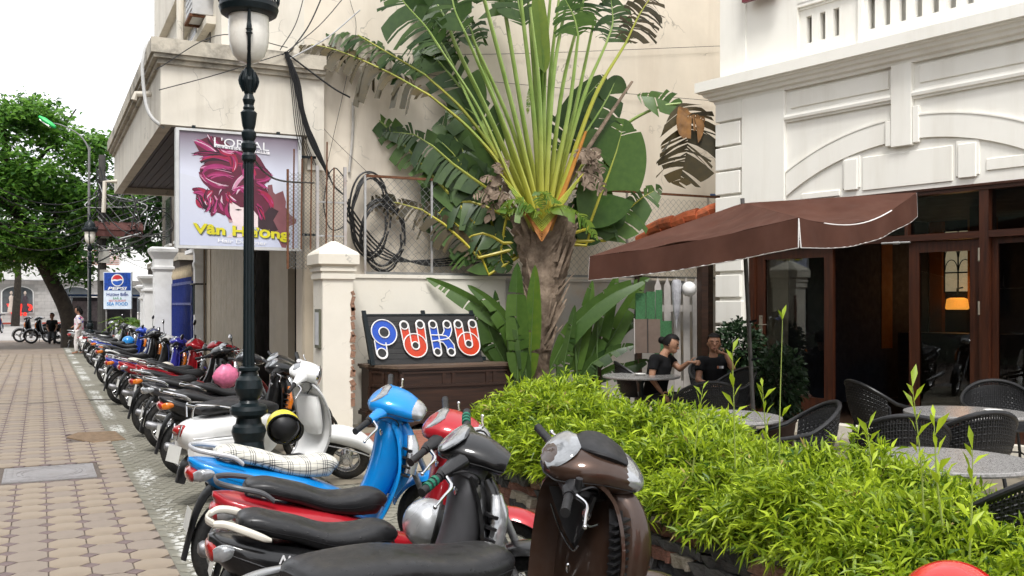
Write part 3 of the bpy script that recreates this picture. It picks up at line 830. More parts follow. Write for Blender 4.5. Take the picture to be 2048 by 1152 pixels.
# brown lean-to awning further down
aw = thing('shop_awning', 'small maroon awning high on the shophouse by the utility pole', 'awning', tuple(at(235, 470, 33)))
mb = MB(); mb.sheet(lambda u, v: (-.75 + 1.5 * v - .15 * math.sin(u * PI / 2) * (1 if v > .5 else -1) * 0, -1.0 * math.sin(u * PI / 2), .35 * math.cos(u * PI / 2) + .1), 8, 2, .03); mb.build('cloth', M('maroon_cloth', (.085, .03, .025), rough=.8), aw)
mb = MB(); mb.b2((-.75, -.98, -.12), (.75, -.96, .1)); mb.build('valance', M('maroon_cloth', (.085, .03, .025)), aw, smooth=0)
for x in (-.75, .75):
    mb = MB(); mb.add([(x, 0, .45), (x, -.98, .1), (x, -.98, -.12), (x, 0, -.12), (x * .98, 0, .45), (x * .98, -.98, .1), (x * .98, -.98, -.12), (x * .98, 0, -.12)], [(0, 1, 2, 3), (7, 6, 5, 4), (0, 4, 5, 1), (1, 5, 6, 2), (2, 6, 7, 3), (3, 7, 4, 0)]); mb.build('side_flap', M('maroon_cloth', (.085, .03, .025)), aw, smooth=0)
# soft drink sign
sgp = at(235, 618, 31)
ps = thing('drink_sign', 'blue and white soft drink sign for a seafood restaurant', 'sign', tuple(sgp), rz=-math.atan2(SA, CA))
mb = MB(); mb.b2((-.45, 0, 0), (.45, .08, 1.19)); mb.build('panel', M('sign_pale', (.62, .70, .80), rough=.5), ps, smooth=0)
mb = MB(); mb.b2((-.43, -.006, .60), (.43, -.001, 1.17)); mb.build('blue_field', M('sign_blue', (.012, .055, .30), rough=.4, var=.5, scale=12), ps, smooth=0)
def disc(mb, c, r, y, a0, a1, n=20, r2=None):
    pts = [(c[0] + r * math.cos(t), c[1] + r * math.sin(t)) for t in np.linspace(a0, a1, n)]
    mb.add([(p[0], y, p[1]) for p in pts], [tuple(range(n))])
mb = MB(); disc(mb, (0, .93), .20, -.012, 0, 2 * PI, 28); mb.build('emblem_ground', M('print_white', (.75, .75, .76), rough=.5), ps, smooth=0)
mb = MB(); mb.add([(x, -.016, z) for x, z in [(.17 * math.cos(t), .93 + .17 * math.sin(t)) for t in np.linspace(.1, PI - .1, 14)] + [(-.1, .965), (0, .955), (.1, .98)]], [tuple(range(17))]); mb.build('emblem_red', M('print_red', (.55, .03, .04), rough=.5), ps, smooth=0)
mb = MB(); mb.add([(x, -.016, z) for x, z in [(.17 * math.cos(t), .93 + .17 * math.sin(t)) for t in np.linspace(PI + .25, 2 * PI - .05, 14)] + [(.1, .93), (0, .90), (-.1, .91)]], [tuple(range(17))]); mb.build('emblem_blue', M('print_blue', (.02, .09, .42), rough=.5), ps, smooth=0)
lettering('PEPSI', M('print_white', (.75, .75, .76)), ps, (0, -.014, .665), (1, 0, 0), (0, 0, 1), 1, width=.62, bold=.03, shear=.2, height=.10)
lettering('Hương Biển', M('print_navy', (.03, .05, .22)), ps, (0, -.008, .47), (1, 0, 0), (0, 0, 1), 1, width=.70, bold=.02)
lettering('BAR &', M('print_green', (.05, .25, .10)), ps, (0, -.008, .345), (1, 0, 0), (0, 0, 1), 1, width=.28)
lettering('RESTAURANT', M('print_red', (.55, .03, .04)), ps, (0, -.008, .265), (1, 0, 0), (0, 0, 1), 1, width=.55)
lettering('SEA FOOD', M('print_cyan', (.04, .25, .6)), ps, (0, -.008, .165), (1, 0, 0), (0, 0, 1), 1, width=.68, bold=.02)
for x in (-.40, .40):
    mb = MB(); mb.tube([(x, .1, -1.5), (x, .1, .3)], .025, 6); mb.build('leg', m_steel, ps)

# unseen houses across the street, added to darken the cafe glass and cut sky light
for k, (y0, y1, h, lab, c) in enumerate(((-14, -2, 7.5, 'unseen ochre shophouse added across the street, nearest behind the camera', (.30, .22, .13)), (-1.8, 9, 9, 'unseen grey shophouse added across the street opposite the cafe', (.20, .20, .19)), (9.2, 24, 8, 'unseen green shophouse added across the street opposite the salon', (.14, .17, .13)))):
    t = thing('unseen_house', lab, 'building', (-7.5, y0, 0), group='unseen houses added across the street')
    mb = MB(); mb.b2((-6, 0, 0), (0, y1 - y0, h)); mb.build('wall', M('opp_wall_%d' % k, c, rough=.85, var=.2, scale=1, stain=(.08, .07, .06), stain_amt=.5), t, smooth=0)
    for q in range(4):
        y = 1 + q * (y1 - y0 - 2) / 4
        mb = MB(); mb.b2((0.002, y, .2), (.05, y + 1.9, 2.7)); mb.build('shop_front', m_dark, t, smooth=0)
        mb = MB(); mb.b2((0.002, y + .2, 4.0), (.05, y + 1.5, 5.8)); mb.build('window', M('win_dark', (.03, .03, .03), rough=.3), t, smooth=0)
    mb = MB(); mb.b2((.06, .3, 2.9), (1.3, y1 - y0 - .3, 3.0)); mb.build('awning', M('opp_awning', (.06, .09, .07), rough=.8), t, smooth=0)

rk = random.Random(4); mb = MB()
top_, bot_ = [], []
for i in range(40):
    a_ = -4.2 + i * .168; y_ = 16.9 + .1 * math.sin(i * .7) + rk.uniform(-.07, .07); w_ = rk.uniform(.01, .07) * (1.6 if a_ > .6 else 1)
    bot_.append((a_, y_ - w_, .0168)); top_.append((a_, y_ + w_, .0168))
mb.add(bot_ + top_, [(i, i + 1, 41 + i, 40 + i) for i in range(39)]); mb.build('crack', M('crack_dirt', (.09, .08, .065), rough=.95), pav, smooth=0)
# ================================================================== cafe building
FX = Vector((0.180, -0.984, 0)); NI = Vector((0.984, 0.180, 0))
C0 = Vector((8.087, 10.201, 0))
FROT = math.atan2(FX.y, FX.x)
cafe = thing('cafe_building', 'white cafe building with moulded cornice, blind arch and red wood doors', 'building', C0, FROT)
L8 = 7.5
# ground floor end pier and upper wall
mb = MB(); mb.b2((0, 0, 0), (.52, .34, 2.80)); mb.build('corner_pier', m_white, cafe, smooth=0)
mb = MB(); mb.b2((0, .0, 2.80), (L8, .34, 4.25)); mb.build('frieze_wall', m_white, cafe, smooth=0)
mb = MB(); mb.b2((.02, .34, 0), (.30, 5.2, 7.5)); mb.build('end_wall', m_white, cafe, smooth=0)
slots = [(1.304 + .191 * k, 1.385 + .191 * k, 4.74, 5.07) for k in range(3)]
slots2 = [(2.135 + .192 * k, 2.225 + .192 * k, 4.72, 5.10) for k in range(12)]
mb = MB()
holes_wall(mb, None, .02, L8, 4.50, 7.5, [(1.21, 2.05, 4.56, 5.22), (2.095, 4.45, 4.56, 5.24)], .02, .34); mb.build('upper_wall', m_white, cafe, smooth=0)
mb = MB(); holes_wall(mb, None, 1.21, 2.05, 4.60, 5.16, slots, .07, .15); mb.build('balustrade', m_white, cafe, smooth=0)
mb = MB(); holes_wall(mb, None, 2.095, 4.45, 4.60, 5.18, slots2, .09, .16); mb.build('balustrade', m_white, cafe, smooth=0)
for s0, s1, y in ((1.21, 2.05, .05), (2.095, 4.45, .07)):
    for z0, z1, dy in ((4.56, 4.60, 0), (4.60, 4.625, .012), (5.16, 5.19, .0), (5.19, 5.24, -.03)):
        mb = MB(); mb.b2((s0 + .001, y + dy, z0), (s1 - .001, .2, z1)); mb.build('sill_moulding', m_white, cafe, smooth=0)
    mb = MB(); mb.b2((s0, .24, 4.56), (s1, .33, 5.24)); mb.build('slot_back', m_white, cafe, smooth=0)
mb = MB(); mb.b2((-.0, -.0, 4.5), (.425, .02, 7.5)); mb.build('corner_strip', m_white, cafe, smooth=0)
# cornice: stacked mouldings
mb = MB()
prof = [(-.02, 4.20), (-.05, 4.20), (-.06, 4.235), (-.10, 4.25), (-.115, 4.285), (-.15, 4.30), (-.165, 4.335), (-.20, 4.345), (-.21, 4.36), (-.235, 4.365), (-.235, 4.495), (-.20, 4.505), (.05, 4.515), (.05, 4.20)]
def ext(mb, prof, s0, s1, mitre=True):
    k = len(prof)
    vv = [((s0 + (y if mitre else 0)), y, z) for y, z in prof] + [(s1, y, z) for y, z in prof]
    ff = [(i, (i + 1) % k, k + (i + 1) % k, k + i) for i in range(k)] + [tuple(range(k - 1, -1, -1)), tuple(range(k, 2 * k))]
    mb.add(vv, ff)
ext(mb, prof, 0.0, L8); mb.build('cornice', m_white, cafe, smooth=25)
# quoins on the corner
for k, z in enumerate((3.95, 3.63, 3.31, 2.99, 2.66, 2.32, 1.98, 1.64, 1.30, .96, .62, .28)):
    w = .40 if k % 2 == 0 else .37
    mb = MB(); mb.b2((-.045, -.045, z + .012), (w, .30, z + .305)); o = mb.build('quoin', m_white, cafe, smooth=0)
    bv = o.modifiers.new('bev', 'BEVEL'); bv.width = .008; bv.segments = 1
# end pilaster, centre key pilaster, mouldings
def relief(name, s0, s1, z0, z1, d):
    mb = MB(); mb.b2((s0, -d, z0), (s1, .01, z1)); o = mb.build(name, m_white, cafe, smooth=0)
    bv = o.modifiers.new('bev', 'BEVEL'); bv.width = .005; bv.segments = 1
    return o
relief('pilaster', .402, 1.07, 2.805, 4.20, .05)
relief('key_pilaster', 2.515, 2.76, 3.30, 4.20, .06)
relief('key_block', 2.765, 2.835, 3.32, 3.72, .045)
relief('key_block', 2.44, 2.51, 3.32, 3.60, .05)
relief('raised_panel', 1.14, 2.46, 3.965, 4.16, .018)
relief('raised_panel', 2.83, 4.3, 3.965, 4.16, .018)
for s0, s1 in ((1.072, 2.512), (2.763, L8)):
    mb = MB(); ext(mb, [(.0, 3.80), (-.03, 3.80), (-.035, 3.825), (-.055, 3.83), (-.06, 3.86), (-.045, 3.885), (-.02, 3.89), (-.015, 3.91), (.0, 3.91)], s0, s1, False); mb.build('string_moulding', m_white, cafe, smooth=25)
# blind segmental arch
AR, AC = 3.0, (2.70, 0.37)
def arch(mb, r0, r1, s0, s1, y0, y1, n=28):
    vv, ff = [], []
    for i in range(n + 1):
        s = s0 + (s1 - s0) * i / n
        z0_ = AC[1] + math.sqrt(r0 * r0 - (s - AC[0]) ** 2); z1_ = AC[1] + math.sqrt(r1 * r1 - (s - AC[0]) ** 2)
        vv += [(s, y0, z0_), (s, y0, z1_), (s, y1, z1_), (s, y1, z0_)]
    for i in range(n):
        for j in range(4):
            ff.append((i * 4 + j, i * 4 + (j + 1) % 4, i * 4 + 4 + (j + 1) % 4, i * 4 + 4 + j)[::-1])
    ff += [(0, 1, 2, 3), (n * 4 + 3, n * 4 + 2, n * 4 + 1, n * 4)]
    mb.add(vv, ff)
mb = MB(); arch(mb, AR, AR + .255, 1.08, 4.34, -.026, .005); mb.build('arch_band', m_white, cafe, smooth=30)
mb = MB(); arch(mb, AR + .245, AR + .262, 1.08, 4.34, -.034, -.025); mb.build('arch_edge', m_white, cafe, smooth=30)
relief('pilaster', 4.345, 5.0, 2.805, 4.20, .05)
for s0, s1 in ((1.90, 2.07), (3.27, 3.46)):
    relief('pendant_block', s0 - .03, s1 + .03, 2.90, 3.27, .016)
    relief('pendant_face', s0, s1, 2.88, 3.235, .032)
relief('spandrel_panel', 1.30, 1.83, 2.83, 2.90, .02)
relief('tympanum_panel', 2.13, 3.20, 2.86, 3.24, .014)
relief('tympanum_panel', 3.56, 4.25, 2.93, 3.05, .014)
# plinth
mb = MB(); mb.b2((.40, -.10, 0), (L8, .34, .15)); mb.build('plinth', m_cream, cafe, smooth=0)
# wood work: lintel, transom, posts
def wbox(name, lo, hi, mat=m_redwood, par=cafe, bev=.004):
    mb = MB(); mb.b2(lo, hi); o = mb.build(name, mat, par, smooth=0)
    return o
wbox('lintel', (.52, -.055, 2.735), (L8, .10, 2.798), m_redwoodx)
wbox('lintel_bead', (.52, -.07, 2.775), (L8, -.056, 2.80), m_redwoodx)
wbox('transom_rail', (.60, -.04, 2.245), (L8, .10, 2.315), m_redwoodx)
for s0, s1 in ((.52, .60), (3.505, 3.60), (4.75, 4.85), (1.735, 1.775), (2.66, 2.70)):
    z0 = .15 if s0 in (.52, 3.505, 4.75) else 2.316
    wbox('post', (s0, -.045 if z0 < 1 else -.02, z0), (s1, .12, 2.734))
m_glass = bpy.data.materials.new('window_glass'); m_glass.use_nodes = True
_n = m_glass.node_tree.nodes; _l = m_glass.node_tree.links
_n.clear()
_o = _n.new('ShaderNodeOutputMaterial'); _g = _n.new('ShaderNodeBsdfGlossy'); _t = _n.new('ShaderNodeBsdfTransparent'); _m = _n.new('ShaderNodeMixShader'); _f = _n.new('ShaderNodeFresnel')
_g.inputs['Roughness'].default_value = .01; _t.inputs[0].default_value = (.72, .75, .74, 1); _f.inputs[0].default_value = 1.5
_l.new(_f.outputs[0], _m.inputs[0]); _l.new(_t.outputs[0], _m.inputs[1]); _l.new(_g.outputs[0], _m.inputs[2]); _l.new(_m.outputs[0], _o.inputs[0])
def leaf(s0, s1, z0, z1, y, stile, top, bot, name, hinge=None, handle=None, par=cafe):
    d = bpy.data.objects.new(name, None) if False else None
    fr = MB()
    fr.b2((s0, y, z0), (s0 + stile, y + .05, z1)); fr.b2((s1 - stile, y, z0), (s1, y + .05, z1))
    fr.b2((s0 + stile, y + .002, z1 - top), (s1 - stile, y + .048, z1)); fr.b2((s0 + stile, y + .002, z0), (s1 - stile, y + .048, z0 + bot))
    o = fr.build(name, m_redwood, par, smooth=0)
    g = MB(); g.b2((s0 + stile - .01, y + .022, z0 + bot - .01), (s1 - stile + .01, y + .028, z1 - top + .01)); g.build('pane', m_glass, o, smooth=0)
    return o
dr = leaf(.61, 1.73, .155, 2.24, .0, .12, .12, .28, 'door')
mb = MB(); mb.b2((.655, -.012, 1.10), (.70, .0, 1.42)); ho = mb.build('handle_plate', M('brass_worn', (.38, .34, .27), rough=.35, metal=.7), dr, smooth=0)
mb = MB(); mb.tube([(.678, -.01, 1.30), (.678, -.05, 1.30), (.74, -.055, 1.30), (.80, -.05, 1.305)], .008, 8); mb.build('handle', M('brass_worn', (.38, .34, .27)), dr)
dr2 = leaf(2.70, 3.50, .155, 2.24, .0, .115, .12, .28, 'door')
for z in (.6, 1.45, 2.0):
    mb = MB(); mb.tube([(3.505, -.052, z), (3.505, -.052, z + .14)], .010, 8); mb.build('hinge', M('brass_worn', (.38, .34, .27)), dr2)
leaf(3.605, 4.745, .155, 2.24, .02, .06, .06, .20, 'side_window')
for s0, s1 in ((.605, 1.73), (1.78, 2.655), (2.705, 3.50), (3.605, 4.745)):
    g = MB(); g.b2((s0, .03, 2.316), (s1, .036, 2.734)); g.build('transom_pane', m_glass, cafe, smooth=0)
mb = MB(); mb.tube([(2.40, -.05, 2.24), (2.75, -.06, 2.235)], .012, 6); mb.tube([(2.55, -.06, 2.236), (2.62, -.06, 2.236)], .018, 8); mb.build('door_closer', m_steel, cafe)
# interior
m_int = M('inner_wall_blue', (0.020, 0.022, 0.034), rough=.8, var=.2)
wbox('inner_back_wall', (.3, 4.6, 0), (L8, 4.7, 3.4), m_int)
wbox('inner_floor', (.3, .12, .14), (L8, 4.6, .155), wood('dark_floor', (.02, .012, .008), (.05, .028, .017), rough=.35, axis='x'))
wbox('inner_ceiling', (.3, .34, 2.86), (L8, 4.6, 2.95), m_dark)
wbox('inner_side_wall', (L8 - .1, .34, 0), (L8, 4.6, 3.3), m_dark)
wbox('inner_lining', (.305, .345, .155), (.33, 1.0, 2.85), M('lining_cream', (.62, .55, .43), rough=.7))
wbox('inner_lining_shaded', (.305, 1.002, .155), (.33, 4.49, 2.85), m_int)  # lining colour darkened here so the depth of the room reads unlit
wbox('orange_panel', (.34, 4.50, .155), (.55, 4.595, 2.85), M('orange_tone', (.20, .07, .012), rough=.7))  # lamplight on the back wall put into the panel's orange colour
wbox('orange_strip', (.331, 3.2, .9), (.34, 3.48, 2.6), M('orange_tone', (.20, .07, .012), rough=.7))
wbox('orange_panel', (.97, 4.48, 1.5), (1.4, 4.55, 2.85), M('orange_tone', (.20, .07, .012), rough=.7))  # orange stands for the wall lamp's glow on the wall
wbox('bar_counter', (.6, 3.2, .155), (2.2, 3.7, 1.15), m_darkwood)
wbox('inner_post', (2.0, 2.6, .155), (2.14, 2.74, 2.85), m_redwood)
# leaded grille window and glowing wall lamp inside
gw_ = thing('leaded_window', 'small leaded window panel glowing beside a wall coloured like orange lamplight inside the cafe', 'window', C0 + FX * .78 + NI * 4.57 + Vector((0, 0, 1.75)), FROT)
mb = MB(); mb.b2((-.22, .0, 0), (.22, .02, .95)); mb.build('pane', M('lit_pane', (.35, .32, .25), rough=.3, emit=(.9, .75, .5), estr=.22), gw_, smooth=0)
mb = MB()
for x in (-.22, .0, .22): mb.tube([(x, -.015, 0), (x, -.015, .95)], .012, 6)
for z in (0, .3, .95): mb.tube([(-.22, -.015, z), (.22, -.015, z)], .012, 6)
for x in (-.11, .11):
    for k in range(3): mb.tube([(x + .1 * math.cos(t), -.015, .34 + .2 * k + .16 * math.sin(t)) for t in np.linspace(0, PI, 9)], .007, 5)
mb.build('lead_bars', m_iron, gw_)
lp = thing('wall_lamp', 'glowing orange wall lamp inside the cafe behind the right door', 'lamp', C0 + FX * .86 + NI * 4.38 + Vector((0, 0, 1.40)), FROT)
mb = MB(); mb.lathe([(.15, .08), (.17, .10), (.15, .24), (.10, .26)], n=20); mb.build('shade', M('lamp_shade', (.8, .35, .06), rough=.5, emit=(1.0, .36, .05), estr=.8), lp)
mb = MB(); mb.tube([(0, 0, .28), (0, 0, .40), (0, .16, .42)], .012, 6); mb.build('arm', m_iron, lp)
ld = bpy.data.lights.new('wall_lamp_bulb', 'POINT'); ld.energy = 2.6; ld.color = (1, .45, .12); ld.shadow_soft_size = .08
lo = bpy.data.objects.new('wall_lamp_bulb', ld); COL.objects.link(lo); lo.parent = lp; lo.location = (.18, -.15, .42)
# projecting red sign at the upper left
sg = thing('wall_sign', 'maroon sign board projecting from the upper cafe wall', 'sign', C0 + FX * .50 + Vector((0, 0, 5.40)), FROT)
mb = MB(); mb.b2((0, -.16, 0), (.55, -.10, .9)); mb.build('board', M('maroon_board', (.16, .02, .035), rough=.4), sg, smooth=0)
mb = MB(); mb.b2((.04, -.165, .04), (.51, -.16, .86)); mb.build('border', M('maroon_face', (.24, .06, .08), rough=.5), sg, smooth=0)
mb = MB(); mb.b2((.1, -.1, .1), (.14, .02, .14)); mb.b2((.4, -.1, .1), (.44, .02, .14)); mb.build('bracket', m_iron, sg, smooth=0)
# tiled lean-to roof beside the cafe corner
tr_ = thing('tiled_roof', 'edge of an orange clay tile roof between the palm and the cafe corner', 'roof')
pA, pB = at(1296, 462, 13.6), at(1446, 420, 12.9)
dv = (pB - pA); sidew = Vector((.25, .62, -.10))
for r_ in range(2):
    n_ = 6
    for i in range(n_):
        a_ = pA + dv * (i / n_) + sidew * r_ + Vector((0, 0, .04 * (i % 2))); b_ = pA + dv * ((i + 1.12) / n_) + sidew * r_ + Vector((0, 0, .02))
        mb = MB(); mb.tube([a_, b_], [.085, .105], 10); mb.build('ridge_tile', m_terra, tr_)
mb = MB()
mb.add([pA + Vector((0, -.1, -.10)), pB + Vector((0, -.1, -.10)), pB + sidew * 2 + Vector((0, 0, -.1)), pA + sidew * 2 + Vector((0, 0, -.1)), pA + Vector((0, -.1, -.16)), pB + Vector((0, -.1, -.16)), pB + sidew * 2 + Vector((0, 0, -.16)), pA + sidew * 2 + Vector((0, 0, -.16))],
       [(0, 1, 2, 3), (7, 6, 5, 4), (0, 4, 5, 1), (1, 5, 6, 2), (2, 6, 7, 3), (3, 7, 4, 0)])
mb.build('roof_board', m_dark, tr_, smooth=0)
for px_ in (pA, pB):
    q_ = px_ + sidew
    mb = MB(); mb.b2((q_.x - .04, q_.y - .04, 0), (q_.x + .04, q_.y + .04, q_.z - .2)); mb.build('post', m_darkwood, tr_, smooth=0)
# ================================================================== hair salon sign
hs_ = thing('salon_sign', 'large square hair salon sign with pink swirling hair picture', 'sign', (1.47, 12.22, 2.24))
SW, SH = 1.53, 1.46
mb = MB(); mb.b2((0, 0, 0), (SW, .10, SH)); mb.build('light_box', M('sign_case', (.55, .55, .54), rough=.4, metal=.3), hs_, smooth=0)
def sign_bg():
    m = bpy.data.materials.new('poster_ground'); m.use_nodes = True
    nd, lk = m.node_tree.nodes, m.node_tree.links; b = nd['Principled BSDF']; b.inputs['Roughness'].default_value = .35
    tc = nd.new('ShaderNodeTexCoord'); sp = nd.new('ShaderNodeSeparateXYZ'); lk.new(tc.outputs['Object'], sp.inputs[0])
    n = nd.new('ShaderNodeTexNoise'); n.inputs['Scale'].default_value = 1.5; lk.new(tc.outputs['Object'], n.inputs['Vector'])
    ad = nd.new('ShaderNodeMath'); ad.operation = 'MULTIPLY_ADD'; lk.new(n.outputs['Fac'], ad.inputs[0]); ad.inputs[1].default_value = .25; lk.new(sp.outputs[2], ad.inputs[2])
    rp_ = nd.new('ShaderNodeValToRGB'); lk.new(ad.outputs[0], rp_.inputs[0])
    e = rp_.color_ramp.elements; e[0].position = .15; e[0].color = (.50, .53, .66, 1); e[1].position = 1.0; e[1].color = (.58, .60, .68, 1)
    x = rp_.color_ramp.elements.new(1.0); x.position = .62; x.color = (.60, .62, .72, 1)
    mr = nd.new('ShaderNodeMapRange'); lk.new(ad.outputs[0], mr.inputs[0]); mr.inputs[1].default_value = 1.05; mr.inputs[2].default_value = 1.55
    mx = nd.new('ShaderNodeMix'); mx.data_type = 'RGBA'; lk.new(mr.outputs[0], mx.inputs[0]); lk.new(rp_.outputs[0], mx.inputs[6]); mx.inputs[7].default_value = (.13, .09, .12, 1)
    lk.new(mx.outputs[2], b.inputs['Base Color'])
    return m
mb = MB(); mb.b2((.045, -.004, .04), (SW - .045, -.001, SH - .03)); mb.build('poster', sign_bg(), hs_, smooth=0)
for lo_, hi_ in (((0, -.02, 0), (.04, -.001, SH)), ((SW - .04, -.02, 0), (SW, -.001, SH)), ((.04, -.02, 0), (SW - .04, -.001, .035)), ((.04, -.02, SH - .03), (SW - .04, -.001, SH))):
    mb = MB(); mb.b2(lo_, hi_); mb.build('frame_strip', M('sign_case', (.55, .55, .54)), hs_, smooth=0)
def PX(x, y):     # zoomed poster pixel (1196x1152 crop) -> sign plane
    return ((x - 65) / (1130 - 65) * (SW - .09) + .045, SH - .03 - (y - 40) / (1085 - 40) * (SH - .07))
def flat(name, pts, col, y, rough=.4):
    mb = MB(); P_ = [PX(*p) for p in pts]; mb.add([(p[0], y, p[1]) for p in P_], [tuple(range(len(P_)))]); return mb.build(name, M('ink_%02x%02x%02x' % tuple(int(c * 255) for c in col), col, rough=rough, var=.1), hs_, smooth=0)
flat('shadow_print', [(850, 500), (890, 490), (900, 560), (920, 580), (990, 545), (1020, 650), (1015, 700), (1060, 770), (1118, 815), (1115, 850), (1050, 880), (1035, 960), (1020, 1090), (980, 1085), (940, 1000), (830, 900)], (.20, .075, .085), -.0052)
flat('shadow_print', [(740, 560), (840, 560), (870, 700), (950, 740), (900, 830), (945, 920), (860, 960), (760, 900)], (.035, .015, .02), -.0056)
flat('face_print', [(505, 660), (640, 700), (760, 700), (760, 900), (640, 905), (540, 880), (500, 800)], (.72, .60, .60), -.0060)
flat('neck_print', [(520, 860), (600, 895), (700, 900), (640, 1000), (480, 1005), (540, 940)], (.66, .56, .60), -.0058)
flat('hair_mass', [(330, 75), (420, 80), (560, 190), (740, 210), (780, 250), (870, 400), (860, 470), (800, 480), (850, 560), (870, 700), (780, 820), (700, 720), (600, 720), (500, 660), (480, 800), (400, 780), (300, 760), (210, 640), (200, 580), (330, 570), (250, 470), (240, 390), (310, 300), (250, 250), (190, 140)], (.10, .012, .03), -.0064)
rh = random.Random(5)
inks = [(.26, .014, .085), (.38, .04, .16), (.56, .25, .37), (.12, .006, .035), (.62, .46, .53), (.32, .022, .13), (.025, .004, .012), (.32, .012, .05)]
def lock(p0, p1, p2, w, col, y):
    pts = [((1 - t) ** 2 * p0[0] + 2 * t * (1 - t) * p1[0] + t * t * p2[0], (1 - t) ** 2 * p0[1] + 2 * t * (1 - t) * p1[1] + t * t * p2[1]) for t in np.linspace(0, 1, 10)]
    L, Rr = [], []
    for i, p in enumerate(pts):
        a = pts[max(i - 1, 0)]; b = pts[min(i + 1, 9)]; dx, dy = b[0] - a[0], b[1] - a[1]; d = math.hypot(dx, dy) or 1
        ww = w * math.sin(PI * min(1, i / 9 * .96 + .03)) ** .7
        L.append((p[0] - dy / d * ww, p[1] + dx / d * ww)); Rr.append((p[0] + dy / d * ww, p[1] - dx / d * ww))
    P_ = [PX(*q) for q in L + Rr[::-1]]
    return [(p[0], y, p[1]) for p in P_]
layers = {}
def add_lock(p0, p1, p2, w, ci, lev):
    mb = layers.setdefault(ci, MB()); V_ = lock(p0, p1, p2, w, None, -.0066 - .00002 * lev); mb.add(V_, [tuple(range(len(V_)))])
lev = 0
curls = [((190, 130), (330, 150), (430, 260), 30), ((330, 80), (350, 160), (460, 240), 38), ((190, 250), (300, 210), (460, 250), 24), ((250, 310), (360, 230), (540, 300), 34), ((480, 230), (560, 260), (540, 370), 40),
         ((560, 200), (680, 230), (640, 330), 42), ((600, 330), (690, 330), (720, 430), 40), ((740, 330), (840, 350), (870, 410), 34), ((740, 470), (840, 490), (880, 400), 22), ((260, 400), (330, 320), (520, 380), 44),
         ((300, 480), (380, 400), (540, 450), 52), ((260, 430), (330, 540), (480, 530), 40), ((530, 560), (540, 470), (640, 430), 36), ((540, 590), (600, 500), (640, 560), 32), ((200, 590), (300, 590), (330, 680), 42),
         ((230, 640), (240, 700), (280, 740), 40), ((330, 570), (260, 660), (330, 700), 34), ((390, 640), (410, 720), (470, 780), 40), ((470, 590), (480, 640), (550, 680), 30), ((330, 650), (360, 720), (300, 770), 28),
         ((400, 680), (380, 760), (350, 800), 24), ((440, 560), (400, 610), (440, 700), 36), ((500, 670), (470, 760), (510, 830), 22), ((750, 500), (820, 520), (840, 540), 26), ((760, 560), (860, 600), (880, 700), 30),
         ((760, 700), (800, 760), (800, 820), 22), ((640, 300), (620, 380), (650, 420), 30), ((430, 190), (480, 230), (560, 220), 30)]
for p0, p1, p2, w in curls:
    for k in range(7):
        j = lambda p, s=26: (p[0] + rh.uniform(-s, s), p[1] + rh.uniform(-s, s))
        lev += 1
        add_lock(j(p0), j(p1), j(p2), w * (1.0 if k == 0 else rh.uniform(.12, .42)), (rh.choice([0, 3, 6, 7, 3]) if k == 0 else rh.choice([0, 1, 1, 2, 3, 4, 5, 6, 6, 7])), lev)
for ci, mb in layers.items():
    mb.build('hair_print', M('hair_ink_%d' % ci, inks[ci], rough=.4, var=.15), hs_, smooth=0, kind='stuff')
flat('eye_print', [(548, 745), (580, 735), (615, 742), (580, 752)], (.03, .02, .02), -.0075)
flat('ear_print', [(478, 800), (520, 820), (532, 860), (500, 868)], (.45, .30, .30), -.0074)
flat('caption_bar', [(365, 142), (865, 185), (865, 210), (365, 172)], (.72, .70, .72), -.0128)
ty = Vector((0, 0, 1)); tx = Vector((1, 0, -.035))
m_lw = M('print_white', (.75, .75, .76)); m_ly = M('print_yellow', (.62, .56, .02), rough=.4); m_lg = M('print_shadow', (.09, .10, .05))
def sl(body, x, y, w, mat, dep, **k):
    p = PX(x, y); return lettering(body, mat, hs_, (p[0], dep, p[1]), tx, ty, 1, width=w / 1065 * (SW - .09), **k)
sl("L'OREAL", 612, 128, 495, m_lw, -.0134, height=.105)
sl('PROFESSIONNEL', 615, 178, 470, M('print_ink', (.05, .05, .08)), -.0136, height=.030)
sl('Vân Hương', 622, 965, 870, m_lg, -.0134, bold=.04, height=.165)
sl('Vân Hương', 614, 958, 870, m_ly, -.0140, bold=.035, height=.165)
sl('Hair Designer', 620, 1048, 440, m_lw, -.0134, bold=.01, height=.060)
for z in (.2, 1.2):
    mb = MB(); mb.b2((SW, .02, z), (SW + .2, .06, z + .03)); mb.build('bracket', m_iron, hs_, smooth=0)
mb = MB(); mb.b2((.2, .04, SH), (.24, .08, SH + .05)); mb.b2((SW - .3, .04, SH), (SW - .26, .08, SH + .05)); mb.build('hanger', m_iron, hs_, smooth=0)

# ================================================================== wooden chest and lettered board
CH = Vector((3.70, 11.18, 0)); CW, CD, CHH = 1.78, .72, .80
ch = thing('wooden_chest', 'large dark carved wooden chest standing below the lettered board', 'chest', CH)
mb = MB()
cut = .26
pl = [(cut, 0), (CW, 0), (CW, CD), (0, CD), (0, cut * 1.6)]
def lid(mb, z0, z1, o):
    cx, cy = CW / 2, CD / 2
    mb.prism([(x + o * (1 if x > cx else -1), y + o * (1 if y > cy else -1)) for x, y in pl], lambda X, Y, h: (X, Y, h), z0, z1)
lid(mb, .16, .74, 0); mb.build('carcass', m_darkwood, ch, smooth=0)
mb = MB(); lid(mb, .765, .80, .04); mb.build('top', m_topwood, ch, smooth=0)
mb = MB(); lid(mb, .74, .764, .025); mb.build('top_moulding', m_darkwood, ch, smooth=0)
mb = MB(); lid(mb, .155, .20, .035); lid(mb, .20, .225, .02); mb.build('base_moulding', m_darkwood, ch, smooth=0)
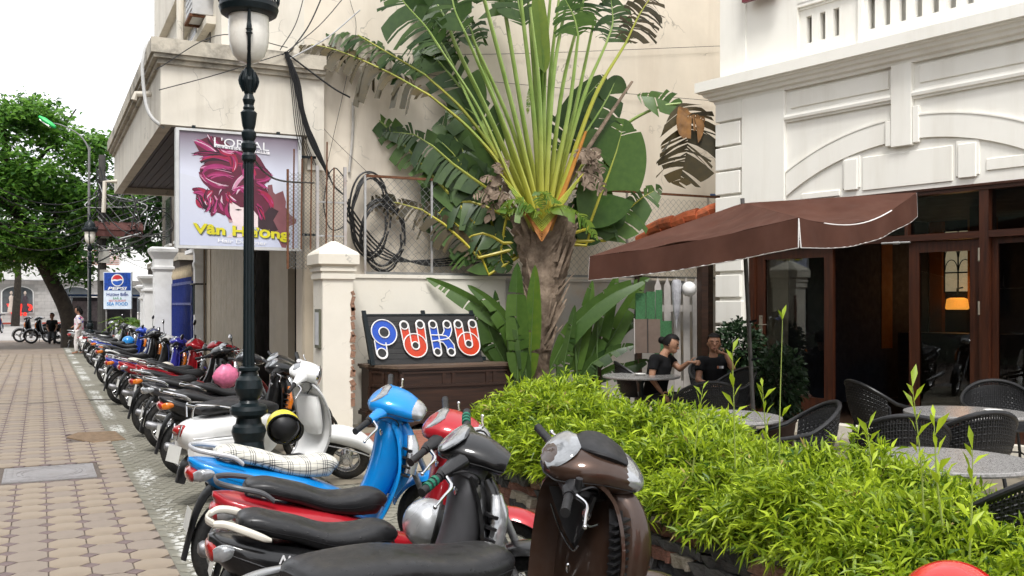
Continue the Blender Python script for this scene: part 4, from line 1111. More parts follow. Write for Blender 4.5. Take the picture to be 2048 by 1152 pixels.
for z0, z1 in ((.70, .725), (.53, .56)):
    mb = MB(); mb.b2((cut + .02, -.018, z0), (CW - .02, -.001, z1)); mb.build('drawer_rail', m_darkwood, ch, smooth=0)
for x in (cut + .005, .82, .95, 1.42, 1.52, CW - .06):
    mb = MB(); mb.b2((x, -.016, .56), (x + .045, -.001, .70)); mb.build('drawer_stile', m_darkwood, ch, smooth=0)
mb = MB(); mb.b2((cut, -.016, .225), (cut + .05, -.001, .53)); mb.b2((CW - .06, -.016, .225), (CW - .01, -.001, .53)); mb.build('corner_post', m_darkwood, ch, smooth=0, kind='stuff')
# canted left end relief
e0, e1 = Vector((0, cut * 1.6, 0)), Vector((cut, 0, 0)); ed = (e1 - e0); en = Vector((ed.y, -ed.x, 0)).normalized()
for f0, f1, z0, z1 in ((.04, .96, .70, .725), (.04, .96, .53, .56), (.04, .12, .56, .70), (.44, .52, .56, .70), (.88, .96, .56, .70), (.0, .08, .225, .53)):
    a_, b_ = e0 + ed * f0, e0 + ed * f1
    mb = MB(); o = en * .016
    mb.add([a_ + Vector((0, 0, z0)), b_ + Vector((0, 0, z0)), b_ + Vector((0, 0, z1)), a_ + Vector((0, 0, z1)), a_ + o + Vector((0, 0, z0)), b_ + o + Vector((0, 0, z0)), b_ + o + Vector((0, 0, z1)), a_ + o + Vector((0, 0, z1))],
           [(3, 2, 1, 0), (4, 5, 6, 7), (0, 1, 5, 4), (1, 2, 6, 5), (2, 3, 7, 6), (3, 0, 4, 7)]); mb.build('end_moulding', m_darkwood, ch, smooth=0)
ap = [(cut, .0), (cut + .10, .0), (cut + .16, .06), (cut + .26, .09), (cut + .36, .06), (CW - .62, .05), (CW - .42, .10), (CW - .30, .12), (CW - .22, .06), (CW - .1, .0), (CW, .0), (CW, .155), (cut, .155)]
mb = MB(); mb.prism(ap, lambda X, Y, h: (X, h, Y), .02, -.03); mb.build('scalloped_apron', m_darkwood, ch, smooth=0)
mb = MB(); mb.b2((0, .42, 0), (.08, CD, .155)); mb.b2((CW - .09, .1, 0), (CW, CD, .155)); mb.build('foot', m_darkwood, ch, smooth=0, kind='stuff')
mb = MB(); mb.ball((.95, -.02, .19), .018, 8, 6); mb.ball((1.45, -.02, .19), .018, 8, 6); mb.build('knob', m_darkwood, ch)

BD = thing('lettered_board', 'leaning black board with round blue and orange tube letters', 'sign', (3.73, 11.50, .802))
BW, BH = 1.50, .63
tilt = R(13)
BX = Vector((1, 0, 0)); BZ = Vector((-.10, math.sin(tilt), math.cos(tilt))).normalized(); BN = BX.cross(BZ).normalized()
def bp(x, z, d): return BX * x + BZ * z + BN * d
m_bb = wood('black_board', (.010, .010, .010), (.028, .027, .026), rough=.5, axis='x')
for i in range(9):
    mb = MB(); z0, z1 = i * BH / 9, (i + 1) * BH / 9 - .004
    mb.prism([(0.02, z0), (BW, z0), (BW, z1), (.02, z1)], lambda X, Y, h: bp(X, Y, h), -.03, 0); mb.build('plank', m_bb, BD, smooth=0)
mb = MB(); mb.prism([(-.035, -.005), (.018, -.005), (.018, BH + .005), (-.035, BH + .005)], lambda X, Y, h: bp(X, Y, h), -.035, .02); mb.build('side_rail', m_iron, BD, smooth=0)
mb = MB(); mb.prism([(-.03, BH), (BW, BH), (BW, BH + .022), (-.03, BH + .022)], lambda X, Y, h: bp(X, Y, h), -.035, .012); mb.build('top_rail', m_iron, BD, smooth=0)
for x, z in ((-.03, BH + .02), (.76, BH + .02), (1.44, BH + .02), (-.06, .02), (1.5, .02)):
    mb = MB(); mb.prism([(x, z), (x + .05, z), (x + .05, z + .05), (x, z + .05)], lambda X, Y, h: bp(X, Y, h), -.03, 0.002); mb.build('mounting_tab', m_iron, BD, smooth=0)
m_lb = M('letter_blue', (.008, .065, .42), rough=.35, var=.08, coat=.2); m_lr = M('letter_orange', (.52, .040, .008), rough=.35, var=.08, coat=.2); m_lo = M('letter_outline', (.74, .73, .72), rough=.4, var=.04)
def PB(x, y):   # crop pixel (scale 3.84, origin 690,600) to board coordinates; rows slope with perspective
    f = (x - 150) / (1030 - 150)
    top = 105 + (88 - 105) * f; bot = 488 + (450 - 488) * f
    g = (y - top) / (bot - top)
    xl = 130 + 48 * g; xr = 1015 + 48 * g
    return ((x - xl) / (xr - xl) * BW, (1 - g) * BH)
def ring(mb, pts, r=.0085):
    mb.tube([bp(p[0], p[1], .030) for p in pts], r, 8, cap=True)
def circ(cx, cz, r, n=30, a0=0, a1=2 * PI): return [(cx + r * math.cos(t), cz + r * math.sin(t)) for t in np.linspace(a0, a1, n)]
def face(name, pts, mat, holes=()):
    # flat letter plate; hole discs are dark plates on top
    mb = MB(); mb.prism(pts, lambda X, Y, h: bp(X, Y, h), .003, .024); return mb.build(name, mat, BD, smooth=0)
def hole(par, c, r):
    mb = MB(); mb.prism(circ(c[0], c[1], r, 24)[:-1], lambda X, Y, h: bp(X, Y, h), .018, .0255); mb.build('tube_end', m_bb, par, smooth=0)
def stem_poly(a, b, r):
    a, b = Vector(a), Vector(b); d = (b - a).normalized(); n = Vector((-d.y, d.x)); th = math.atan2(d.y, d.x)
    return [(a.x + r * math.cos(t), a.y + r * math.sin(t)) for t in np.linspace(th + PI / 2, th + 3 * PI / 2, 13)] + [(b.x + r * math.cos(t), b.y + r * math.sin(t)) for t in np.linspace(th - PI / 2, th + PI / 2, 13)]
def letter(name, mat, plates, holes, lines):
    root = None
    for k, pp in enumerate(plates):
        mb = MB(); mb.prism(pp, lambda X, Y, h: bp(X, Y, h), .003, .022 + .0015 * k)
        o = mb.build(name if root is None else 'letter_plate', mat, BD if root is None else root, smooth=0)
        root = root or o
    for c, r in holes: hole(root, c, r)
    mb = MB()
    for ln in lines: ring(mb, ln)
    mb.build('outline', m_lo, root)
def closed(p): return list(p) + [p[0]]
# P
pc, pr = PB(265, 237), .165; ps_ = PB(242, 398); rs_ = .072
letter('letter_p', m_lb, [stem_poly((ps_[0], pc[1]), ps_, rs_), circ(pc[0], pc[1], pr, 36)[:-1]], [(pc, .062), (ps_, .058)],
       [circ(pc[0], pc[1], pr), circ(pc[0], pc[1], .067), [(ps_[0] - rs_, pc[1] - .10), (ps_[0] - rs_, ps_[1])] + circ(ps_[0], ps_[1], rs_, 18, PI, 2 * PI) + [(ps_[0] + rs_, pc[1] - .13)], circ(ps_[0], ps_[1], .062)])
for cx0, nm in ((508, 'letter_u'), (945, 'letter_u')):
    bc = PB(cx0, 335 if cx0 < 600 else 315); br = .155
    tl = PB(425 if cx0 < 600 else 865, 180 if cx0 < 600 else 165); tr2 = PB(552 if cx0 < 600 else 985, 172 if cx0 < 600 else 160); tr_r = .058
    lo_ = [(bc[0] - br, tl[1])]
    letter(nm, m_lr, [stem_poly(tl, (bc[0] - br + tr_r, bc[1]), tr_r), stem_poly(tr2, (bc[0] + br - tr_r, bc[1]), tr_r), circ(bc[0], bc[1], br, 36)[:-1]], [(tl, .046), (tr2, .046), (bc, .042)],
           [circ(bc[0], bc[1], br), circ(tl[0], tl[1], .05), circ(tr2[0], tr2[1], .05), circ(bc[0], bc[1], .048), closed(stem_poly(tl, (bc[0] - br + tr_r, bc[1]), tr_r))[5:-1] if False else [(bc[0] - br, bc[1])] + circ(tl[0], tl[1], tr_r, 14, PI, 0) + [(bc[0] - .052, bc[1])] + circ(bc[0], bc[1], .052, 14, PI, 2 * PI) + [(tr2[0] - tr_r, tr2[1])] + circ(tr2[0], tr2[1], tr_r, 14, PI, 0) + [(bc[0] + br, bc[1])]])
k1, k2, k3, k4 = PB(655, 170), PB(683, 382), PB(772, 168), PB(795, 380); kr = .055
km = ((k1[1] + k2[1]) / 2)
kx = PB(700, 275)[0]
armU = [(k3[0] - kr, k3[1]), (k3[0] - kr, km + .10), (k3[0] - .09, km + .045), (kx - .02, km + .04), (kx - .02, km - .03), (kx + .12, km - .01), (k3[0] + .02, km + .03), (k3[0] + kr, km + .11), (k3[0] + kr, k3[1])] + circ(k3[0], k3[1], kr, 10, 0, PI)
armL = [(k4[0] + kr, k4[1]), (k4[0] + kr, km - .09), (k4[0] + .01, km - .02), (kx + .1, km + .03), (kx - .02, km + .03), (kx - .02, km - .04), (k4[0] - .09, km - .06), (k4[0] - kr, km - .12), (k4[0] - kr, k4[1])] + circ(k4[0], k4[1], kr, 10, PI, 2 * PI)
letter('letter_k', m_lb, [stem_poly(k1, k2, kr), armU[::-1], armL[::-1]], [(k1, .044), (k2, .044), (k3, .044), (k4, .044)],
       [circ(k1[0], k1[1], .048), circ(k2[0], k2[1], .048), circ(k3[0], k3[1], .048), circ(k4[0], k4[1], .048), closed(stem_poly(k1, k2, kr)), armU[0:4] + [(k1[0] - kr, km + .045)], [(k1[0] - kr, km - .04)] + armU[5:] + [armU[0]], armL[0:4] + [(kx - .02, km + .045)], armL[5:] + [armL[0]]])
# ================================================================== street lamps
def street_lamp(loc, label):
    t = thing('street_lamp', label, 'street lamp', loc, group='ornate street lamps'); t.scale = (.76, .76, 1)
    mb = MB(); mb.lathe([(.19, 0), (.19, .06), (.165, .08), (.165, .30), (.17, .31), (.17, .33), (.160, .345), (.16, .42), (.168, .43), (.168, .45), (.155, .465), (.135, .55), (.15, .58), (.165, .62), (.15, .66), (.125, .68), (.115, .72), (.175, .75), (.18, .78), (.165, .81), (.10, .83), (.085, .85), (.12, .89), (.135, .94), (.12, 1.0), (.085, 1.03), (.075, 1.06), (.10, 1.07), (.10, 1.09), (.072, 1.10)], n=28)
    mb.build('pedestal', m_iron, t, smooth=28)
    mb = MB()
    n = 24; prof_ = [(1.10, .056), (2.62, .046)]
    vv, ff = [], []
    for z, r in prof_:
        for j in range(n):
            a = 2 * PI * j / n; rr = r * (1.0 if j % 2 else .88)
            vv.append((rr * math.cos(a), rr * math.sin(a), z))
    for j in range(n): ff.append((j, (j + 1) % n, n + (j + 1) % n, n + j))
    mb.add(vv, ff); mb.build('shaft', m_iron, t, smooth=20)
    mb = MB(); mb.lathe([(.05, 2.60), (.068, 2.62), (.068, 2.65), (.052, 2.67), (.072, 2.70), (.072, 2.735), (.052, 2.755), (.070, 2.79), (.07, 2.82), (.05, 2.84), (.062, 2.87), (.076, 2.95), (.078, 2.965), (.05, 2.985), (.055, 3.0), (.045, 3.02), (.06, 3.06), (.04, 3.10), (.06, 3.15), (.075, 3.20), (.06, 3.25), (.05, 3.28), (.03, 3.30)], n=24); mb.build('collar', m_iron, t, smooth=28)
    for k in range(6):
        a = k * PI / 3; mb = MB(); mb.tube([(.05 * math.cos(a), .05 * math.sin(a), 3.12), (.085 * math.cos(a), .085 * math.sin(a), 3.2), (.055 * math.cos(a), .055 * math.sin(a), 3.27)], [.012, .018, .01], 6, sm=7); mb.build('acanthus_leaf', m_iron, t)
    mb = MB(); mb.lathe([(.02, 3.33), (.10, 3.345), (.15, 3.39), (.182, 3.46), (.192, 3.55), (.190, 3.68), (.185, 3.70)], n=36); mb.build('globe', globe_mat, t)
    mb = MB(); mb.lathe([(.185, 3.67), (.235, 3.675), (.265, 3.69), (.282, 3.73), (.275, 3.765), (.25, 3.775), (.22, 3.80), (.20, 3.86), (.16, 3.93), (.10, 3.98), (.04, 4.01), (.035, 4.06), (.05, 4.10), (.03, 4.16), (.002, 4.2)], n=36); hd = mb.build('hood', m_iron, t, smooth=28)
    for k in range(20):
        a = 2 * PI * k / 20; c_, s_ = math.cos(a), math.sin(a); tall = .10 if k % 2 else .065
        mb = MB(); r0 = .272
        tx_, ty_ = -s_, c_
        def q(w, h, o=0): return ((r0 + o) * c_ + tx_ * w, (r0 + o) * s_ + ty_ * w, 3.765 + h)
        mb.tube([q(-.03, 0), q(-.032, .02, .01), q(-.012, .035, .014), q(0, tall * .7, .02), q(0, tall, .012)], [.006, .008, .007, .008, .002], 5)
        mb.tube([q(.03, 0), q(.032, .02, .01), q(.012, .035, .014), q(0, tall * .7, .02)], [.006, .008, .007, .006], 5)
        mb.build('crown_leaf', m_iron, hd)
    for a in (R(-100), R(80)):
        c_, s_ = math.cos(a), math.sin(a)
        mb = MB(); mb.tube([(.05 * c_, .05 * s_, 3.22), (.09 * c_, .09 * s_, 3.33), (.205 * c_, .205 * s_, 3.47), (.215 * c_, .215 * s_, 3.55), (.215 * c_, .215 * s_, 3.60), (.235 * c_, .235 * s_, 3.70)], [.018, .020, .016, .026, .018, .014], 8, sm=18); mb.build('arm', m_iron, t)
        mb = MB(); mb.lathe([(.018, 0), (.034, .01), (.02, .025), (.034, .04), (.018, .05)], (.21 * c_, .21 * s_, 3.50), n=10); mb.build('arm_bead', m_iron, t)
    return t
globe_mat = M('opal_globe', (.80, .77, .70), rough=.25, var=.03, stain=(.50, .38, .24), stain_amt=.35, stain_scale=2.2, coat=.3)
street_lamp((1.38, 7.2, 0), 'tall dark iron street lamp with white globe in front of the salon sign')
street_lamp((1.30, 30.4, 0), 'distant iron street lamp beside the maroon awning and the tree')
mb = MB(); mb.b2((-.085, -.05, 2.975), (.085, .05, 3.0)); mb.b2((.06, -.06, 2.84), (.07, -.05, 2.98))
# ================================================================== motorbikes
def paint(name, col, flake=0.0):
    return M('paint_' + name, col, rough=.34, metal=flake, var=.06, scale=5, coat=.7, rvar=.06, spec=.3, stain=tuple(.82 * c + .05 for c in col), stain_amt=.35, stain_scale=4)
m_tyre = M('tyre_rubber', (.014, .014, .014), rough=.8, var=.3, scale=20, bump=.4, bscale=120, stain=(.07, .06, .05), stain_amt=.6, stain_scale=6)
m_rimc = M('chrome_rim', (.55, .55, .56), rough=.25, metal=.9, var=.15, scale=10)
m_rimg = M('grey_alloy', (.22, .22, .23), rough=.4, metal=.7, var=.15, scale=10)
m_chrome = M('chrome', (.65, .65, .66), rough=.16, metal=1.0, var=.08)
m_alu = M('cast_aluminium', (.30, .30, .31), rough=.5, metal=.8, var=.2, scale=12, stain=(.05, .045, .04), stain_amt=.6, stain_scale=8)
m_seat = M('seat_vinyl', (.013, .013, .014), rough=.40, var=.2, scale=9, drops=.35, spec=.45)
m_seat2 = M('seat_vinyl_dry', (.014, .014, .015), rough=.5, var=.2, scale=9, bump=.08, bscale=220)
m_plast = M('trim_plastic', (.009, .009, .010), rough=.48, var=.2, scale=10)
m_greypl = M('grey_plastic', (.07, .07, .075), rough=.4, var=.1, scale=8)
m_lens = M('clear_lens', (.36, .37, .38), rough=.12, var=.3, scale=18, coat=1, metal=.5)
m_red = M('red_lens', (.30, .012, .010), rough=.12, var=.2, scale=20, coat=.8)
m_amber = M('amber_lens', (.62, .16, .01), rough=.12, var=.2, scale=20, coat=.8)
m_plate = M('number_plate', (.55, .55, .52), rough=.5, var=.08)
m_meter = M('meter_glass', (.20, .21, .22), rough=.08, var=.35, scale=14, coat=1, rvar=.02)
m_spring = M('spring_red', (.30, .03, .02), rough=.4)

def wheel_parts(x, r, w, style, nm, steer):
    out = []
    ty = MB(); t = r * .155 if style != 'fat' else r * .24
    prof = [(r - t + t * math.cos(a) * 1.0, w / 2 * math.sin(a)) for a in np.linspace(-PI * .80, PI * .80, 15)]
    ty.lathe([(max(p, r - 1.75 * t), h) for p, h in prof], (x, 0, r), 'y', 40, closed=True)
    rm = MB(); ri = r - 1.55 * t
    rm.lathe([(ri, -w * .33), (ri - .012, -w * .34), (ri - .022, -w * .18), (ri - .024, 0), (ri - .022, w * .18), (ri - .012, w * .34), (ri, w * .33)], (x, 0, r), 'y', 40, closed=True)
    rm.lathe([(.0, -w * .62), (.030, -w * .62), (.034, -w * .5), (.062, -w * .42), (.066, w * .42), (.034, w * .5), (.03, w * .62), (.0, w * .62)], (x, 0, r), 'y', 24)
    sp = MB()
    if style == 'spoke':
        for k in range(32):
            a = 2 * PI * k / 32; a2 = a + (.55 if k % 2 else -.55); s = 1 if (k // 2) % 2 else -1
            sp.tube([(x + .06 * math.cos(a2), s * w * .36, r + .06 * math.sin(a2)), (x + (ri - .015) * math.cos(a), 0, r + (ri - .015) * math.sin(a))], .0024, 4, cap=False)
    else:
        ns = 5 if style == 'fat' else 3
        for k in range(ns):
            for d in ((-.16, .16) if style != 'fat' else (0,)):
                a = 2 * PI * k / ns + .3; a2 = a + d
                sp.tube([(x + .05 * math.cos(a), 0, r + .05 * math.sin(a)), (x + (ri - .012) * math.cos(a2), 0, r + (ri - .012) * math.sin(a2))], [.022, .015], 8)
    out += [(nm, rm, 'rim', None, steer), ('tyre', ty, 'tyre', nm, steer), ('spokes', sp, 'rim', nm, steer)]
    return out

def sheet_fn(prof, half, wing, y_pow=2.0):
    # prof: list of (v, x, z); half: list of (v, half width)
    vs_ = [p[0] for p in prof]; xs = [p[1] for p in prof]; zs = [p[2] for p in prof]
    hv = [p[0] for p in half]; hw = [p[1] for p in half]
    K = spline([(p[1], p[2]) for p in prof], 41)
    H = spline([(q,) for _, q in half], 41)
    def fn(u, v):
        i = int(round(v * 40)); w = u * 2 - 1
        h = float(H[i][0])
        return (K[i][0] - wing * abs(w) ** y_pow, w * h, K[i][1])
    return fn

def arc_fender(x, r, z, a0, a1, w, lip=.02):
    def fn(u, v):
        a = R(a0 + (a1 - a0) * v); s = u * 2 - 1
        rr = r - lip * abs(s) ** 3
        taper = .75 + .25 * math.sin(PI * min(1, .15 + v * .85))
        return (x + rr * math.cos(a), s * w * taper, z + rr * math.sin(a))
    return fn

def grip_set(yo, z, x0, add, lever='chrome', both=(1, -1), gripcol='grip'):
    for s in both:
        g = MB(); n = 13
        g.tube([(x0 - .035 * i / (n - 1), s * (yo + .13 * i / (n - 1)), z) for i in range(n)], [.0165 + (.002 if i % 2 else 0) for i in range(n - 1)] + [.0195], 10)
        add('grip', g, gripcol, None, True)
        b = MB(); b.tube([(x0 + .005, s * (yo - .055), z), (x0, s * yo, z)], [.024, .021], 10); add('switch_box', b, 'trim', None, True)
        cb = MB(); cb.tube([(x0 + .02, s * (yo - .04), z - .01), (x0 + .10, s * (yo - .06), z + .015), (x0 + .15, s * (yo - .13), z - .05), (x0 + .12, s * .05, z - .16)], .0045, 5, sm=14); add('brake_cable', cb, 'trim', None, True)
        l = MB(); l.tube([(x0 + .03, s * (yo - .02), z - .004), (x0 + .065, s * (yo + .03), z - .012), (x0 + .05, s * (yo + .10), z - .02), (x0 + .035, s * (yo + .165), z - .028)], [.010, .0075, .006, .006], 8, sm=12); l.ball((x0 + .035, s * (yo + .168), z - .028), .0095, 8, 6)
        add('brake_lever', l, lever, None, True)

def chassis(add, R_, muff=True, wb=1.24, eng=True):
    if eng:
        e = MB(); e.lathe([(.0, -.12), (.085, -.12), (.105, -.10), (.11, -.05), (.11, .05), (.10, .11), (0, .12)], (.44, 0, .30), 'y', 24)
        e.loft([(.48, 0, .32, .07, .06, .06, 3), (.60, 0, .345, .065, .055, .055, 3), (.66, 0, .36, .05, .05, .05, 3)], 12, 8)
        add('engine', e, 'alu', None, False)
        for k in range(6):
            f = MB(); x = .50 + k * .026; f.box((x, 0, .33 + k * .006), (.007, .17, .15), rot=Matrix.Rotation(R(-14), 3, 'Y')); add('cooling_fin', f, 'alu', 'engine', False)
    for s in (-1, 1):
        a = MB(); a.tube([(.42, s * .085, .34), (.2, s * .09, .31), (0, s * .09, R_)], .017, 8); add('swing_arm', a, 'trim', None, False)
        sh = MB(); sh.tube([(.0, s * .115, R_ + .03), (.10, s * .115, .62)], .012, 8)
        p0, p1 = Vector((.02, s * .115, R_ + .10)), Vector((.09, s * .115, .58)); ax = (p1 - p0); ex = Vector((0, 1, 0)); ez = ax.normalized().cross(ex)
        sh.tube([p0 + ax * (t / 54) + (ex * math.cos(t * .75) + ez * math.sin(t * .75)) * .024 for t in range(55)], .0045, 5, cap=False)
        add('shock_absorber', sh, 'chrome', None, False)
        pg = MB(); pg.tube([(.36, s * .10, .30), (.36, s * .26, .285)], .014, 8); pg.tube([(.02 + .25, s * .10, .36), (.18, s * .13, .36), (.16, s * .22, .355)], .012, 8); add('foot_peg', pg, 'trim', None, False)
    if muff:
        m_ = MB(); m_.tube([(.62, -.07, .26), (.52, -.13, .20), (.30, -.155, .21), (.22, -.16, .22)], .016, 10, sm=14); m_.tube([(.24, -.16, .22), (.20, -.162, .228), (-.20, -.17, .305), (-.36, -.172, .335), (-.385, -.172, .34)], [.022, .040, .046, .042, .026], 14)
        add('muffler', m_, 'muffler', None, False)
        hsd = MB(); hsd.tube([(.10, -.185, .26), (-.14, -.19, .31)], .034, 10, flat=.7); add('heat_shield', hsd, 'chrome', 'muffler', False)
    st = MB(); st.tube([(.36, .10, .25), (.30, .16, .12), (.26, .24, .015)], .010, 7); st.tube([(.30, -.1, .24), (.14, -.12, .06), (.05, -.12, .03)], .010, 7); add('stand', st, 'trim', None, False)
    ch_ = MB(); ch_.loft([(-.05, .10, R_, .012, .035, .035, 4), (.2, .10, R_ + .01, .014, .055, .055, 4), (.45, .10, R_ + .02, .014, .07, .06, 4)], 10, 8); add('chain_case', ch_, 'trim', None, False)

def seam(mb, dz, t=.0022):
    o = MB(); o.loft([(k[0], k[1], k[2] + dz, k[3] + .0012, t, t, 5) for k in mb.keys], 14, 26); return o
def make_type(kind):
    L = []
    add = lambda nm, mb, mk, par=None, steer=False, smooth=38: L.append((nm, mb.mesh(nm, smooth), mk, par, steer))
    if kind in ('ub', 'at'):
        at_ = kind == 'at'
        R_ = .285; WB = 1.24
        st = 'cast' if at_ else 'spoke'
        for nm, mb, mk, par, s in wheel_parts(0, R_, .085, st, 'rear_wheel', False): add(nm, mb, mk, par, s)
        for nm, mb, mk, par, s in wheel_parts(WB, R_, .075, st, 'front_wheel', True): add(nm, mb, mk, par, s)
        chassis(add, R_)
        f = MB()
        if at_:
            f.loft([(-.52, 0, .735, .02, .01, .015, 2), (-.44, 0, .715, .09, .035, .07, 2.3), (-.25, 0, .68, .138, .055, .115, 2.8), (0, 0, .635, .158, .07, .135, 3), (.25, 0, .575, .155, .075, .15, 3), (.42, 0, .51, .135, .07, .14, 2.8), (.56, 0, .45, .10, .05, .10, 2.4)], 22, 30)
        else:
            f.loft([(-.52, 0, .765, .02, .01, .015, 2), (-.43, 0, .735, .085, .035, .06, 2.3), (-.25, 0, .695, .132, .055, .095, 2.7), (0, 0, .645, .155, .065, .115, 2.9), (.25, 0, .585, .155, .075, .13, 2.9), (.45, 0, .515, .13, .07, .12, 2.7), (.62, 0, .45, .095, .06, .08, 2.4), (.80, 0, .43, .055, .05, .055, 2.2)], 22, 30)
        add('tail_fairing', f, 'paint'); add('panel_seam', seam(f, -.012), 'trim', 'tail_fairing')
        if at_:
            s = MB(); s.loft([(.30, 0, .50, .10, .06, .09, 2.6), (.50, 0, .42, .095, .055, .09, 2.6), (.68, 0, .385, .09, .05, .08, 2.6), (.82, 0, .42, .085, .06, .07, 2.6)], 18, 14); add('centre_tunnel', s, 'inner')
            for sd_ in (-1, 1):
                b = MB(); b.box((.64, sd_ * .15, .285), (.34, .14, .035)); add('foot_board', b, 'inner', None, False, 0)
            s = MB(); s.loft([(-.46, -.0, .705, .09, .004, .012, 3), (-.2, 0, .665, .15, .004, .014, 3), (.1, 0, .61, .163, .004, .014, 3)], 16, 14); add('side_stripe', s, 'stripe')
        seat = MB()
        seat.loft([(-.27, 0, .775, .05, .015, 0.014, 3.0), (-.22, 0, .785, .08, .032, 0.025, 3.0), (-.06, 0, .778, .100, .040, 0.040, 3.0), (.10, 0, .745, .112, .036, 0.047, 3.0), (.24, 0, .700, .116, .034, 0.054, 3.0), (.36, 0, .685, .108, .045, 0.061, 3.0), (.46, 0, .69, .09, .05, 0.072, 3.0), (.52, 0, .675, .06, .04, 0.065, 2.6), (.535, 0, .66, .035, .02, 0.036, 2.2)], 24, 34)
        add('seat', seat, 'seat'); add('panel_seam', seam(seat, -.012, .003), 'trim', 'seat')
        g = MB()
        if at_:
            for s in (-1, 1):
                g.loft([(-.50, s * .075, .80, .022, .010, .012, 2.6), (-.40, s * .115, .805, .026, .012, .014, 2.6), (-.25, s * .150, .785, .026, .014, .016, 2.6), (-.10, s * .155, .755, .020, .014, .014, 2.6), (-.02, s * .150, .74, .010, .008, .008, 2.2)], 12, 16)
            g.tube([(-.49, -.08, .80), (-.535, 0, .80), (-.49, .08, .80)], .016, 8, sm=9)
        else:
            g.tube([(-.06, -.145, .745), (-.16, -.15, .785), (-.34, -.135, .81), (-.47, -.08, .822), (-.50, 0, .824), (-.47, .08, .822), (-.34, .135, .81), (-.16, .15, .785), (-.06, .145, .745)], .0135, 9, sm=40)
        add('grab_rail', g, 'rail')
        t = MB(); t.loft([(-.545, 0, .685, .035, .015, .02, 2), (-.52, 0, .69, .075, .03, .045, 2.4), (-.46, 0, .695, .088, .03, .05, 2.4), (-.40, 0, .69, .08, .02, .035, 2.4)], 16, 10); add('tail_light', t, 'tail')
        for s in (-1, 1):
            b = MB(); b.loft([(-.50, s * .078, .685, .020, .020, .026, 2.2), (-.44, s * .098, .695, .022, .030, .036, 2.3), (-.36, s * .108, .70, .016, .024, .028, 2.2), (-.28, s * .110, .70, .006, .006, .006, 2)], 12, 12); add('indicator', b, 'ind')
        mg = MB()
        mg.sheet(sheet_fn([(0, -.12, .60), (.3, -.34, .60), (.6, -.46, .50), (.85, -.53, .36), (1, -.58, .24)], [(0, .07), (.3, .075), (.6, .065), (.85, .05), (1, .045)], -.03), 6, 14, .012); add('rear_mudguard', mg, 'trim')
        pl_ = MB(); pl_.box((-.525, 0, .45), (.004, .12, .12), rot=Matrix.Rotation(R(20), 3, 'Y')); add('number_plate', pl_, 'plate', None, False, 0)
        un = MB(); un.loft([(-.30, 0, .60, .075, .03, .05, 2.6), (0, 0, .56, .08, .03, .05, 2.6), (.3, 0, .47, .08, .04, .08, 2.6), (.46, 0, .42, .06, .04, .06, 2.6)], 14, 12); add('under_frame', un, 'trim')
        hwid = .225 if at_ else .205
        ls = MB(); ls.sheet(sheet_fn([(0, .93, .90), (.2, .945, .80), (.5, .925, .62), (.8, .85, .42), (1, .78, .30)], [(0, .075), (.2, .15), (.5, hwid), (.8, hwid * .86), (1, hwid * .6)], .075), 16, 22, .016); add('leg_shield', ls, 'shield')
        cl = MB(); cl.loft([(.87, 0, .935, .06, .06, .06, 2.4), (.885, 0, .83, .085, .085, .085, 2.6), (.86, 0, .69, .085, .09, .085, 2.6), (.81, 0, .56, .08, .085, .08, 2.6), (.74, 0, .45, .07, .07, .07, 2.5)], 16, 16); add('steering_cover', cl, 'inner' if at_ else 'shield')
        kx = MB(); kx.lathe([(0, 0), (.016, 0), (.018, .008), (.008, .012), (0, .012)], (.812, -.045, .845), 'x', 14, rot=Matrix.Rotation(R(180), 3, 'Z')); add('key_switch', kx, 'chrome')
        nc = MB(); nc.loft([(.955, 0, .89, .07, .03, .05, 2.4), (.985, 0, .80, .115, .04, .06, 2.5), (.985, 0, .68, .12, .04, .06, 2.5), (.95, 0, .56, .09, .03, .06, 2.5), (.90, 0, .47, .05, .02, .05, 2.4)], 18, 16); add('front_cover', nc, 'paint')
        for s in (-1, 1):
            ww = MB(); ww.loft([(.985, s * .10, .83, .02, .02, .03, 2.3), (.985, s * .145, .74, .025, .03, .05, 2.3), (.955, s * .165, .62, .02, .025, .05, 2.3)], 10, 9); add('front_indicator', ww, 'ind')
            vn = MB()
            for k in range(4): vn.box((.93 - k * .012, s * (.155 + .012 * k), .76 - k * .045), (.05, .06, .012), rot=Matrix.Rotation(R(20), 3, 'Y'))
            add('vent', vn, 'trim', 'leg_shield', False, 0)
        # steering group
        q_ = .78 if at_ else 1
        hc = MB(); hc.loft([(.755, 0, .99, .045, .02, .02, 2.2), (.79, 0, 1.0, .105 * q_, .045 * q_, .04 * q_, 2.3), (.86, 0, 1.015, .135 * q_, .065 * q_, .06 * q_, 2.4), (.95, 0, 1.005, .125 * q_, .062 * q_, .07 * q_, 2.4), (1.02, 0, .985, .105 * q_, .05 * q_, .065 * q_, 2.3), (1.06, 0, .97, .08 * q_, .035, .05, 2.1)], 22, 22); add('headset_cowl', hc, 'paint', None, True); add('panel_seam', seam(hc, -.01), 'trim', 'headset_cowl', True)
        hl = MB(); hl.loft([(.985, 0, .990, .100, .046, .055, 2.3), (1.04, 0, .985, .094, .044, .05, 2.3), (1.085, 0, .968, .070, .032, .04, 2.1), (1.10, 0, .962, .045, .02, .025, 2)], 20, 12); 
        if not at_: add('headlight', hl, 'lens', None, True)
        else:
            hl = MB(); hl.loft([(.99, 0, .80, .10, .03, .05, 2.4), (1.03, 0, .74, .10, .03, .04, 2.4), (1.02, 0, .66, .07, .02, .03, 2.2)], 16, 10); add('headlight', hl, 'lens')
        hk = MB(); hk.loft([(.86, 0, .955, .11, .03, .03, 2.4), (.93, 0, .925, .10, .04, .04, 2.4), (.96, 0, .90, .07, .03, .03, 2.3)], 14, 9); add('headset_lower', hk, 'inner' if at_ else 'paint', None, True)
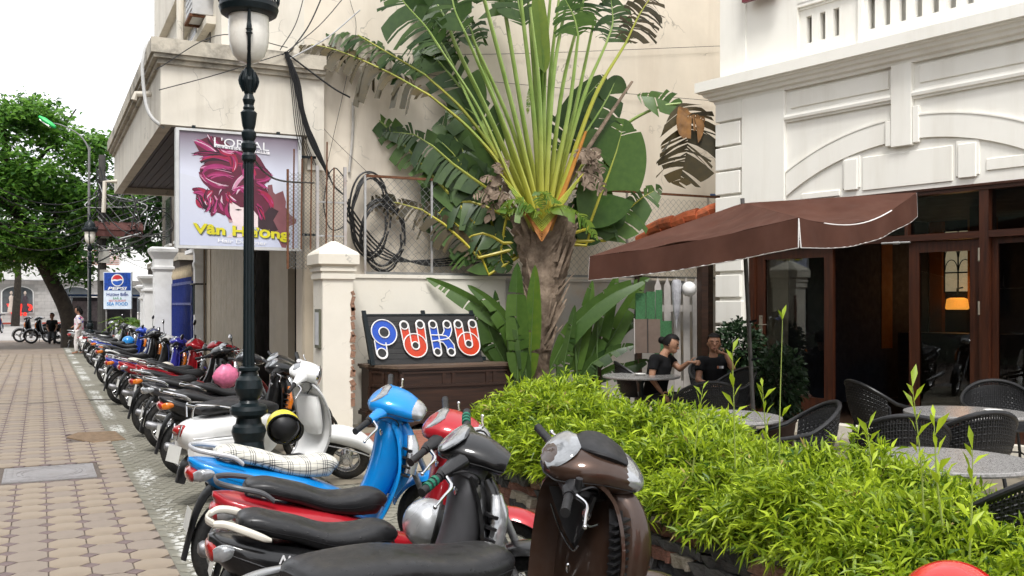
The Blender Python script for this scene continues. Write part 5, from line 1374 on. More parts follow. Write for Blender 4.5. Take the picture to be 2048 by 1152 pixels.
        mt_ = MB(); mt_.loft([(.765, 0, 1.008, .06, .012, .012, 2.6), (.80, 0, 1.036, .095, .014, .012, 2.8), (.845, 0, 1.068, .09, .014, .012, 2.8), (.875, 0, 1.082, .05, .008, .01, 2.4)], 16, 12); add('meter', mt_, 'meter', None, True)
        for s in (-1, 1):
            hn = MB(); hn.tube([(.87, s * .09, .995), (.845, s * .16, .992), (.82, s * .215, .99)], [.05, .036, .024], 12, sm=7, flat=.85); add('handle_cover', hn, 'horn', None, True)
        grip_set(.235, .988, .815, add)
        for s in (-1, 1):
            fk = MB(); fk.tube([(.985, s * .078, .79), (1.09, s * .078, .58), (WB, s * .078, R_)], [.018, .018, .022], 10); add('fork', fk, 'fork', None, True)
        ff_ = MB(); ff_.sheet(arc_fender(WB, .325, R_, -8, 165, .066), 8, 22, .008); add('front_fender', ff_, 'paint', None, True)
        for nm, me, mk, par, st in L:
            if nm in ('tail_fairing', 'seat', 'grab_rail', 'tail_light', 'indicator', 'rear_mudguard', 'number_plate', 'side_stripe', 'under_frame', 'panel_seam', 'muffler', 'heat_shield'):
                for v in me.vertices:
                    if v.co.x < 0: v.co.x *= .72 if nm in ('muffler', 'heat_shield') else (.45 if at_ else .58)
        piv, axis = Vector((.93, 0, .90)), Vector((-.29, 0, .575)).normalized()
    elif kind == 'sc':
        R_ = .245; WB = 1.27
        for nm, mb, mk, par, s in wheel_parts(0, R_, .10, 'cast', 'rear_wheel', False): add(nm, mb, mk, par, s)
        for nm, mb, mk, par, s in wheel_parts(WB, R_ + .01, .09, 'cast', 'front_wheel', True): add(nm, mb, mk, par, s)
        chassis(add, R_, eng=False)
        f = MB(); f.loft([(-.55, 0, .70, .04, .02, .03, 2), (-.46, 0, .68, .11, .05, .09, 2.4), (-.25, 0, .63, .155, .08, .16, 2.7), (0, 0, .58, .17, .10, .19, 2.8), (.22, 0, .54, .165, .12, .20, 2.8), (.36, 0, .48, .15, .12, .16, 2.7), (.45, 0, .42, .11, .10, .10, 2.5)], 24, 28); add('body_shell', f, 'paint'); add('panel_seam', seam(f, -.02), 'trim', 'body_shell')
        fb_ = MB(); fb_.box((.60, 0, .285), (.52, .36, .06)); fb_.box((.60, 0, .325), (.50, .30, .02)); add('floor_board', fb_, 'trim', None, False, 30)
        s = MB(); s.loft([(-.40, 0, .775, .09, .02, .04, 2.4), (-.33, 0, .785, .14, .04, .06, 2.7), (-.05, 0, .775, .16, .045, .07, 2.8), (.12, 0, .745, .165, .045, .07, 2.8), (.28, 0, .72, .155, .05, .08, 2.7), (.42, 0, .715, .12, .05, .09, 2.6), (.48, 0, .70, .07, .03, .06, 2.3)], 24, 30); add('seat', s, 'seat'); add('panel_seam', seam(s, -.015, .003), 'trim', 'seat')
        g = MB(); g.tube([(-.02, -.175, .70), (-.2, -.18, .745), (-.42, -.15, .765), (-.57, -.06, .775), (-.58, 0, .775), (-.57, .06, .775), (-.42, .15, .765), (-.2, .18, .745), (-.02, .175, .70)], .019, 10, sm=40, flat=.8); add('grab_rail', g, 'rail')
        t = MB(); t.loft([(-.585, 0, .62, .06, .03, .03, 2.2), (-.55, 0, .63, .11, .05, .06, 2.5), (-.48, 0, .64, .12, .05, .06, 2.5)], 16, 8); add('tail_light', t, 'tail')
        mg = MB(); mg.sheet(sheet_fn([(0, -.30, .52), (.4, -.46, .45), (.7, -.54, .33), (1, -.58, .20)], [(0, .09), (.4, .085), (.7, .07), (1, .06)], -.03), 6, 12, .012); add('rear_mudguard', mg, 'trim')
        pl_ = MB(); pl_.box((-.545, 0, .40), (.004, .18, .13), rot=Matrix.Rotation(R(20), 3, 'Y')); add('number_plate', pl_, 'plate', None, False, 0)
        prof = [(0, .93, .965), (.15, .955, .88), (.4, .955, .70), (.7, .92, .50), (.9, .86, .36), (1, .80, .305)]
        half = [(0, .10), (.15, .20), (.4, .245), (.7, .235), (.9, .20), (1, .19)]
        ls = MB(); ls.sheet(sheet_fn(prof, half, .09), 18, 24, .014); add('leg_shield', ls, 'shield')
        # rolled outer apron
        ap_ = MB(); ap_.loft([(.985, 0, .955, .08, .03, .04, 2.4), (1.02, 0, .87, .19, .05, .09, 2.5), (1.03, 0, .72, .238, .06, .12, 2.6), (1.0, 0, .55, .225, .05, .12, 2.6), (.95, 0, .40, .17, .04, .10, 2.5), (.90, 0, .31, .10, .03, .07, 2.4)], 24, 22, pitch=-PI / 2); add('front_apron', ap_, 'paint')
        for s in (-1,):
            vn = MB()
            for k in range(13):
                z = .82 - k * .028
                vn.box((.895 - .004 * k, s * (.205 + .012 * math.sin(k / 12 * PI)), z), (.09, .030, .007), rot=Matrix.Rotation(R(-8), 3, 'Y'))
            add('vent_slats', vn, 'trim', 'leg_shield', False, 0)
            vb = MB(); vb.sheet(lambda u, v: (.885 - .06 * v + .02 * u, s * (.155 + .05 * u + .03 * math.sin(PI * v)), .86 - .42 * v), 4, 12, .006 * s); add('vent_panel', vb, 'trim', 'leg_shield')
        dp = MB(); dp.sheet(lambda u, v: (.892 - .03 * v - .05 * (1 - v) * (2 * u - 1) ** 2, (2 * u - 1) * .13 * (1 - v) ** .8, .90 - .22 * v), 10, 10, -.012); add('dash_panel', dp, 'trim')
        kx = MB(); kx.lathe([(0, 0), (.020, 0), (.022, .010), (.010, .014), (0, .014)], (.845, -.085, .83), 'x', 16, rot=Matrix.Rotation(PI, 3, 'Z')); add('key_switch', kx, 'chrome')
        gb = MB(); gb.tube([(.855, -.13, .80), (.85, -.09, .785), (.855, -.05, .80)], .004, 6, sm=7); add('trim_line', gb, 'chrome')
        bt = MB(); bt.tube([(.845, .12, .83), (.84, .06, .74), (.85, .0, .675), (.84, -.04, .70)], .004, 6, sm=14); add('trim_line', bt, 'chrome')
        hk_ = MB(); hk_.ball((.83, 0, .61), .013, 8, 6, (1, .6, 1.6)); add('bag_hook', hk_, 'chrome')
        # steering group
        hc = MB(); hc.loft([(.74, 0, .985, .05, .02, .03, 2.2), (.78, 0, .995, .13, .05, .05, 2.4), (.86, 0, 1.01, .165, .075, .065, 2.5), (.96, 0, 1.005, .16, .078, .075, 2.5), (1.05, 0, .985, .14, .06, .07, 2.4), (1.10, 0, .965, .11, .04, .055, 2.2), (1.12, 0, .955, .07, .02, .03, 2)], 24, 26); add('headset_cowl', hc, 'paint', None, True); add('panel_seam', seam(hc, -.015), 'trim', 'headset_cowl', True)
        vz = MB(); vz.loft([(.87, 0, 1.083, .06, .012, .02, 2.4), (.92, 0, 1.090, .10, .016, .03, 2.6), (.99, 0, 1.080, .11, .016, .035, 2.6), (1.06, 0, 1.048, .085, .012, .03, 2.5)], 18, 14); add('visor', vz, 'trim', None, True)
        hl = MB(); hl.loft([(1.02, 0, .998, .142, .058, .045, 2.4), (1.08, 0, .985, .130, .050, .05, 2.3), (1.125, 0, .962, .10, .035, .045, 2.2), (1.14, 0, .952, .06, .02, .025, 2)], 20, 12); add('headlight', hl, 'lens', None, True)
        hk = MB(); hk.loft([(.82, 0, .945, .12, .03, .03, 2.4), (.92, 0, .92, .13, .04, .04, 2.4), (1.0, 0, .905, .09, .04, .03, 2.3)], 14, 9); add('headset_lower', hk, 'trim', None, True)
        mt_ = MB(); mt_.loft([(.750, 0, 1.003, .08, .012, .012, 2.6), (.79, 0, 1.040, .12, .014, .012, 2.8), (.84, 0, 1.078, .11, .014, .012, 2.8), (.872, 0, 1.092, .06, .008, .01, 2.4)], 16, 12); add('meter', mt_, 'meter', None, True)
        for s in (-1, 1):
            hn = MB(); hn.tube([(.86, s * .12, .98), (.835, s * .18, .975), (.815, s * .225, .975)], [.045, .034, .024], 12, sm=7, flat=.85); add('handle_cover', hn, 'trim', None, True)
            ms = MB(); ms.tube([(.85, s * .20, .99), (.85, s * .20, 1.03)], .014, 10); add('mirror_stub', ms, 'trim', None, True)
        grip_set(.24, .975, .81, add)
        for s in (-1, 1):
            fk = MB(); fk.tube([(1.06, s * .085, .66), (WB, s * .085, R_)], [.02, .024], 10); add('fork', fk, 'fork', None, True)
        ff_ = MB(); ff_.sheet(arc_fender(WB, .30, R_, 0, 160, .085, .03), 8, 20, .01); add('front_fender', ff_, 'paint', None, True)
        piv, axis = Vector((.96, 0, .90)), Vector((-.27, 0, .6)).normalized()
    else:   # round steel-bodied scooter
        R_ = .215; WB = 1.26
        for nm, mb, mk, par, s in wheel_parts(0, R_, .115, 'fat', 'rear_wheel', False): add(nm, mb, mk, par, s)
        for nm, mb, mk, par, s in wheel_parts(WB, R_, .11, 'fat', 'front_wheel', True): add(nm, mb, mk, par, s)
        f = MB(); f.loft([(-.46, 0, .56, .06, .03, .06, 2.2), (-.42, 0, .57, .13, .07, .12, 2.5), (-.30, 0, .585, .19, .10, .18, 2.7), (-.08, 0, .60, .22, .11, .22, 2.8), (.14, 0, .61, .21, .11, .22, 2.8), (.30, 0, .60, .17, .10, .24, 2.8), (.40, 0, .56, .145, .10, .24, 2.9), (.46, 0, .52, .13, .09, .22, 2.9)], 26, 30); add('body_shell', f, 'paint')
        for s in (-1, 1):
            sp_ = MB(); sp_.loft([(-.41, s * .10, .475, .05, .05, .08, 2.6), (-.30, s * .165, .475, .06, .075, .10, 3), (-.05, s * .195, .475, .062, .08, .115, 3.2), (.14, s * .185, .475, .055, .078, .11, 3.2), (.20, s * .16, .475, .03, .06, .08, 3)], 18, 20); add('side_panel', sp_, 'paint')
            tm = MB(); tm.tube([(-.42, s * .155, .555), (-.28, s * .228, .565), (0, s * .258, .568), (.14, s * .245, .562), (.19, s * .225, .53), (.205, s * .20, .46), (.19, s * .19, .38)], .006, 6, sm=26); add('panel_trim', tm, 'greytrim')
            ib = MB(); ib.loft([(-.405, s * .150, .485, .012, .02, .022, 2.5), (-.35, s * .195, .488, .014, .028, .028, 2.6), (-.29, s * .222, .478, .008, .010, .012, 2.4)], 10, 8); add('indicator', ib, 'lens')
        fb_ = MB(); fb_.loft([(.34, 0, .29, .18, .03, .04, 4), (.60, 0, .245, .20, .025, .03, 4), (.84, 0, .25, .20, .03, .03, 4)], 18, 10); add('floor_board', fb_, 'paint')
        mtb = MB(); mtb.box((.60, 0, .276), (.44, .26, .012)); add('rubber_mat', mtb, 'trim', None, False, 0)
        s = MB(); s.loft([(-.30, 0, .745, .07, .02, .03, 2.4), (-.24, 0, .76, .125, .04, .05, 2.7), (-.02, 0, .77, .145, .05, .05, 2.8), (.18, 0, .755, .145, .05, .05, 2.8), (.34, 0, .74, .12, .05, .06, 2.7), (.44, 0, .725, .075, .035, .06, 2.4), (.47, 0, .71, .03, .02, .03, 2.2)], 22, 26); add('seat', s, 'seat')
        g = MB(); g.tube([(.02, -.165, .75), (-.16, -.16, .785), (-.30, -.11, .80), (-.36, -.06, .79), (-.37, -.04, .70)], .009, 8, sm=18); g.tube([(.02, .165, .75), (-.16, .16, .785), (-.30, .11, .80), (-.36, .06, .79), (-.37, .04, .70)], .009, 8, sm=18); g.tube([(-.36, -.06, .79), (-.36, .06, .79)], .009, 8); add('grab_rail', g, 'chrome')
        t = MB(); t.loft([(-.495, 0, .585, .03, .03, .03, 2.4), (-.47, 0, .60, .05, .045, .045, 2.8), (-.42, 0, .605, .055, .045, .045, 2.8)], 14, 8); add('tail_light', t, 'tail')
        tr__ = MB(); tr__.tube([(-.47, -.055, .655), (-.50, -.04, .54), (-.50, .04, .54), (-.47, .055, .655)], .007, 6); add('tail_trim', tr__, 'chrome')
        mg = MB(); mg.sheet(sheet_fn([(0, -.30, .42), (.5, -.42, .33), (1, -.47, .20)], [(0, .10), (.5, .085), (1, .07)], -.02), 6, 10, .01); add('rear_mudguard', mg, 'trim')
        pl_ = MB(); pl_.box((-.505, 0, .43), (.004, .19, .13), rot=Matrix.Rotation(R(14), 3, 'Y')); add('number_plate', pl_, 'plate', None, False, 0)
        prof = [(0, .80, .90), (.15, .835, .82), (.4, .90, .66), (.7, .93, .48), (.88, .89, .34), (1, .83, .265)]
        half = [(0, .13), (.15, .215), (.4, .24), (.7, .225), (.88, .205), (1, .20)]
        fnv = sheet_fn(prof, half, .04)
        ls = MB(); ls.sheet(fnv, 18, 24, .012); add('leg_shield', ls, 'paint')
        rim = MB(); pts = [Vector(fnv(0, v)) for v in np.linspace(1, 0, 21)] + [Vector(fnv(u, 0)) for u in np.linspace(0, 1, 13)[1:]] + [Vector(fnv(1, v)) for v in np.linspace(0, 1, 21)[1:]]
        rim.tube(pts, .009, 7); add('shield_trim', rim, 'greytrim')
        gbx = MB(); gbx.loft([(.815, 0, .80, .14, .02, .05, 3.5), (.83, 0, .70, .155, .02, .06, 3.5), (.865, 0, .55, .14, .02, .06, 3.5), (.885, 0, .47, .10, .02, .03, 3.2)], 18, 12); add('glove_box', gbx, 'paint')
        cl = MB(); cl.loft([(.86, 0, .90, .05, .04, .05, 2.4), (.90, 0, .78, .055, .05, .05, 2.4), (.96, 0, .62, .05, .045, .05, 2.4), (.99, 0, .52, .04, .03, .04, 2.2)], 14, 12, pitch=-PI / 2); add('horn_cover', cl, 'paint')
        hc = MB(); hc.loft([(.64, 0, .985, .05, .025, .02, 2.2), (.68, 0, 1.0, .10, .045, .04, 2.3), (.75, 0, 1.01, .12, .07, .06, 2.4), (.83, 0, 1.0, .105, .075, .07, 2.3), (.88, 0, .99, .09, .07, .07, 2.1)], 22, 20); add('headset_cowl', hc, 'paint', None, True)
        hn = MB()
        for s in (-1, 1): hn.tube([(.75, s * .09, 1.0), (.72, s * .16, .99), (.695, s * .215, .985)], [.055, .040, .024], 12, sm=8)
        add('handle_cover', hn, 'paint', None, True)
        hl = MB(); hl.lathe([(.092, 0), (.092, .018), (.085, .026)], (.87, 0, .99), 'x', 28); add('headlight_ring', hl, 'chrome', None, True)
        hl = MB(); hl.lathe([(.084, 0), (.080, .02), (.055, .036), (.0, .042)], (.876, 0, .99), 'x', 24); add('headlight', hl, 'lens', None, True)
        nk = MB(); nk.tube([(.78, 0, .96), (.81, 0, .86)], [.075, .07], 16); add('neck', nk, 'greytrim', None, True)
        mt_ = MB(); mt_.loft([(.65, 0, 1.01, .05, .01, .01, 2.4), (.68, 0, 1.04, .065, .012, .01, 2.4), (.72, 0, 1.07, .05, .01, .01, 2.4)], 14, 8); add('meter', mt_, 'meter', None, True)
        grip_set(.225, .985, .695, add)
        ff_ = MB(); ff_.loft([(WB - .30, 0, .36, .05, .03, .03, 2.2), (WB - .24, 0, .42, .085, .05, .06, 2.4), (WB - .10, 0, .455, .098, .055, .09, 2.5), (WB + .08, 0, .43, .09, .05, .09, 2.5), (WB + .22, 0, .35, .065, .035, .06, 2.3), (WB + .27, 0, .30, .03, .02, .03, 2.1)], 20, 20); add('front_fender', ff_, 'paint', None, True)
        ft = MB(); ft.tube([(WB - .26, -.085, .365), (WB - .1, -.10, .365), (WB + .1, -.092, .34), (WB + .24, -.05, .285), (WB + .27, 0, .275), (WB + .24, .05, .285), (WB + .1, .092, .34), (WB - .1, .10, .365), (WB - .26, .085, .365)], .006, 6, sm=30); add('fender_trim', ft, 'greytrim', None, True)
        fk = MB(); fk.tube([(.96, .05, .50), (1.15, .09, .33), (WB, .09, R_)], .02, 8, sm=8); add('fork', fk, 'fork', None, True)
        piv, axis = Vector((.82, 0, .90)), Vector((-.40, 0, .65)).normalized()
    return L, piv, axis

TYPES = {}
BASE = dict(rim=m_rimc, tyre=m_tyre, alu=m_alu, trim=m_plast, chrome=m_chrome, muffler=m_alu, seat=m_seat2, rail=m_chrome, tail=m_red, ind=m_amber, plate=m_plate, lens=m_lens, meter=m_meter,
            fork=m_alu, grip=m_plast, horn=m_plast, inner=m_plast, stripe=m_rimg, greytrim=M('grey_trim', (.38, .38, .38), rough=.35, metal=.4))
def bike(kind, name, label, loc, ang, steer=0, lean=0, cat='motorbike', group=None, scale=1.0, mirrors=False, **mats):
    if kind not in TYPES: TYPES[kind] = make_type(kind)
    L, piv, axis = TYPES[kind]
    mm = dict(BASE); mm.update(mats)
    if 'paint' not in mm: mm['paint'] = m_plast
    if 'shield' not in mm: mm['shield'] = mm['paint']
    root = thing(name, label, cat, (loc[0], loc[1], 0.006), R(ang), group)
    root.rotation_euler = (R(lean), 0, R(ang))
    root.scale = (scale * .935, scale, scale)
    Ms = Matrix.Translation(piv) @ Matrix.Rotation(R(steer), 4, axis) @ Matrix.Translation(-piv)
    named = {}
    for nm, me, mk, par, st in L:
        o = put(me, nm, mm[mk], named[par] if par else root)
        if st and steer and not par: o.matrix_local = Ms
        if par is None: named[nm] = o
    if mirrors:
        for s in (-1, 1):
            mb = MB(); mb.tube([(.83, s * .19, .99), (.80, s * .24, 1.10), (.79, s * .29, 1.20)], .006, 6, sm=8); ms_ = mb.build('mirror', m_plast, root); ms_.matrix_local = Ms
            mb = MB(); mb.ball((.785, s * .31, 1.235), .055, 14, 8, (.3, 1.15, .8)); mb.build('mirror_shell', m_plast, ms_)
            mb = MB(); mb.ball((.775, s * .31, 1.235), .050, 14, 8, (.22, 1.12, .78)); mb.build('mirror_glass', m_chrome, ms_)
    return root, named
RIGHT = (Vector((1, 0, 0)), Vector((0, 0, 1)))
def side_text(body, par, x, y, z, w, mat, slope=0.0, **k):
    ax = Vector((math.cos(slope), 0, math.sin(slope))); ay = Vector((-math.sin(slope), .0, math.cos(slope)))
    return lettering(body, mat, par, (x, y, z), ax, ay, 1, width=w, **k)

def plaid():
    m = bpy.data.materials.new('plaid_cover'); m.use_nodes = True
    nd, lk = m.node_tree.nodes, m.node_tree.links; b = nd['Principled BSDF']; b.inputs['Roughness'].default_value = .75
    tc = nd.new('ShaderNodeTexCoord'); sp = nd.new('ShaderNodeSeparateXYZ'); lk.new(tc.outputs['Object'], sp.inputs[0])
    ab = nd.new('ShaderNodeMath'); ab.operation = 'ABSOLUTE'; lk.new(sp.outputs[1], ab.inputs[0])
    yz = nd.new('ShaderNodeMath'); yz.operation = 'SUBTRACT'; lk.new(ab.outputs[0], yz.inputs[0]); lk.new(sp.outputs[2], yz.inputs[1])
    tot = None
    for src, per, off in ((sp.outputs[0], .105, 0), (yz.outputs[0], .09, .02)):
        for d, wd in ((0, .0042), (.013, .0042), (.026, .0042), (.062, .0018)):
            a = nd.new('ShaderNodeMath'); a.operation = 'ADD'; lk.new(src, a.inputs[0]); a.inputs[1].default_value = 5 + off + d
            mo = nd.new('ShaderNodeMath'); mo.operation = 'MODULO'; lk.new(a.outputs[0], mo.inputs[0]); mo.inputs[1].default_value = per
            lt = nd.new('ShaderNodeMath'); lt.operation = 'LESS_THAN'; lk.new(mo.outputs[0], lt.inputs[0]); lt.inputs[1].default_value = wd * 1.25
            if tot is None: tot = lt
            else:
                s = nd.new('ShaderNodeMath'); s.operation = 'ADD'; lk.new(tot.outputs[0], s.inputs[0]); lk.new(lt.outputs[0], s.inputs[1]); tot = s
    ml = nd.new('ShaderNodeMath'); ml.operation = 'MULTIPLY'; ml.use_clamp = True; lk.new(tot.outputs[0], ml.inputs[0]); ml.inputs[1].default_value = .72
    mx = nd.new('ShaderNodeMix'); mx.data_type = 'RGBA'; lk.new(ml.outputs[0], mx.inputs[0])
    mx.inputs[6].default_value = (.68, .66, .58, 1); mx.inputs[7].default_value = (.02, .022, .035, 1); lk.new(mx.outputs[2], b.inputs['Base Color'])
    return m
blue_p = paint('bright_blue', (.002, .22, .60), .12); red_p = paint('deep_red', (.36, .010, .018), .15); blk_p = paint('gloss_black', (.004, .004, .0045)); brn_p = paint('bronze_brown', (.055, .030, .020), .55)
wht_p = paint('white', (.74, .74, .73)); sil_p = paint('silver', (.42, .43, .44), .7); nav_p = paint('navy', (.012, .02, .10), .2); pur_p = paint('violet_blue', (.035, .035, .30), .2); dgr_p = paint('charcoal', (.035, .036, .04), .3)
m_offw = M('offwhite_plastic', (.62, .58, .50), rough=.4, var=.06); m_grn = M('green_grip', (.004, .12, .07), rough=.5)
m_ltg = M('light_rail', (.55, .56, .58), rough=.35, metal=.3)
G1 = 'motorbikes parked along the strip'
b_blue, n_ = bike('ub', 'parked_motorbike', 'bright blue motorbike with white plaid seat cover', (.96, 5.2), 2, -42, 3, scale=.99, group=G1, paint=blue_p, shield=blue_p, horn=blue_p, seat=plaid(), rail=m_ltg, ind=m_lens, inner=blue_p)
b_red, n_ = bike('ub', 'parked_motorbike', 'deep red motorbike with black seat between the blue one and the black one', (.94, 4.30), -4, -36, 3, scale=.96, group=G1, paint=red_p, shield=red_p, horn=m_plast, seat=m_seat, rail=m_greypl, ind=m_lens, tail=red_p)
side_text('Jupiter', n_['tail_fairing'], .16, -.161, .615, .20, M('decal_orange', (.60, .14, .04), rough=.4), slope=-.22, shear=.3, bold=.02)
b_nou, n_ = bike('at', 'parked_motorbike', 'black motorbike with cream grab rail, green striped grips and wet black seat', (.76, 3.64), -3, -40, 3, scale=.96, group=G1, paint=blk_p, shield=blk_p, inner=m_greypl, seat=m_seat, rail=m_offw, ind=m_lens, rim=m_rimg, horn=blk_p)
side_text('NOUVO', n_['tail_fairing'], .11, -.1645, .652, .18, M('print_white', (.75, .75, .76)), slope=-.20, bold=.03, shear=.25)
side_text('NEO-EDITION', n_['tail_fairing'], .04, -.1635, .60, .20, M('decal_grey', (.12, .12, .12)), slope=-.12)
b_brn, n_ = bike('sc', 'parked_scooter', 'glossy bronze brown scooter nearest the camera with silver brake lever', (1.0, 2.89), 14, -38, 2, scale=.96, cat='scooter', group=G1, paint=brn_p, shield=brn_p, seat=m_seat, rail=sil_p)
side_text('HONDA', n_['seat'], -.30, -.150, .775, .09, M('decal_grey2', (.45, .45, .45)), bold=.02)
b_rs, n_ = bike('sc', 'parked_scooter', 'red scooter carrying the red helmet at the bottom right corner', (1.86, 1.51), -55, -10, 2, scale=.96, cat='scooter', group=G1, paint=paint('signal_red', (.62, .012, .008)), horn=m_plast)
b_ves, n_ = bike('ve', 'parked_scooter', 'white round-bodied scooter with black seat behind the lamp post', (1.33, 7.80), 21, -46, 2, scale=.98, cat='scooter', group=G1, paint=wht_p, seat=m_seat2)
# green bands on the black motorbike's grips
for s in (-1, 1):
    for k in range(3):
        mb = MB(); y = .255 + k * .028; mb.tube([(.812 - .27 * (y - .235), s * y, .988), (.812 - .27 * (y + .016 - .235), s * (y + .016), .988)], .0215, 10)
        L_, pv, axs = TYPES['at']; o = mb.build('grip_band', m_grn, b_nou); o.matrix_local = Matrix.Translation(pv) @ Matrix.Rotation(R(-40), 4, axs) @ Matrix.Translation(-pv)
row = [
 ('ub', 'black motorbike with orange tail light right behind the white scooter', dict(paint=blk_p, ind=m_amber), 9.0),
 ('at', 'black motorbike with clear wedge tail light, second beyond the white scooter', dict(paint=blk_p, ind=m_lens, tail=m_lens, shield=sil_p), 9.95),
 ('ub', 'charcoal motorbike with clear tail light, third beyond the white scooter', dict(paint=dgr_p, ind=m_lens, tail=m_lens), 10.85),
 ('ub', 'black motorbike with amber tail lamps and chrome rail next to the red tails', dict(paint=blk_p, ind=m_amber, rail=m_chrome), 11.9),
 ('at', 'dark red motorbike with black seat, first of the three red tails', dict(paint=red_p, ind=m_lens, tail=m_red, shield=blk_p), 13.0),
 ('ub', 'red motorbike with black seat, middle of the three red tails', dict(paint=red_p, ind=m_lens, tail=m_red, shield=blk_p), 13.95),
 ('ub', 'red motorbike with pale seat cover, last of the three red tails', dict(paint=red_p, ind=m_lens, seat=m_offw), 14.95),
 ('ub', 'violet blue motorbike with orange tail light', dict(paint=pur_p, ind=m_amber), 16.1),
 ('at', 'white motorbike with white rail in the middle of the row', dict(paint=wht_p, ind=m_lens, rail=wht_p, shield=nav_p), 17.9),
 ('ub', 'black motorbike with orange tail light beyond the white motorbike', dict(paint=blk_p, ind=m_amber), 19.9),
 ('ub', 'navy blue motorbike with chrome rail in the far part of the row', dict(paint=nav_p, ind=m_amber), 21.9),
 ('ub', 'bright blue motorbike with blue helmet in the far part of the row', dict(paint=paint('mid_blue', (.01, .05, .40)), ind=m_amber), 24.0),
 ('at', 'silver grey motorbike near the far end of the row', dict(paint=sil_p, ind=m_lens, shield=sil_p), 26.2),
 ('ub', 'black motorbike between the silver one and the white scooter far down the row', dict(paint=blk_p, ind=m_red), 28.6),
 ('ve', 'white scooter beside the walking woman at the far end of the row', dict(paint=wht_p), 31.0),
 ('sc', 'pale grey scooter last in the row by the green fern', dict(paint=sil_p), 33.6),
]
rb = random.Random(21)
for i, (k, lab, mats, b) in enumerate(row):
    nm = 'parked_scooter' if k in ('ve', 'sc') else 'parked_motorbike'
    bike(k, nm, lab, (1.30 + rb.uniform(-.14, .14), b + rb.uniform(-.15, .15)), 2 + rb.uniform(-9, 9), rb.choice([-38, -25, -32, -12, 8, 30]), rb.uniform(1, 5), scale=.96, mirrors=i in (2, 6, 8, 10, 13), cat='scooter' if k in ('ve', 'sc') else 'motorbike', group=G1, **mats)
# second row deeper, by the shop fronts
for i, (k, lab, mats, a, b, an) in enumerate([
 ('ub', 'black motorbike across the street end, nearer of the two', dict(paint=blk_p), *ground(118, 688)[:2], 150),
 ('at', 'black motorbike across the street end, farther of the two', dict(paint=blk_p), *ground(96, 685)[:2], 155),
 ('ve', 'small white scooter by the drink sign behind the row', dict(paint=wht_p), 2.4, 31.5, 20),
 ('ub', 'blue motorbike at the left edge of the picture', dict(paint=nav_p), *(ground(-24, 668)[:2]), 60)]):
    nm = 'parked_scooter' if k in ('ve', 'sc') else 'parked_motorbike'
    bike(k, nm, lab, (a, b), an, 20, 3, cat='scooter' if k in ('ve', 'sc') else 'motorbike', group='motorbikes near the junction', **mats)
# ------------------------------------------------------------------ helmets
def helmet(loc, rot, label, mat, visor=m_plast, half=False):
    t = thing('helmet', label, 'helmet', loc); t.rotation_euler = rot
    mb = MB(); n, m = 26, 14; vv, ff = [], []
    for i in range(m + 1):
        th = PI * .60 * i / m
        for j in range(n):
            a = 2 * PI * j / n; fr = 1.0 + .06 * math.cos(a)
            r = .132
            vv.append((r * 1.08 * fr * math.sin(th) * math.cos(a), r * .96 * math.sin(th) * math.sin(a), r * 1.0 * math.cos(th)))
    for i in range(m):
        for j in range(n): ff.append((i * n + j, (i + 1) * n + j, (i + 1) * n + (j + 1) % n, i * n + (j + 1) % n))
    mb.add(vv, ff); mb.build('shell', mat, t)
    mb = MB(); mb.ball((0, 0, -.005), .120, 18, 10, (1.06, .95, .9)); mb.build('liner', m_plast, t)
    mb = MB(); mb.tube([(.128 * math.cos(a) * 1.06, .122 * math.sin(a), -.043) for a in np.linspace(0, 2 * PI, 30)], .007, 6, cap=False); mb.build('edge_trim', m_plast, t)
    mb = MB(); mb.sheet(lambda u, v: (.138 * math.cos((u - .5) * 2.0) + .045 * v * math.cos((u - .5)), .125 * math.sin((u - .5) * 2.0), .012 - .012 * v), 12, 3, .004); mb.build('peak', visor, t)
    mb = MB(); mb.tube([(.02, -.11, -.03), (.03, -.08, -.14), (.03, .05, -.16), (.02, .11, -.03)], .008, 6, sm=12); mb.build('chin_strap', m_plast, t)
    return t
hs2 = helmet(at(856, 1046, 4.25), (R(-75), R(20), R(70)), 'silver helmet hanging against the red motorbike', M('helmet_silver', (.50, .51, .52), rough=.3, metal=.6, var=.12, scale=4, coat=.5, stain=(.3, .3, .3), stain_amt=.4)); hs2.scale = (.86,) * 3
helmet((1.86, 1.515, .834), (0, 0, R(30)), 'bright red helmet at the bottom right corner', M('helmet_red', (.62, .012, .008), rough=.25, coat=.7))
helmet(at(567, 853, 7.35), (R(-60), R(40), R(20)), 'black and yellow helmet hanging on the white scooter', M('helmet_yellow', (.70, .58, .03), rough=.3, coat=.5), visor=m_plast)
helmet(at(256, 683, 22.3), (0, 0, 0), 'blue helmet resting on a motorbike far down the row', M('helmet_blue', (.02, .22, .55), rough=.25, coat=.6))
pbag = MB()
rng_b = random.Random(2)
pbag.ball((0, 0, 0), .13, 16, 10, (1.1, .7, 1.0)); pbag.v = [(p[0] * (1 + rng_b.uniform(-.16, .16)), p[1] * (1 + rng_b.uniform(-.16, .16)), p[2] * (1 + rng_b.uniform(-.16, .16))) for p in pbag.v]
o = pbag.build('carrier_bag', M('pink_plastic', (.62, .16, .28), rough=.4, var=.2, scale=20), label='pink plastic bag hanging between two motorbikes behind the lamp post', cat='bag', smooth=60); o.location = at(452, 752, 11.2)
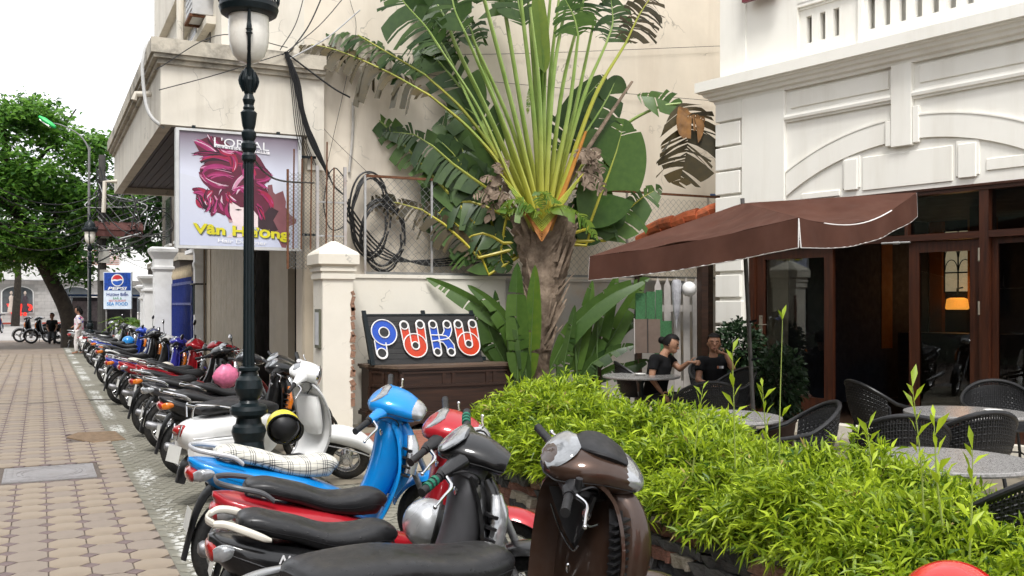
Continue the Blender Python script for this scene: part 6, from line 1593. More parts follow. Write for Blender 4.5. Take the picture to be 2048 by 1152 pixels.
# ================================================================== planting
rv = random.Random(17)
def blade(mb, mid, W, nrm, tear=0.0, droop=0.15, n=36, fwd=.35, seed=0, fold=.35, taper=.6, nseg=3, curl=0.0):
    rr = random.Random(seed)
    K = [Vector(p) for p in spline([tuple(p) for p in mid], n + 1)]
    nrm = Vector(nrm).normalized()
    g = Vector((0, 0, -1))
    L = sum((K[i + 1] - K[i]).length for i in range(n))
    for side in (-1, 1):
        i = 0
        while i < n:
            k = n - i if tear <= 0 else max(1, min(n - i, int(rr.expovariate(1.0 / max(.8, (1 - tear) * 9))) + 1))
            dr = droop * (1 + (rr.uniform(-.5, 1.4) if tear > 0 else 0)) ; ff = fwd + (rr.uniform(-.25, .25) if tear > 0 else 0); lw = 1 + (rr.uniform(-.25, .06) * (1 if tear > 0 else 0))
            tw = rr.uniform(-.5, .5) * tear
            base = len(mb.v); cols = k + 1
            for c in range(cols):
                t = (i + c) / n
                if tear > 0 and c == k and i + k < n: t -= .25 / n
                p = K[min(i + c, n)] if not (tear > 0 and c == k and i + k < n) else K[i + c].lerp(K[i + c - 1], .3)
                T = (K[min(i + c + 1, n)] - K[max(i + c - 1, 0)]).normalized()
                S_ = T.cross(nrm).normalized() * side
                N_ = S_.cross(T).normalized() * side
                prof_ = max(.02, math.sin(PI * min(1, max(0, t)) ** .75)) ** taper if t < .999 else .02
                w = W * prof_ * lw
                for q in range(nseg + 1):
                    d = w * q / nseg
                    x = p + S_ * d * math.cos(fold) + N_ * d * math.sin(fold) * .6 + T * d * ff + g * (dr * d * d / W + tw * d * .3 * (c / max(1, k) - .5)) + N_ * curl * d * d / W
                    mb.v.append(tuple(x))
            for c in range(k):
                for q in range(nseg):
                    a = base + c * (nseg + 1) + q
                    fc = (a, a + nseg + 1, a + nseg + 2, a + 1)
                    mb.f.append(fc if side > 0 else fc[::-1])
            i += k
    return K
m_pl_dark = leafmat('palm_leaf_dark', (.016, .046, .009), (.058, .112, .020), trans=.3, rough=.38)
m_pl_mid = leafmat('palm_leaf_mid', (.034, .085, .012), (.09, .17, .028), trans=.35, rough=.4)
m_pl_brown = leafmat('palm_leaf_brown', (.022, .020, .008), (.080, .055, .016), trans=.2, rough=.6)
m_pl_young = leafmat('palm_leaf_young', (.05, .13, .012), (.16, .22, .02), trans=.35)
m_stalk = M('leaf_stalk', (.17, .27, .055), rough=.4, var=.3, scale=3, col2=(.30, .40, .12))
m_stalky = M('leaf_stalk_yellow', (.42, .36, .04), rough=.45, var=.3, scale=2.5, col2=(.24, .32, .06))
m_fibre = M('palm_fibre', (.10, .07, .048), rough=.95, var=.5, scale=9, col2=(.27, .205, .15), bump=.8, bscale=40)
for m_g, cA in ((m_stalk, (.42, .36, .035)),):
    nd, lk = m_g.node_tree.nodes, m_g.node_tree.links; b_ = nd['Principled BSDF']; src = b_.inputs['Base Color'].links[0].from_socket
    tc_ = nd.new('ShaderNodeTexCoord'); sp_ = nd.new('ShaderNodeSeparateXYZ'); mr_ = nd.new('ShaderNodeMapRange'); mx_2 = nd.new('ShaderNodeMix'); mx_2.data_type = 'RGBA'
    lk.new(tc_.outputs['Object'], sp_.inputs[0]); lk.new(sp_.outputs[2], mr_.inputs[0]); mr_.inputs[1].default_value = 2.5; mr_.inputs[2].default_value = 4.1
    lk.new(mr_.outputs[0], mx_2.inputs[0]); mx_2.inputs[6].default_value = (*cA, 1); lk.new(src, mx_2.inputs[7]); lk.new(mx_2.outputs[2], b_.inputs['Base Color'])
CAMDIR = Vector((-SA, -CA, .25)).normalized()
PD = 12.95
def cp(x, y, d=0.0):            # palm crop pixel (scale 2.0567, origin 540,0) at palm depth + d
    return at(540 + x / 2.0567, y / 2.0567, PD + d)
pb = at(1078, 770, PD); pb.z = 0
palm = thing('travellers_palm', 'tall fan shaped travellers palm with torn leaves behind the hedge', 'palm tree', pb)
def PS(mb, name, mat, parent=palm, smooth=35, **k):
    mb.v = [(p[0] - pb.x, p[1] - pb.y, p[2] - pb.z) for p in mb.v]
    return mb.build(name, mat, parent, smooth, **k)
# trunk: fibrous, widening to the fan
mb = MB(); tk = []
for i, (u, v, hw) in enumerate(((1076, 800, .16), (1076, 740, .15), (1080, 680, .17), (1086, 620, .22), (1090, 560, .27), (1090, 500, .36), (1088, 455, .42), (1088, 420, .40))):
    p = at(u, v, PD); tk.append((p, hw))
vv, ff = [], []; n = 22; m_ = 36
KP = spline([(p.x, p.y, p.z, hw) for p, hw in tk], m_)
lat = Vector((CA, -SA, 0)); dep = Vector((SA, CA, 0))
for i in range(m_):
    x, y, z, hw = KP[i]
    if i == 0: z = -.1
    for j in range(n):
        a = 2 * PI * j / n; rr = 1 + .10 * math.sin(j * 3.1 + i * 1.7) + rv.uniform(-.05, .05)
        vv.append(Vector((x, y, z)) + lat * hw * rr * math.cos(a) + dep * min(hw, .24) * rr * math.sin(a))
for i in range(m_ - 1):
    for j in range(n): ff.append((i * n + j, i * n + (j + 1) % n, (i + 1) * n + (j + 1) % n, (i + 1) * n + j))
ff.append(tuple((m_ - 1) * n + j for j in range(n)))
mb.add(vv, ff); trunk = PS(mb, 'trunk', m_fibre)
# old leaf-base flaps in two ranks
for k in range(46):
    t = rv.random(); i = int(8 + t * 24); x, y, z, hw = KP[min(i, m_ - 1)]
    sd_ = rv.choice((-1, 1)); c = Vector((x, y, z)) + lat * sd_ * hw * rv.uniform(.15, .98) - dep * .22 * rv.uniform(.6, 1.15)
    L_ = rv.uniform(.25, .65); d = (lat * sd_ * rv.uniform(.15, .55) + Vector((0, 0, 1)) * rv.uniform(.6, 1)).normalized()
    mb = MB(); w = rv.uniform(.02, .06)
    mb.sheet(lambda u, v: c + d * L_ * (v - .4) + lat * (u - .5) * w * (1.2 - v * .8) - dep * (.03 * math.sin(v * 3) + .05 * v * rv.random() * .0), 2, 5, .008)
    PS(mb, 'leaf_sheath', m_fibre, trunk)
for k in range(26):    # dry brown crumpled leaves at both shoulders
    sd_ = -1 if k % 2 else 1
    c = cp(960 if sd_ < 0 else 1290, rv.uniform(660, 830) if sd_ < 0 else rv.uniform(650, 790), -.2 + rv.uniform(-.1, .15)) + lat * rv.uniform(-.12, .12)
    mb = MB(); e = c + lat * sd_ * rv.uniform(.05, .30) + Vector((0, 0, rv.uniform(-.30, .15)))
    blade(mb, [c, (c + e) / 2 + Vector((0, 0, .08)), e], rv.uniform(.06, .12), CAMDIR, tear=.9, droop=.6, n=8, seed=k, fold=.5)
    PS(mb, 'dry_leaf', m_fibre)
# stalks and blades. (stalk points), (blade points or None), blade half width, tear, material
F_ = [
 ([(1085, 950), (960, 700), (820, 530), (660, 395)], [(660, 395), (470, 290), (250, 200), (20, 165)], .33, .97, m_pl_brown, .95, -.10, m_stalky),
 ([(1090, 945), (950, 670), (800, 460), (640, 310)], [(640, 310), (480, 215), (280, 100), (80, 20)], .36, .95, m_pl_dark, .8, .05, m_stalky),
 ([(1095, 950), (990, 740), (860, 450), (700, 200)], [(700, 200), (640, 110), (560, 20), (480, -90)], .42, .85, m_pl_dark, .5, -.15, m_stalk),
 ([(1098, 950), (1015, 740), (900, 470), (770, 200), (735, 100)], [(735, 100), (690, 20), (620, -90), (560, -160)], .40, .7, m_pl_dark, .4, .2, m_stalk),
 ([(1102, 950), (1050, 760), (950, 480), (800, 130)], [(800, 130), (760, 40), (740, -60), (700, -200)], .42, .75, m_pl_dark, .35, -.05, m_stalk),
 ([(1106, 950), (1080, 780), (1000, 450), (890, 30), (860, -60)], [(860, -60), (830, -150), (800, -250)], .4, .5, m_pl_mid, .3, .0, m_stalk),
 ([(1110, 950), (1095, 780), (1040, 480), (965, 40), (940, -40)], [(970, 60), (930, -60), (900, -160)], .42, .5, m_pl_mid, .3, .2, m_stalk),
 ([(1114, 950), (1108, 780), (1080, 420), (1040, 70), (1030, -40)], [(1045, 110), (1020, 0), (1000, -160)], .38, .35, m_pl_dark, .25, .1, m_stalk),
 ([(1096, 940), (1065, 760), (985, 500), (830, 150)], None, 0, 0, None, 0, .12, m_stalk), ([(1136, 940), (1172, 760), (1255, 450), (1330, 100)], None, 0, 0, None, 0, .12, m_stalk), ([(1116, 900), (1120, 760), (1090, 350), (1060, -20)], None, 0, 0, None, 0, .15, m_stalk), ([(1124, 900), (1140, 760), (1150, 350), (1190, -20)], None, 0, 0, None, 0, .16, m_stalk),
 ([(1118, 950), (1116, 780), (1108, 380), (1070, 30)], None, 0, 0, None, 0, -.1, m_stalk),
 ([(1122, 950), (1126, 780), (1130, 300), (1155, -30)], None, 0, 0, None, 0, .05, m_stalk),
 ([(1126, 950), (1136, 780), (1168, 300), (1225, -20)], [(1225, -20), (1260, -120), (1280, -220)], .4, .4, m_pl_mid, .3, -.12, m_stalk),
 ([(1130, 950), (1150, 780), (1205, 350), (1285, 30)], [(1275, 60), (1300, -40), (1330, -160)], .36, .7, m_pl_dark, .5, .1, m_stalk),
 ([(1134, 950), (1165, 770), (1230, 450), (1268, 150)], [(1268, 150), (1250, 70), (1210, -10)], .34, .75, m_pl_mid, .5, -.1, m_stalk),
 ([(1138, 950), (1185, 760), (1290, 400), (1385, 175)], [(1385, 175), (1410, 90), (1400, -20)], .32, .8, m_pl_dark, .55, .1, m_stalk),
 ([(1142, 950), (1205, 760), (1335, 400), (1465, 175)], [(1465, 175), (1520, 60), (1580, -30)], .30, .9, m_pl_brown, .6, -.05, m_stalky),
 ([(1092, 945), (960, 690), (830, 440), (745, 250)], [(745, 250), (690, 160), (610, 130), (520, 150)], .34, .9, m_pl_dark, .9, .3, m_stalk), ([(1100, 945), (1030, 740), (930, 430), (850, 200)], [(850, 200), (820, 110), (760, 60), (660, 60)], .36, .85, m_pl_dark, .8, .35, m_stalk),
 ([(1146, 945), (1225, 740), (1300, 540)], None, 0, 0, None, 0, -.12, M('dead_stalk', (.42, .18, .03), rough=.7)),
 ([(1150, 940), (1235, 735), (1360, 530), (1490, 335)], None, 0, 0, None, 0, .08, m_fibre),
]
for k, (stk, bl, W, tear, mt, dr_, dd, ms) in enumerate(F_):
    mb = MB(); npt = len(stk)
    mb.tube([cp(x, y, -.16 + dd * .5 + dd * i * .25) for i, (x, y) in enumerate(stk)], [.078, .066, .048, .040, .028], 9, sm=22, flat=.5)
    so = PS(mb, 'stalk', ms)
    if bl:
        pts = [cp(x, y, -.16 + dd * .5 + dd * (npt - 1) * .25 + dd * i * .3) for i, (x, y) in enumerate(bl)]
        mb = MB(); nn = CAMDIR if tear < .95 else (CAMDIR * .7 + Vector((0, 0, .8)))
        K = blade(mb, pts, W, nn, tear=tear, droop=dr_ * .8, n=46 if tear > .9 else 34, seed=100 + k)
        PS(mb, 'leaf', mt, so)
        mb = MB(); mb.tube(K, [.018, .004], 6); PS(mb, 'midrib', ms, so)
# rolled spear in the centre
mb = MB(); mb.tube([cp(1118, 420, -.2), cp(1120, 260, -.2), cp(1110, 100, -.15), cp(1100, 10, -.1)], [.02, .06, .07, .05], 10, sm=14, flat=.6); PS(mb, 'spear_leaf', m_pl_young)
mb = MB(); blade(mb, [cp(1130, 300, -.25), cp(1118, 200, -.24), cp(1105, 40, -.22), cp(1100, -80, -.2)], .12, CAMDIR, droop=.05, n=20, seed=7); PS(mb, 'leaf', m_pl_young)
# large whole leaves behind and beside the fan
B_ = [
 ([(950, 880), (830, 830), (720, 850), (650, 960)], .32, .55, m_pl_dark, .1), ([(930, 760), (810, 690), (710, 700), (630, 790)], .34, .5, m_pl_dark, .25), ([(960, 690), (870, 620), (790, 600), (700, 650)], .34, .45, m_pl_dark, .4), ([(960, 1000), (880, 960), (800, 990), (760, 1080)], .28, .5, m_pl_dark, .05),
 ([(860, 470), (760, 330), (660, 220), (590, 180)], .42, .25, m_pl_dark, .5), ([(940, 640), (880, 520), (800, 440), (720, 440)], .38, .3, m_pl_dark, .45),
 ([(920, 840), (840, 720), (760, 560), (690, 500)], .46, .3, m_pl_dark, .35), ([(960, 900), (860, 780), (760, 640), (680, 560)], .34, .6, m_pl_dark, .2), ([(930, 800), (760, 680), (610, 560), (450, 540)], .27, .9, m_pl_dark, .05),
 ([(880, 960), (740, 800), (600, 650), (480, 520), (340, 400), (225, 305)], .22, .85, m_pl_mid, .1), ([(920, 1090), (820, 900), (700, 840), (640, 700)], .32, .6, m_pl_dark, .3),
 ([(900, 1130), (840, 1000), (740, 900), (660, 860)], .36, .7, m_pl_mid, .1), ([(860, 1060), (760, 960), (640, 870), (500, 830), (370, 825)], .22, .9, m_pl_brown, .0), ([(940, 1000), (900, 880), (860, 760), (800, 640)], .3, .5, m_pl_dark, .3),
 ([(1180, 640), (1230, 520), (1300, 400), (1380, 310)], .36, .3, m_pl_dark, .5), ([(1250, 620), (1330, 500), (1390, 400), (1430, 310)], .34, .4, m_pl_dark, .35), ([(1310, 940), (1360, 800), (1420, 640), (1460, 490)], .50, .15, m_pl_mid, .0),
 ([(1260, 1000), (1300, 900), (1330, 790), (1340, 690)], .36, .4, m_pl_dark, .25), ([(1380, 990), (1440, 900), (1520, 820), (1610, 770)], .30, .75, m_pl_mid, .2), ([(1300, 1010), (1340, 900), (1400, 880), (1380, 960)], .3, .5, m_pl_dark, .2),
 ([(980, 860), (960, 960), (950, 1060), (980, 1120)], .22, .5, m_pl_dark, .1), ([(1360, 690), (1440, 640), (1500, 600), (1530, 570)], .2, .4, m_pl_dark, .4),
]
for k, (pts, W, tear, mt, dd) in enumerate(B_):
    P_ = [cp(x, y, dd * .6) for x, y in pts]
    base = at(1085, 470, PD + .1)
    mb = MB(); K = blade(mb, P_, W, CAMDIR, tear=tear, droop=.12 + tear * .35, n=34, seed=300 + k); lf = PS(mb, 'leaf', mt)
    mb = MB(); mb.tube([base, (base + P_[0]) / 2 + Vector((0, 0, -.05))] + K[::6], [.03, .022, .016, .004], 6); PS(mb, 'stalk', m_stalk, lf)
# broken hanging leaf at the right
mb = MB(); mb.tube([cp(1180, 830, .2), cp(1330, 620, .2), cp(1480, 500, .1), cp(1600, 440, 0), cp(1690, 425, 0)], [.035, .025, .02, .016], 7, sm=18); so = PS(mb, 'stalk', m_stalk)
mb = MB(); blade(mb, [cp(1510, 395, .02), cp(1580, 400, .0), cp(1650, 425, 0), cp(1690, 440, 0)], .22, CAMDIR, tear=.6, droop=.4, n=14, seed=8); PS(mb, 'leaf', m_pl_mid, so)
mb = MB(); blade(mb, [cp(1690, 425, -.02), cp(1720, 520, -.05), cp(1710, 640, -.05), cp(1680, 765, -.02)], .50, CAMDIR, tear=.75, droop=.2, n=30, seed=9); PS(mb, 'leaf', m_pl_brown, so)
mb = MB(); blade(mb, [cp(1680, 440, -.06), cp(1730, 480, -.1), cp(1790, 490, -.1)], .2, CAMDIR, tear=.8, droop=.7, n=14, seed=10); PS(mb, 'leaf', M('withered_leaf', (.16, .075, .02), rough=.8, var=.4, scale=9), so)
# small drooping yellow-green fronds at the heart
for k, (pts, W) in enumerate(((([(1120, 880), (1060, 850), (1000, 860), (930, 870)]), .14), (([(1130, 870), (1200, 850), (1280, 890), (1350, 990)]), .16), (([(1100, 900), (1040, 830), (980, 830), (960, 900)]), .12), (([(1120, 860), (1110, 800), (1140, 800), (1200, 840)]), .12), (([(1060, 470), (1062, 430), (1064, 390), (1066, 360)]), .03))):
    mb = MB(); blade(mb, [cp(x, y, -.45) for x, y in pts], W, CAMDIR * .6 + Vector((0, 0, .8)), tear=.92, droop=.5, n=26, seed=40 + k); PS(mb, 'young_leaf', m_pl_young)
for k in range(9):   # overlapping V of sheaths below the fan
    y0 = 850 + k * 16; hwp = 170 - k * 16
    for sd_ in (-1, 1):
        mb = MB(); a = cp(1118 + sd_ * hwp, y0 - 40 - hwp * .55, -.28 - .012 * k); b = cp(1118, y0 + hwp * .35, -.34 - .012 * k)
        mb.tube([a, (a + b) / 2, b], [.030, .045, .02], 8, flat=.4); PS(mb, 'sheath', m_stalky if k < 5 else M('sheath_orange', (.30, .12, .03), rough=.6, var=.4, scale=6), trunk)

# ---------------------------------------------------------------- broad-leaved clump at the palm's foot
m_stem2 = M('clump_stem', (.06, .11, .028), rough=.45, var=.3, scale=5)
cl = thing('heliconia_clump', 'clump of upright broad green leaves around the palm trunk', 'plant', (pb.x, pb.y - .25, 0))
def CS(mb, name, mat, parent=cl):
    mb.v = [(p[0] - cl.location.x, p[1] - cl.location.y, p[2]) for p in mb.v]; return mb.build(name, mat, parent)
H_ = [([(1050, 700), (1000, 640), (920, 590), (852, 556)], .15, m_pl_mid, -.1), ([(1040, 740), (1020, 660), (985, 610), (935, 570)], .13, m_pl_mid, -.2), ([(1035, 760), (1035, 690), (1033, 600), (1035, 525)], .17, m_pl_mid, -.25), ([(1060, 760), (1062, 690), (1066, 610), (1070, 530)], .13, m_pl_young, -.2),
      ([(1100, 740), (1150, 650), (1220, 590), (1300, 556)], .16, m_pl_mid, -.2), ([(1150, 760), (1160, 690), (1175, 620), (1185, 560)], .13, m_pl_mid, -.1), ([(1160, 770), (1195, 680), (1215, 610), (1235, 550)], .14, m_pl_mid, .0), ([(1150, 770), (1215, 690), (1260, 610), (1290, 560)], .16, m_pl_mid, .1),
      ([(1030, 760), (990, 690), (975, 640), (985, 600)], .16, m_pl_dark, -.1), ([(1035, 770), (965, 680), (955, 650), (950, 625)], .12, m_pl_mid, .0), ([(1160, 770), (1180, 730), (1230, 700), (1270, 690)], .12, m_pl_dark, -.1), ([(1120, 780), (1128, 730), (1140, 670), (1150, 610)], .10, m_pl_dark, -.25), ([(1055, 780), (1050, 730), (1040, 680), (1020, 620)], .10, m_pl_dark, -.25),
      ([(1170, 770), (1225, 740), (1250, 735), (1300, 720)], .14, m_pl_dark, .1), ([(1040, 770), (1020, 720), (1000, 660), (990, 580)], .12, m_pl_dark, .1), ([(1180, 760), (1240, 660), (1275, 640), (1310, 645)], .1, m_pl_dark, .2)]
for k, (pts, W, mt, dd) in enumerate(H_):
    dd += .28 if pts[-1][0] < 1000 else 0
    P_ = [at(u, v, PD - .35 + dd) for u, v in pts]
    base = at(pts[0][0] * .5 + 545, 800, PD - .35 + dd); base.z = 0
    mb = MB(); K = blade(mb, P_, W, CAMDIR, tear=0.12, droop=.2, n=22, seed=500 + k, fold=.45); lf = CS(mb, 'leaf', mt)
    mb = MB(); mb.tube([base, base.lerp(P_[0], .6) + Vector((0, 0, .1))] + K[::4], [.016, .013, .007, .002], 6); CS(mb, 'stem', m_stem2, lf)
for k in range(26):
    u = rv.choice((rv.uniform(1022, 1058), rv.uniform(1108, 1200))); p0 = at(u, 790, PD - .4 + rv.uniform(-.2, .2)); p0.z = 0
    mb = MB(); mb.tube([p0, p0 + Vector((rv.uniform(-.1, .1), 0, rv.uniform(.8, 1.5)))], [.02, .010], 6); CS(mb, 'stem', m_stem2 if k % 4 else m_stalky)

# ---------------------------------------------------------------- leaf fields
def leaf_field(name, mat, parent, pos, dirs, length, width, nrm_up=.5, seed=1, kind='stuff', droop=.25):
    # pos, dirs: (n,3) arrays; one folded four-point leaf each
    rg = np.random.default_rng(seed)
    n = len(pos)
    T = dirs / np.linalg.norm(dirs, axis=1)[:, None]
    up = rg.normal(size=(n, 3)) * .5 + np.array([0, 0, nrm_up])
    S_ = np.cross(T, up); S_ /= (np.linalg.norm(S_, axis=1)[:, None] + 1e-9)
    N_ = np.cross(S_, T)
    Ln = np.asarray(length)[:, None] if np.ndim(length) else np.full((n, 1), length)
    Wd = np.asarray(width)[:, None] if np.ndim(width) else np.full((n, 1), width)
    mid = pos + T * Ln * .45 - N_ * Ln * .02
    tip = pos + T * Ln + np.array([0, 0, -1]) * Ln * droop
    l = mid + S_ * Wd + N_ * Wd * .35; r = mid - S_ * Wd + N_ * Wd * .35
    V_ = np.stack([pos, l, tip, r, mid], axis=1).reshape(-1, 3)
    idx = np.arange(n)[:, None] * 5
    Fc = np.concatenate([idx + [0, 4, 1], idx + [4, 2, 1], idx + [0, 3, 4], idx + [4, 3, 2]], axis=1).reshape(-1, 3)
    me = bpy.data.meshes.new(name)
    me.vertices.add(len(V_)); me.vertices.foreach_set('co', V_.ravel())
    me.loops.add(len(Fc) * 3); me.loops.foreach_set('vertex_index', Fc.ravel().astype(np.int32))
    me.polygons.add(len(Fc)); me.polygons.foreach_set('loop_start', np.arange(0, len(Fc) * 3, 3, dtype=np.int32))
    me.update(calc_edges=True)
    return put(me, name, mat, parent, kind=kind)

# ---------------------------------------------------------------- bamboo hedge in a stone planter
PLA = 3.05
hd_ = thing('bamboo_hedge', 'bright green clipped bamboo hedge with tall shoots in the stone planter', 'hedge', (3.5, 4.8, .38))
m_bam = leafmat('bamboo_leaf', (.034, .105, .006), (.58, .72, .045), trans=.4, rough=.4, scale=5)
m_bam2 = leafmat('bamboo_leaf_shaded', (.022, .065, .010), (.085, .17, .016), trans=.3, rough=.45, scale=5)  # shade inside the hedge put into these darker leaf greens
rg = np.random.default_rng(4)
def hedge_top(b):
    return .30 + .165 * np.clip((b - 4.3) / 2, 0, 1) + .05 * np.sin(b * 1.7 + .6) + .035 * np.sin(b * 4.3) + .03 * np.sin(b * 9.1 + 1) + .012 * (b - 4.5)
def clusters(n, depth0, depth1):
    b = rg.uniform(1.2, 7.05, n)
    # cross-section: rounded hump from the front foot over the top to the back
    t = rg.uniform(0.02, .80, n) ** 1.0 * PI
    hh = hedge_top(b)
    endf = np.clip((7.15 - b) / .45, .25, 1) ** .5
    dl = 1 - rg.uniform(depth0, depth1, n)
    a = 3.45 - np.cos(t) * .50 * dl * (.9 + .1 * endf)
    z = .33 + np.sin(t) ** .62 * (hh + .05) * dl * endf
    bump = .06 * np.sin(b * 5.3 + t * 3) * np.sin(t * 4 + b) + .05 * np.sin(b * 9 + t * 5 + 2 * np.sin(b * 3)) + rg.normal(0, .02, n)
    nx, nz = -np.cos(t), np.sin(t)
    a += nx * bump; z += nz * bump
    nrm = np.stack([nx, rg.normal(0, .25, n), nz], axis=1)
    return np.stack([a, b, z], axis=1), nrm
def whorl(C, Nn, k, spread, lmin, lmax):
    P_ = np.repeat(C, k, axis=0) + rg.normal(0, .012, (len(C) * k, 3))
    D_ = np.repeat(Nn, k, axis=0) * rg.uniform(.3, 1.0, (len(C) * k, 1)) + rg.normal(0, spread, (len(C) * k, 3)) + np.array([0, 0, .18])
    Ls = rg.uniform(lmin, lmax, len(P_))
    return P_, D_, Ls
org = np.array([3.5, 4.8, .38])
C_, N_ = clusters(7200, -.16, .16); P_, D_, Ls = whorl(C_, N_, 9, .75, .04, .115)
leaf_field('foliage', m_bam, hd_, P_ - org, D_, Ls, Ls * .062 + .0015, seed=5)
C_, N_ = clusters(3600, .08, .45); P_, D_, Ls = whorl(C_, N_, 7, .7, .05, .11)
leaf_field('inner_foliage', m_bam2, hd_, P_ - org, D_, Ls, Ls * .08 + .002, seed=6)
C_, N_ = clusters(520, -.12, .2); P_, D_, Ls = whorl(C_, N_, 3, .8, .04, .10)
leaf_field('dry_leaves', leafmat('bamboo_leaf_dry', (.22, .15, .05), (.52, .44, .14), trans=.3), hd_, P_ - org, D_, Ls, Ls * .06 + .0015, seed=16)
mb = MB()
for k in range(420):
    b = rv.uniform(1.4, 7.0); a = rv.uniform(3.2, 3.75); h = float(hedge_top(b)) * rv.uniform(.6, .95)
    mb.tube([(a - 3.5, b - 4.8, -.05), (a - 3.5 + rv.uniform(-.08, .08), b - 4.8 + rv.uniform(-.08, .08), h * .6), (a - 3.5 + rv.uniform(-.15, .1), b - 4.8 + rv.uniform(-.12, .12), h)], .0035, 3, cap=False)
mb.build('canes', M('bamboo_cane', (.20, .18, .06), rough=.5, var=.3), hd_, kind='stuff')
SH = [(1565, 640, 4.7, .95), (1465, 705, 4.9, .5), (1825, 775, 3.95, .42), (1868, 840, 3.9, .2), (1945, 900, 3.75, .2), (1525, 775, 4.75, .25), (1735, 860, 4.2, .15), (1130, 745, 7.2, .12), (1020, 760, 7.2, .1), (1405, 780, 5.0, .2)]
for k, (u, v, d, h) in enumerate(SH):
    tip = at(u, v, d); ft_ = tip - Vector((rv.uniform(-.06, .06), rv.uniform(-.06, .06), h + .25))
    pts = [ft_, ft_.lerp(tip, .5) + Vector((rv.uniform(-.02, .02), 0, 0)), tip]
    mb = MB(); mb.tube([Vector(p) - Vector(org) for p in pts], [.005, .0035, .0015], 5, sm=8)
    so = mb.build('shoot', M('young_cane', (.24, .30, .07), rough=.5), hd_)
    n = 14 if h < .5 else 9
    Pp, Dd, Ll = [], [], []
    for i in range(n):
        t = 1 - (i / n) * min(1.0, .42 / (h + .25)) if h < .9 else rv.choice((1, 1, 1, .78, .6, .45, .3))
        p = ft_.lerp(tip, t) - Vector(org); a = i * 2.4 + rv.random()
        Pp.append(p); Dd.append((math.cos(a) * .5, math.sin(a) * .5, rv.uniform(.5, 1.4))); Ll.append(rv.uniform(.07, .15))
    Ll = np.array(Ll); leaf_field('shoot_leaves', m_bam, so, np.array([tuple(p) for p in Pp]), np.array(Dd), Ll, Ll * .085 + .002, seed=60 + k)
# planter of stacked stones
plt_ = thing('stone_planter', 'low planter wall of stacked red and grey slate stones under the hedge', 'planter', (PLA, 4.8, 0))
m_st = [M('slate_red', (.24, .105, .075), rough=.7, var=.35, scale=10, bump=.5, bscale=50), M('slate_rose', (.34, .19, .14), rough=.7, var=.3, scale=10, bump=.5, bscale=50), M('slate_grey', (.105, .10, .10), rough=.65, var=.35, scale=10, bump=.5, bscale=50), M('slate_buff', (.36, .31, .25), rough=.8, var=.3, scale=10, bump=.5, bscale=50), M('slate_dark', (.05, .048, .05), rough=.6, var=.35, scale=10, bump=.5, bscale=50)]
def stone_mesh(seed):
    r_ = random.Random(seed); mb = MB(); n = 7
    prof_ = []
    vv, ff = [], []
    for i in range(n):
        t = i / (n - 1) - .5; k = 1 - (.25 if i in (0, n - 1) else 0) * r_.uniform(.3, 1)
        for (x, z) in ((-.5, -.5), (-.5, .5), (.5, .5), (.5, -.5)):
            vv.append((x * (1 if x > 0 else (.75 + r_.uniform(0, .5))) , t + r_.uniform(-.02, .02), z * k * (1 - .3 * r_.random())))
    for i in range(n - 1):
        for j in range(4): ff.append((i * 4 + j, i * 4 + (j + 1) % 4, i * 4 + 4 + (j + 1) % 4, i * 4 + 4 + j))
    ff += [(3, 2, 1, 0), tuple((n - 1) * 4 + j for j in range(4))]
    mb.add(vv, ff); return mb.mesh('stone', 0)
st_me = [stone_mesh(k) for k in range(8)]
z = 0.0; r_ = 0
while z < .36:
    h = rv.uniform(.040, .072); b = .4 + rv.uniform(-.2, 0)
    while b < 7.2:
        L_ = rv.uniform(.12, .42)
        o = put(rv.choice(st_me), 'stone', rv.choice(m_st), plt_)
        o.scale = (.16 + rv.uniform(-.02, .03), L_ * 1.02, h * 1.16); o.location = (.06 + rv.uniform(-.018, .018), b + L_ / 2 - 4.8, z + h / 2); o.rotation_euler = (rv.uniform(-.05, .05), 0, rv.uniform(-.04, .04))
        b += L_
    z += h; r_ += 1
mb = MB(); mb.b2((.05, -4.4, 0), (.95, 2.4, .36)); mb.build('soil', M('planter_soil', (.035, .026, .018), rough=.95, var=.4, scale=20, bump=.6, bscale=60), plt_, smooth=0)
b = .35
while b < 7.2:
    L_ = rv.uniform(.3, .55); o = put(rv.choice(st_me), 'coping_stone', m_st[3] if rv.random() < .6 else m_st[2], plt_)
    o.scale = (.22, L_, .045); o.location = (.08 + rv.uniform(-.02, .02), b + L_ / 2 - 4.8, z + .02); o.rotation_euler = (rv.uniform(-.04, .04), rv.uniform(-.06, .06), rv.uniform(-.05, .05)); b += L_
# mondo grass spilling over the coping
n = 5200
b = rg.uniform(.6, 7.2, n); tuft = np.round(b / .11) * .11
a = 3.16 + rg.normal(0, .05, n) + .04 * np.sin(tuft * 13)
pos = np.stack([a, tuft + rg.normal(0, .035, n), np.full(n, z + .0)], axis=1)
dirs = np.stack([rg.normal(-.55, .55, n), rg.normal(0, .6, n), rg.uniform(.5, 1.1, n)], axis=1)
gr = leaf_field('mondo_grass', leafmat('mondo_grass_blade', (.014, .035, .014), (.05, .10, .03), trans=.2), None, pos, dirs, rg.uniform(.10, .22, n), .0028, seed=9, droop=.55)
tag(gr, 'dark fine grass spilling over the planter edge below the hedge', 'grass', kind='stuff')
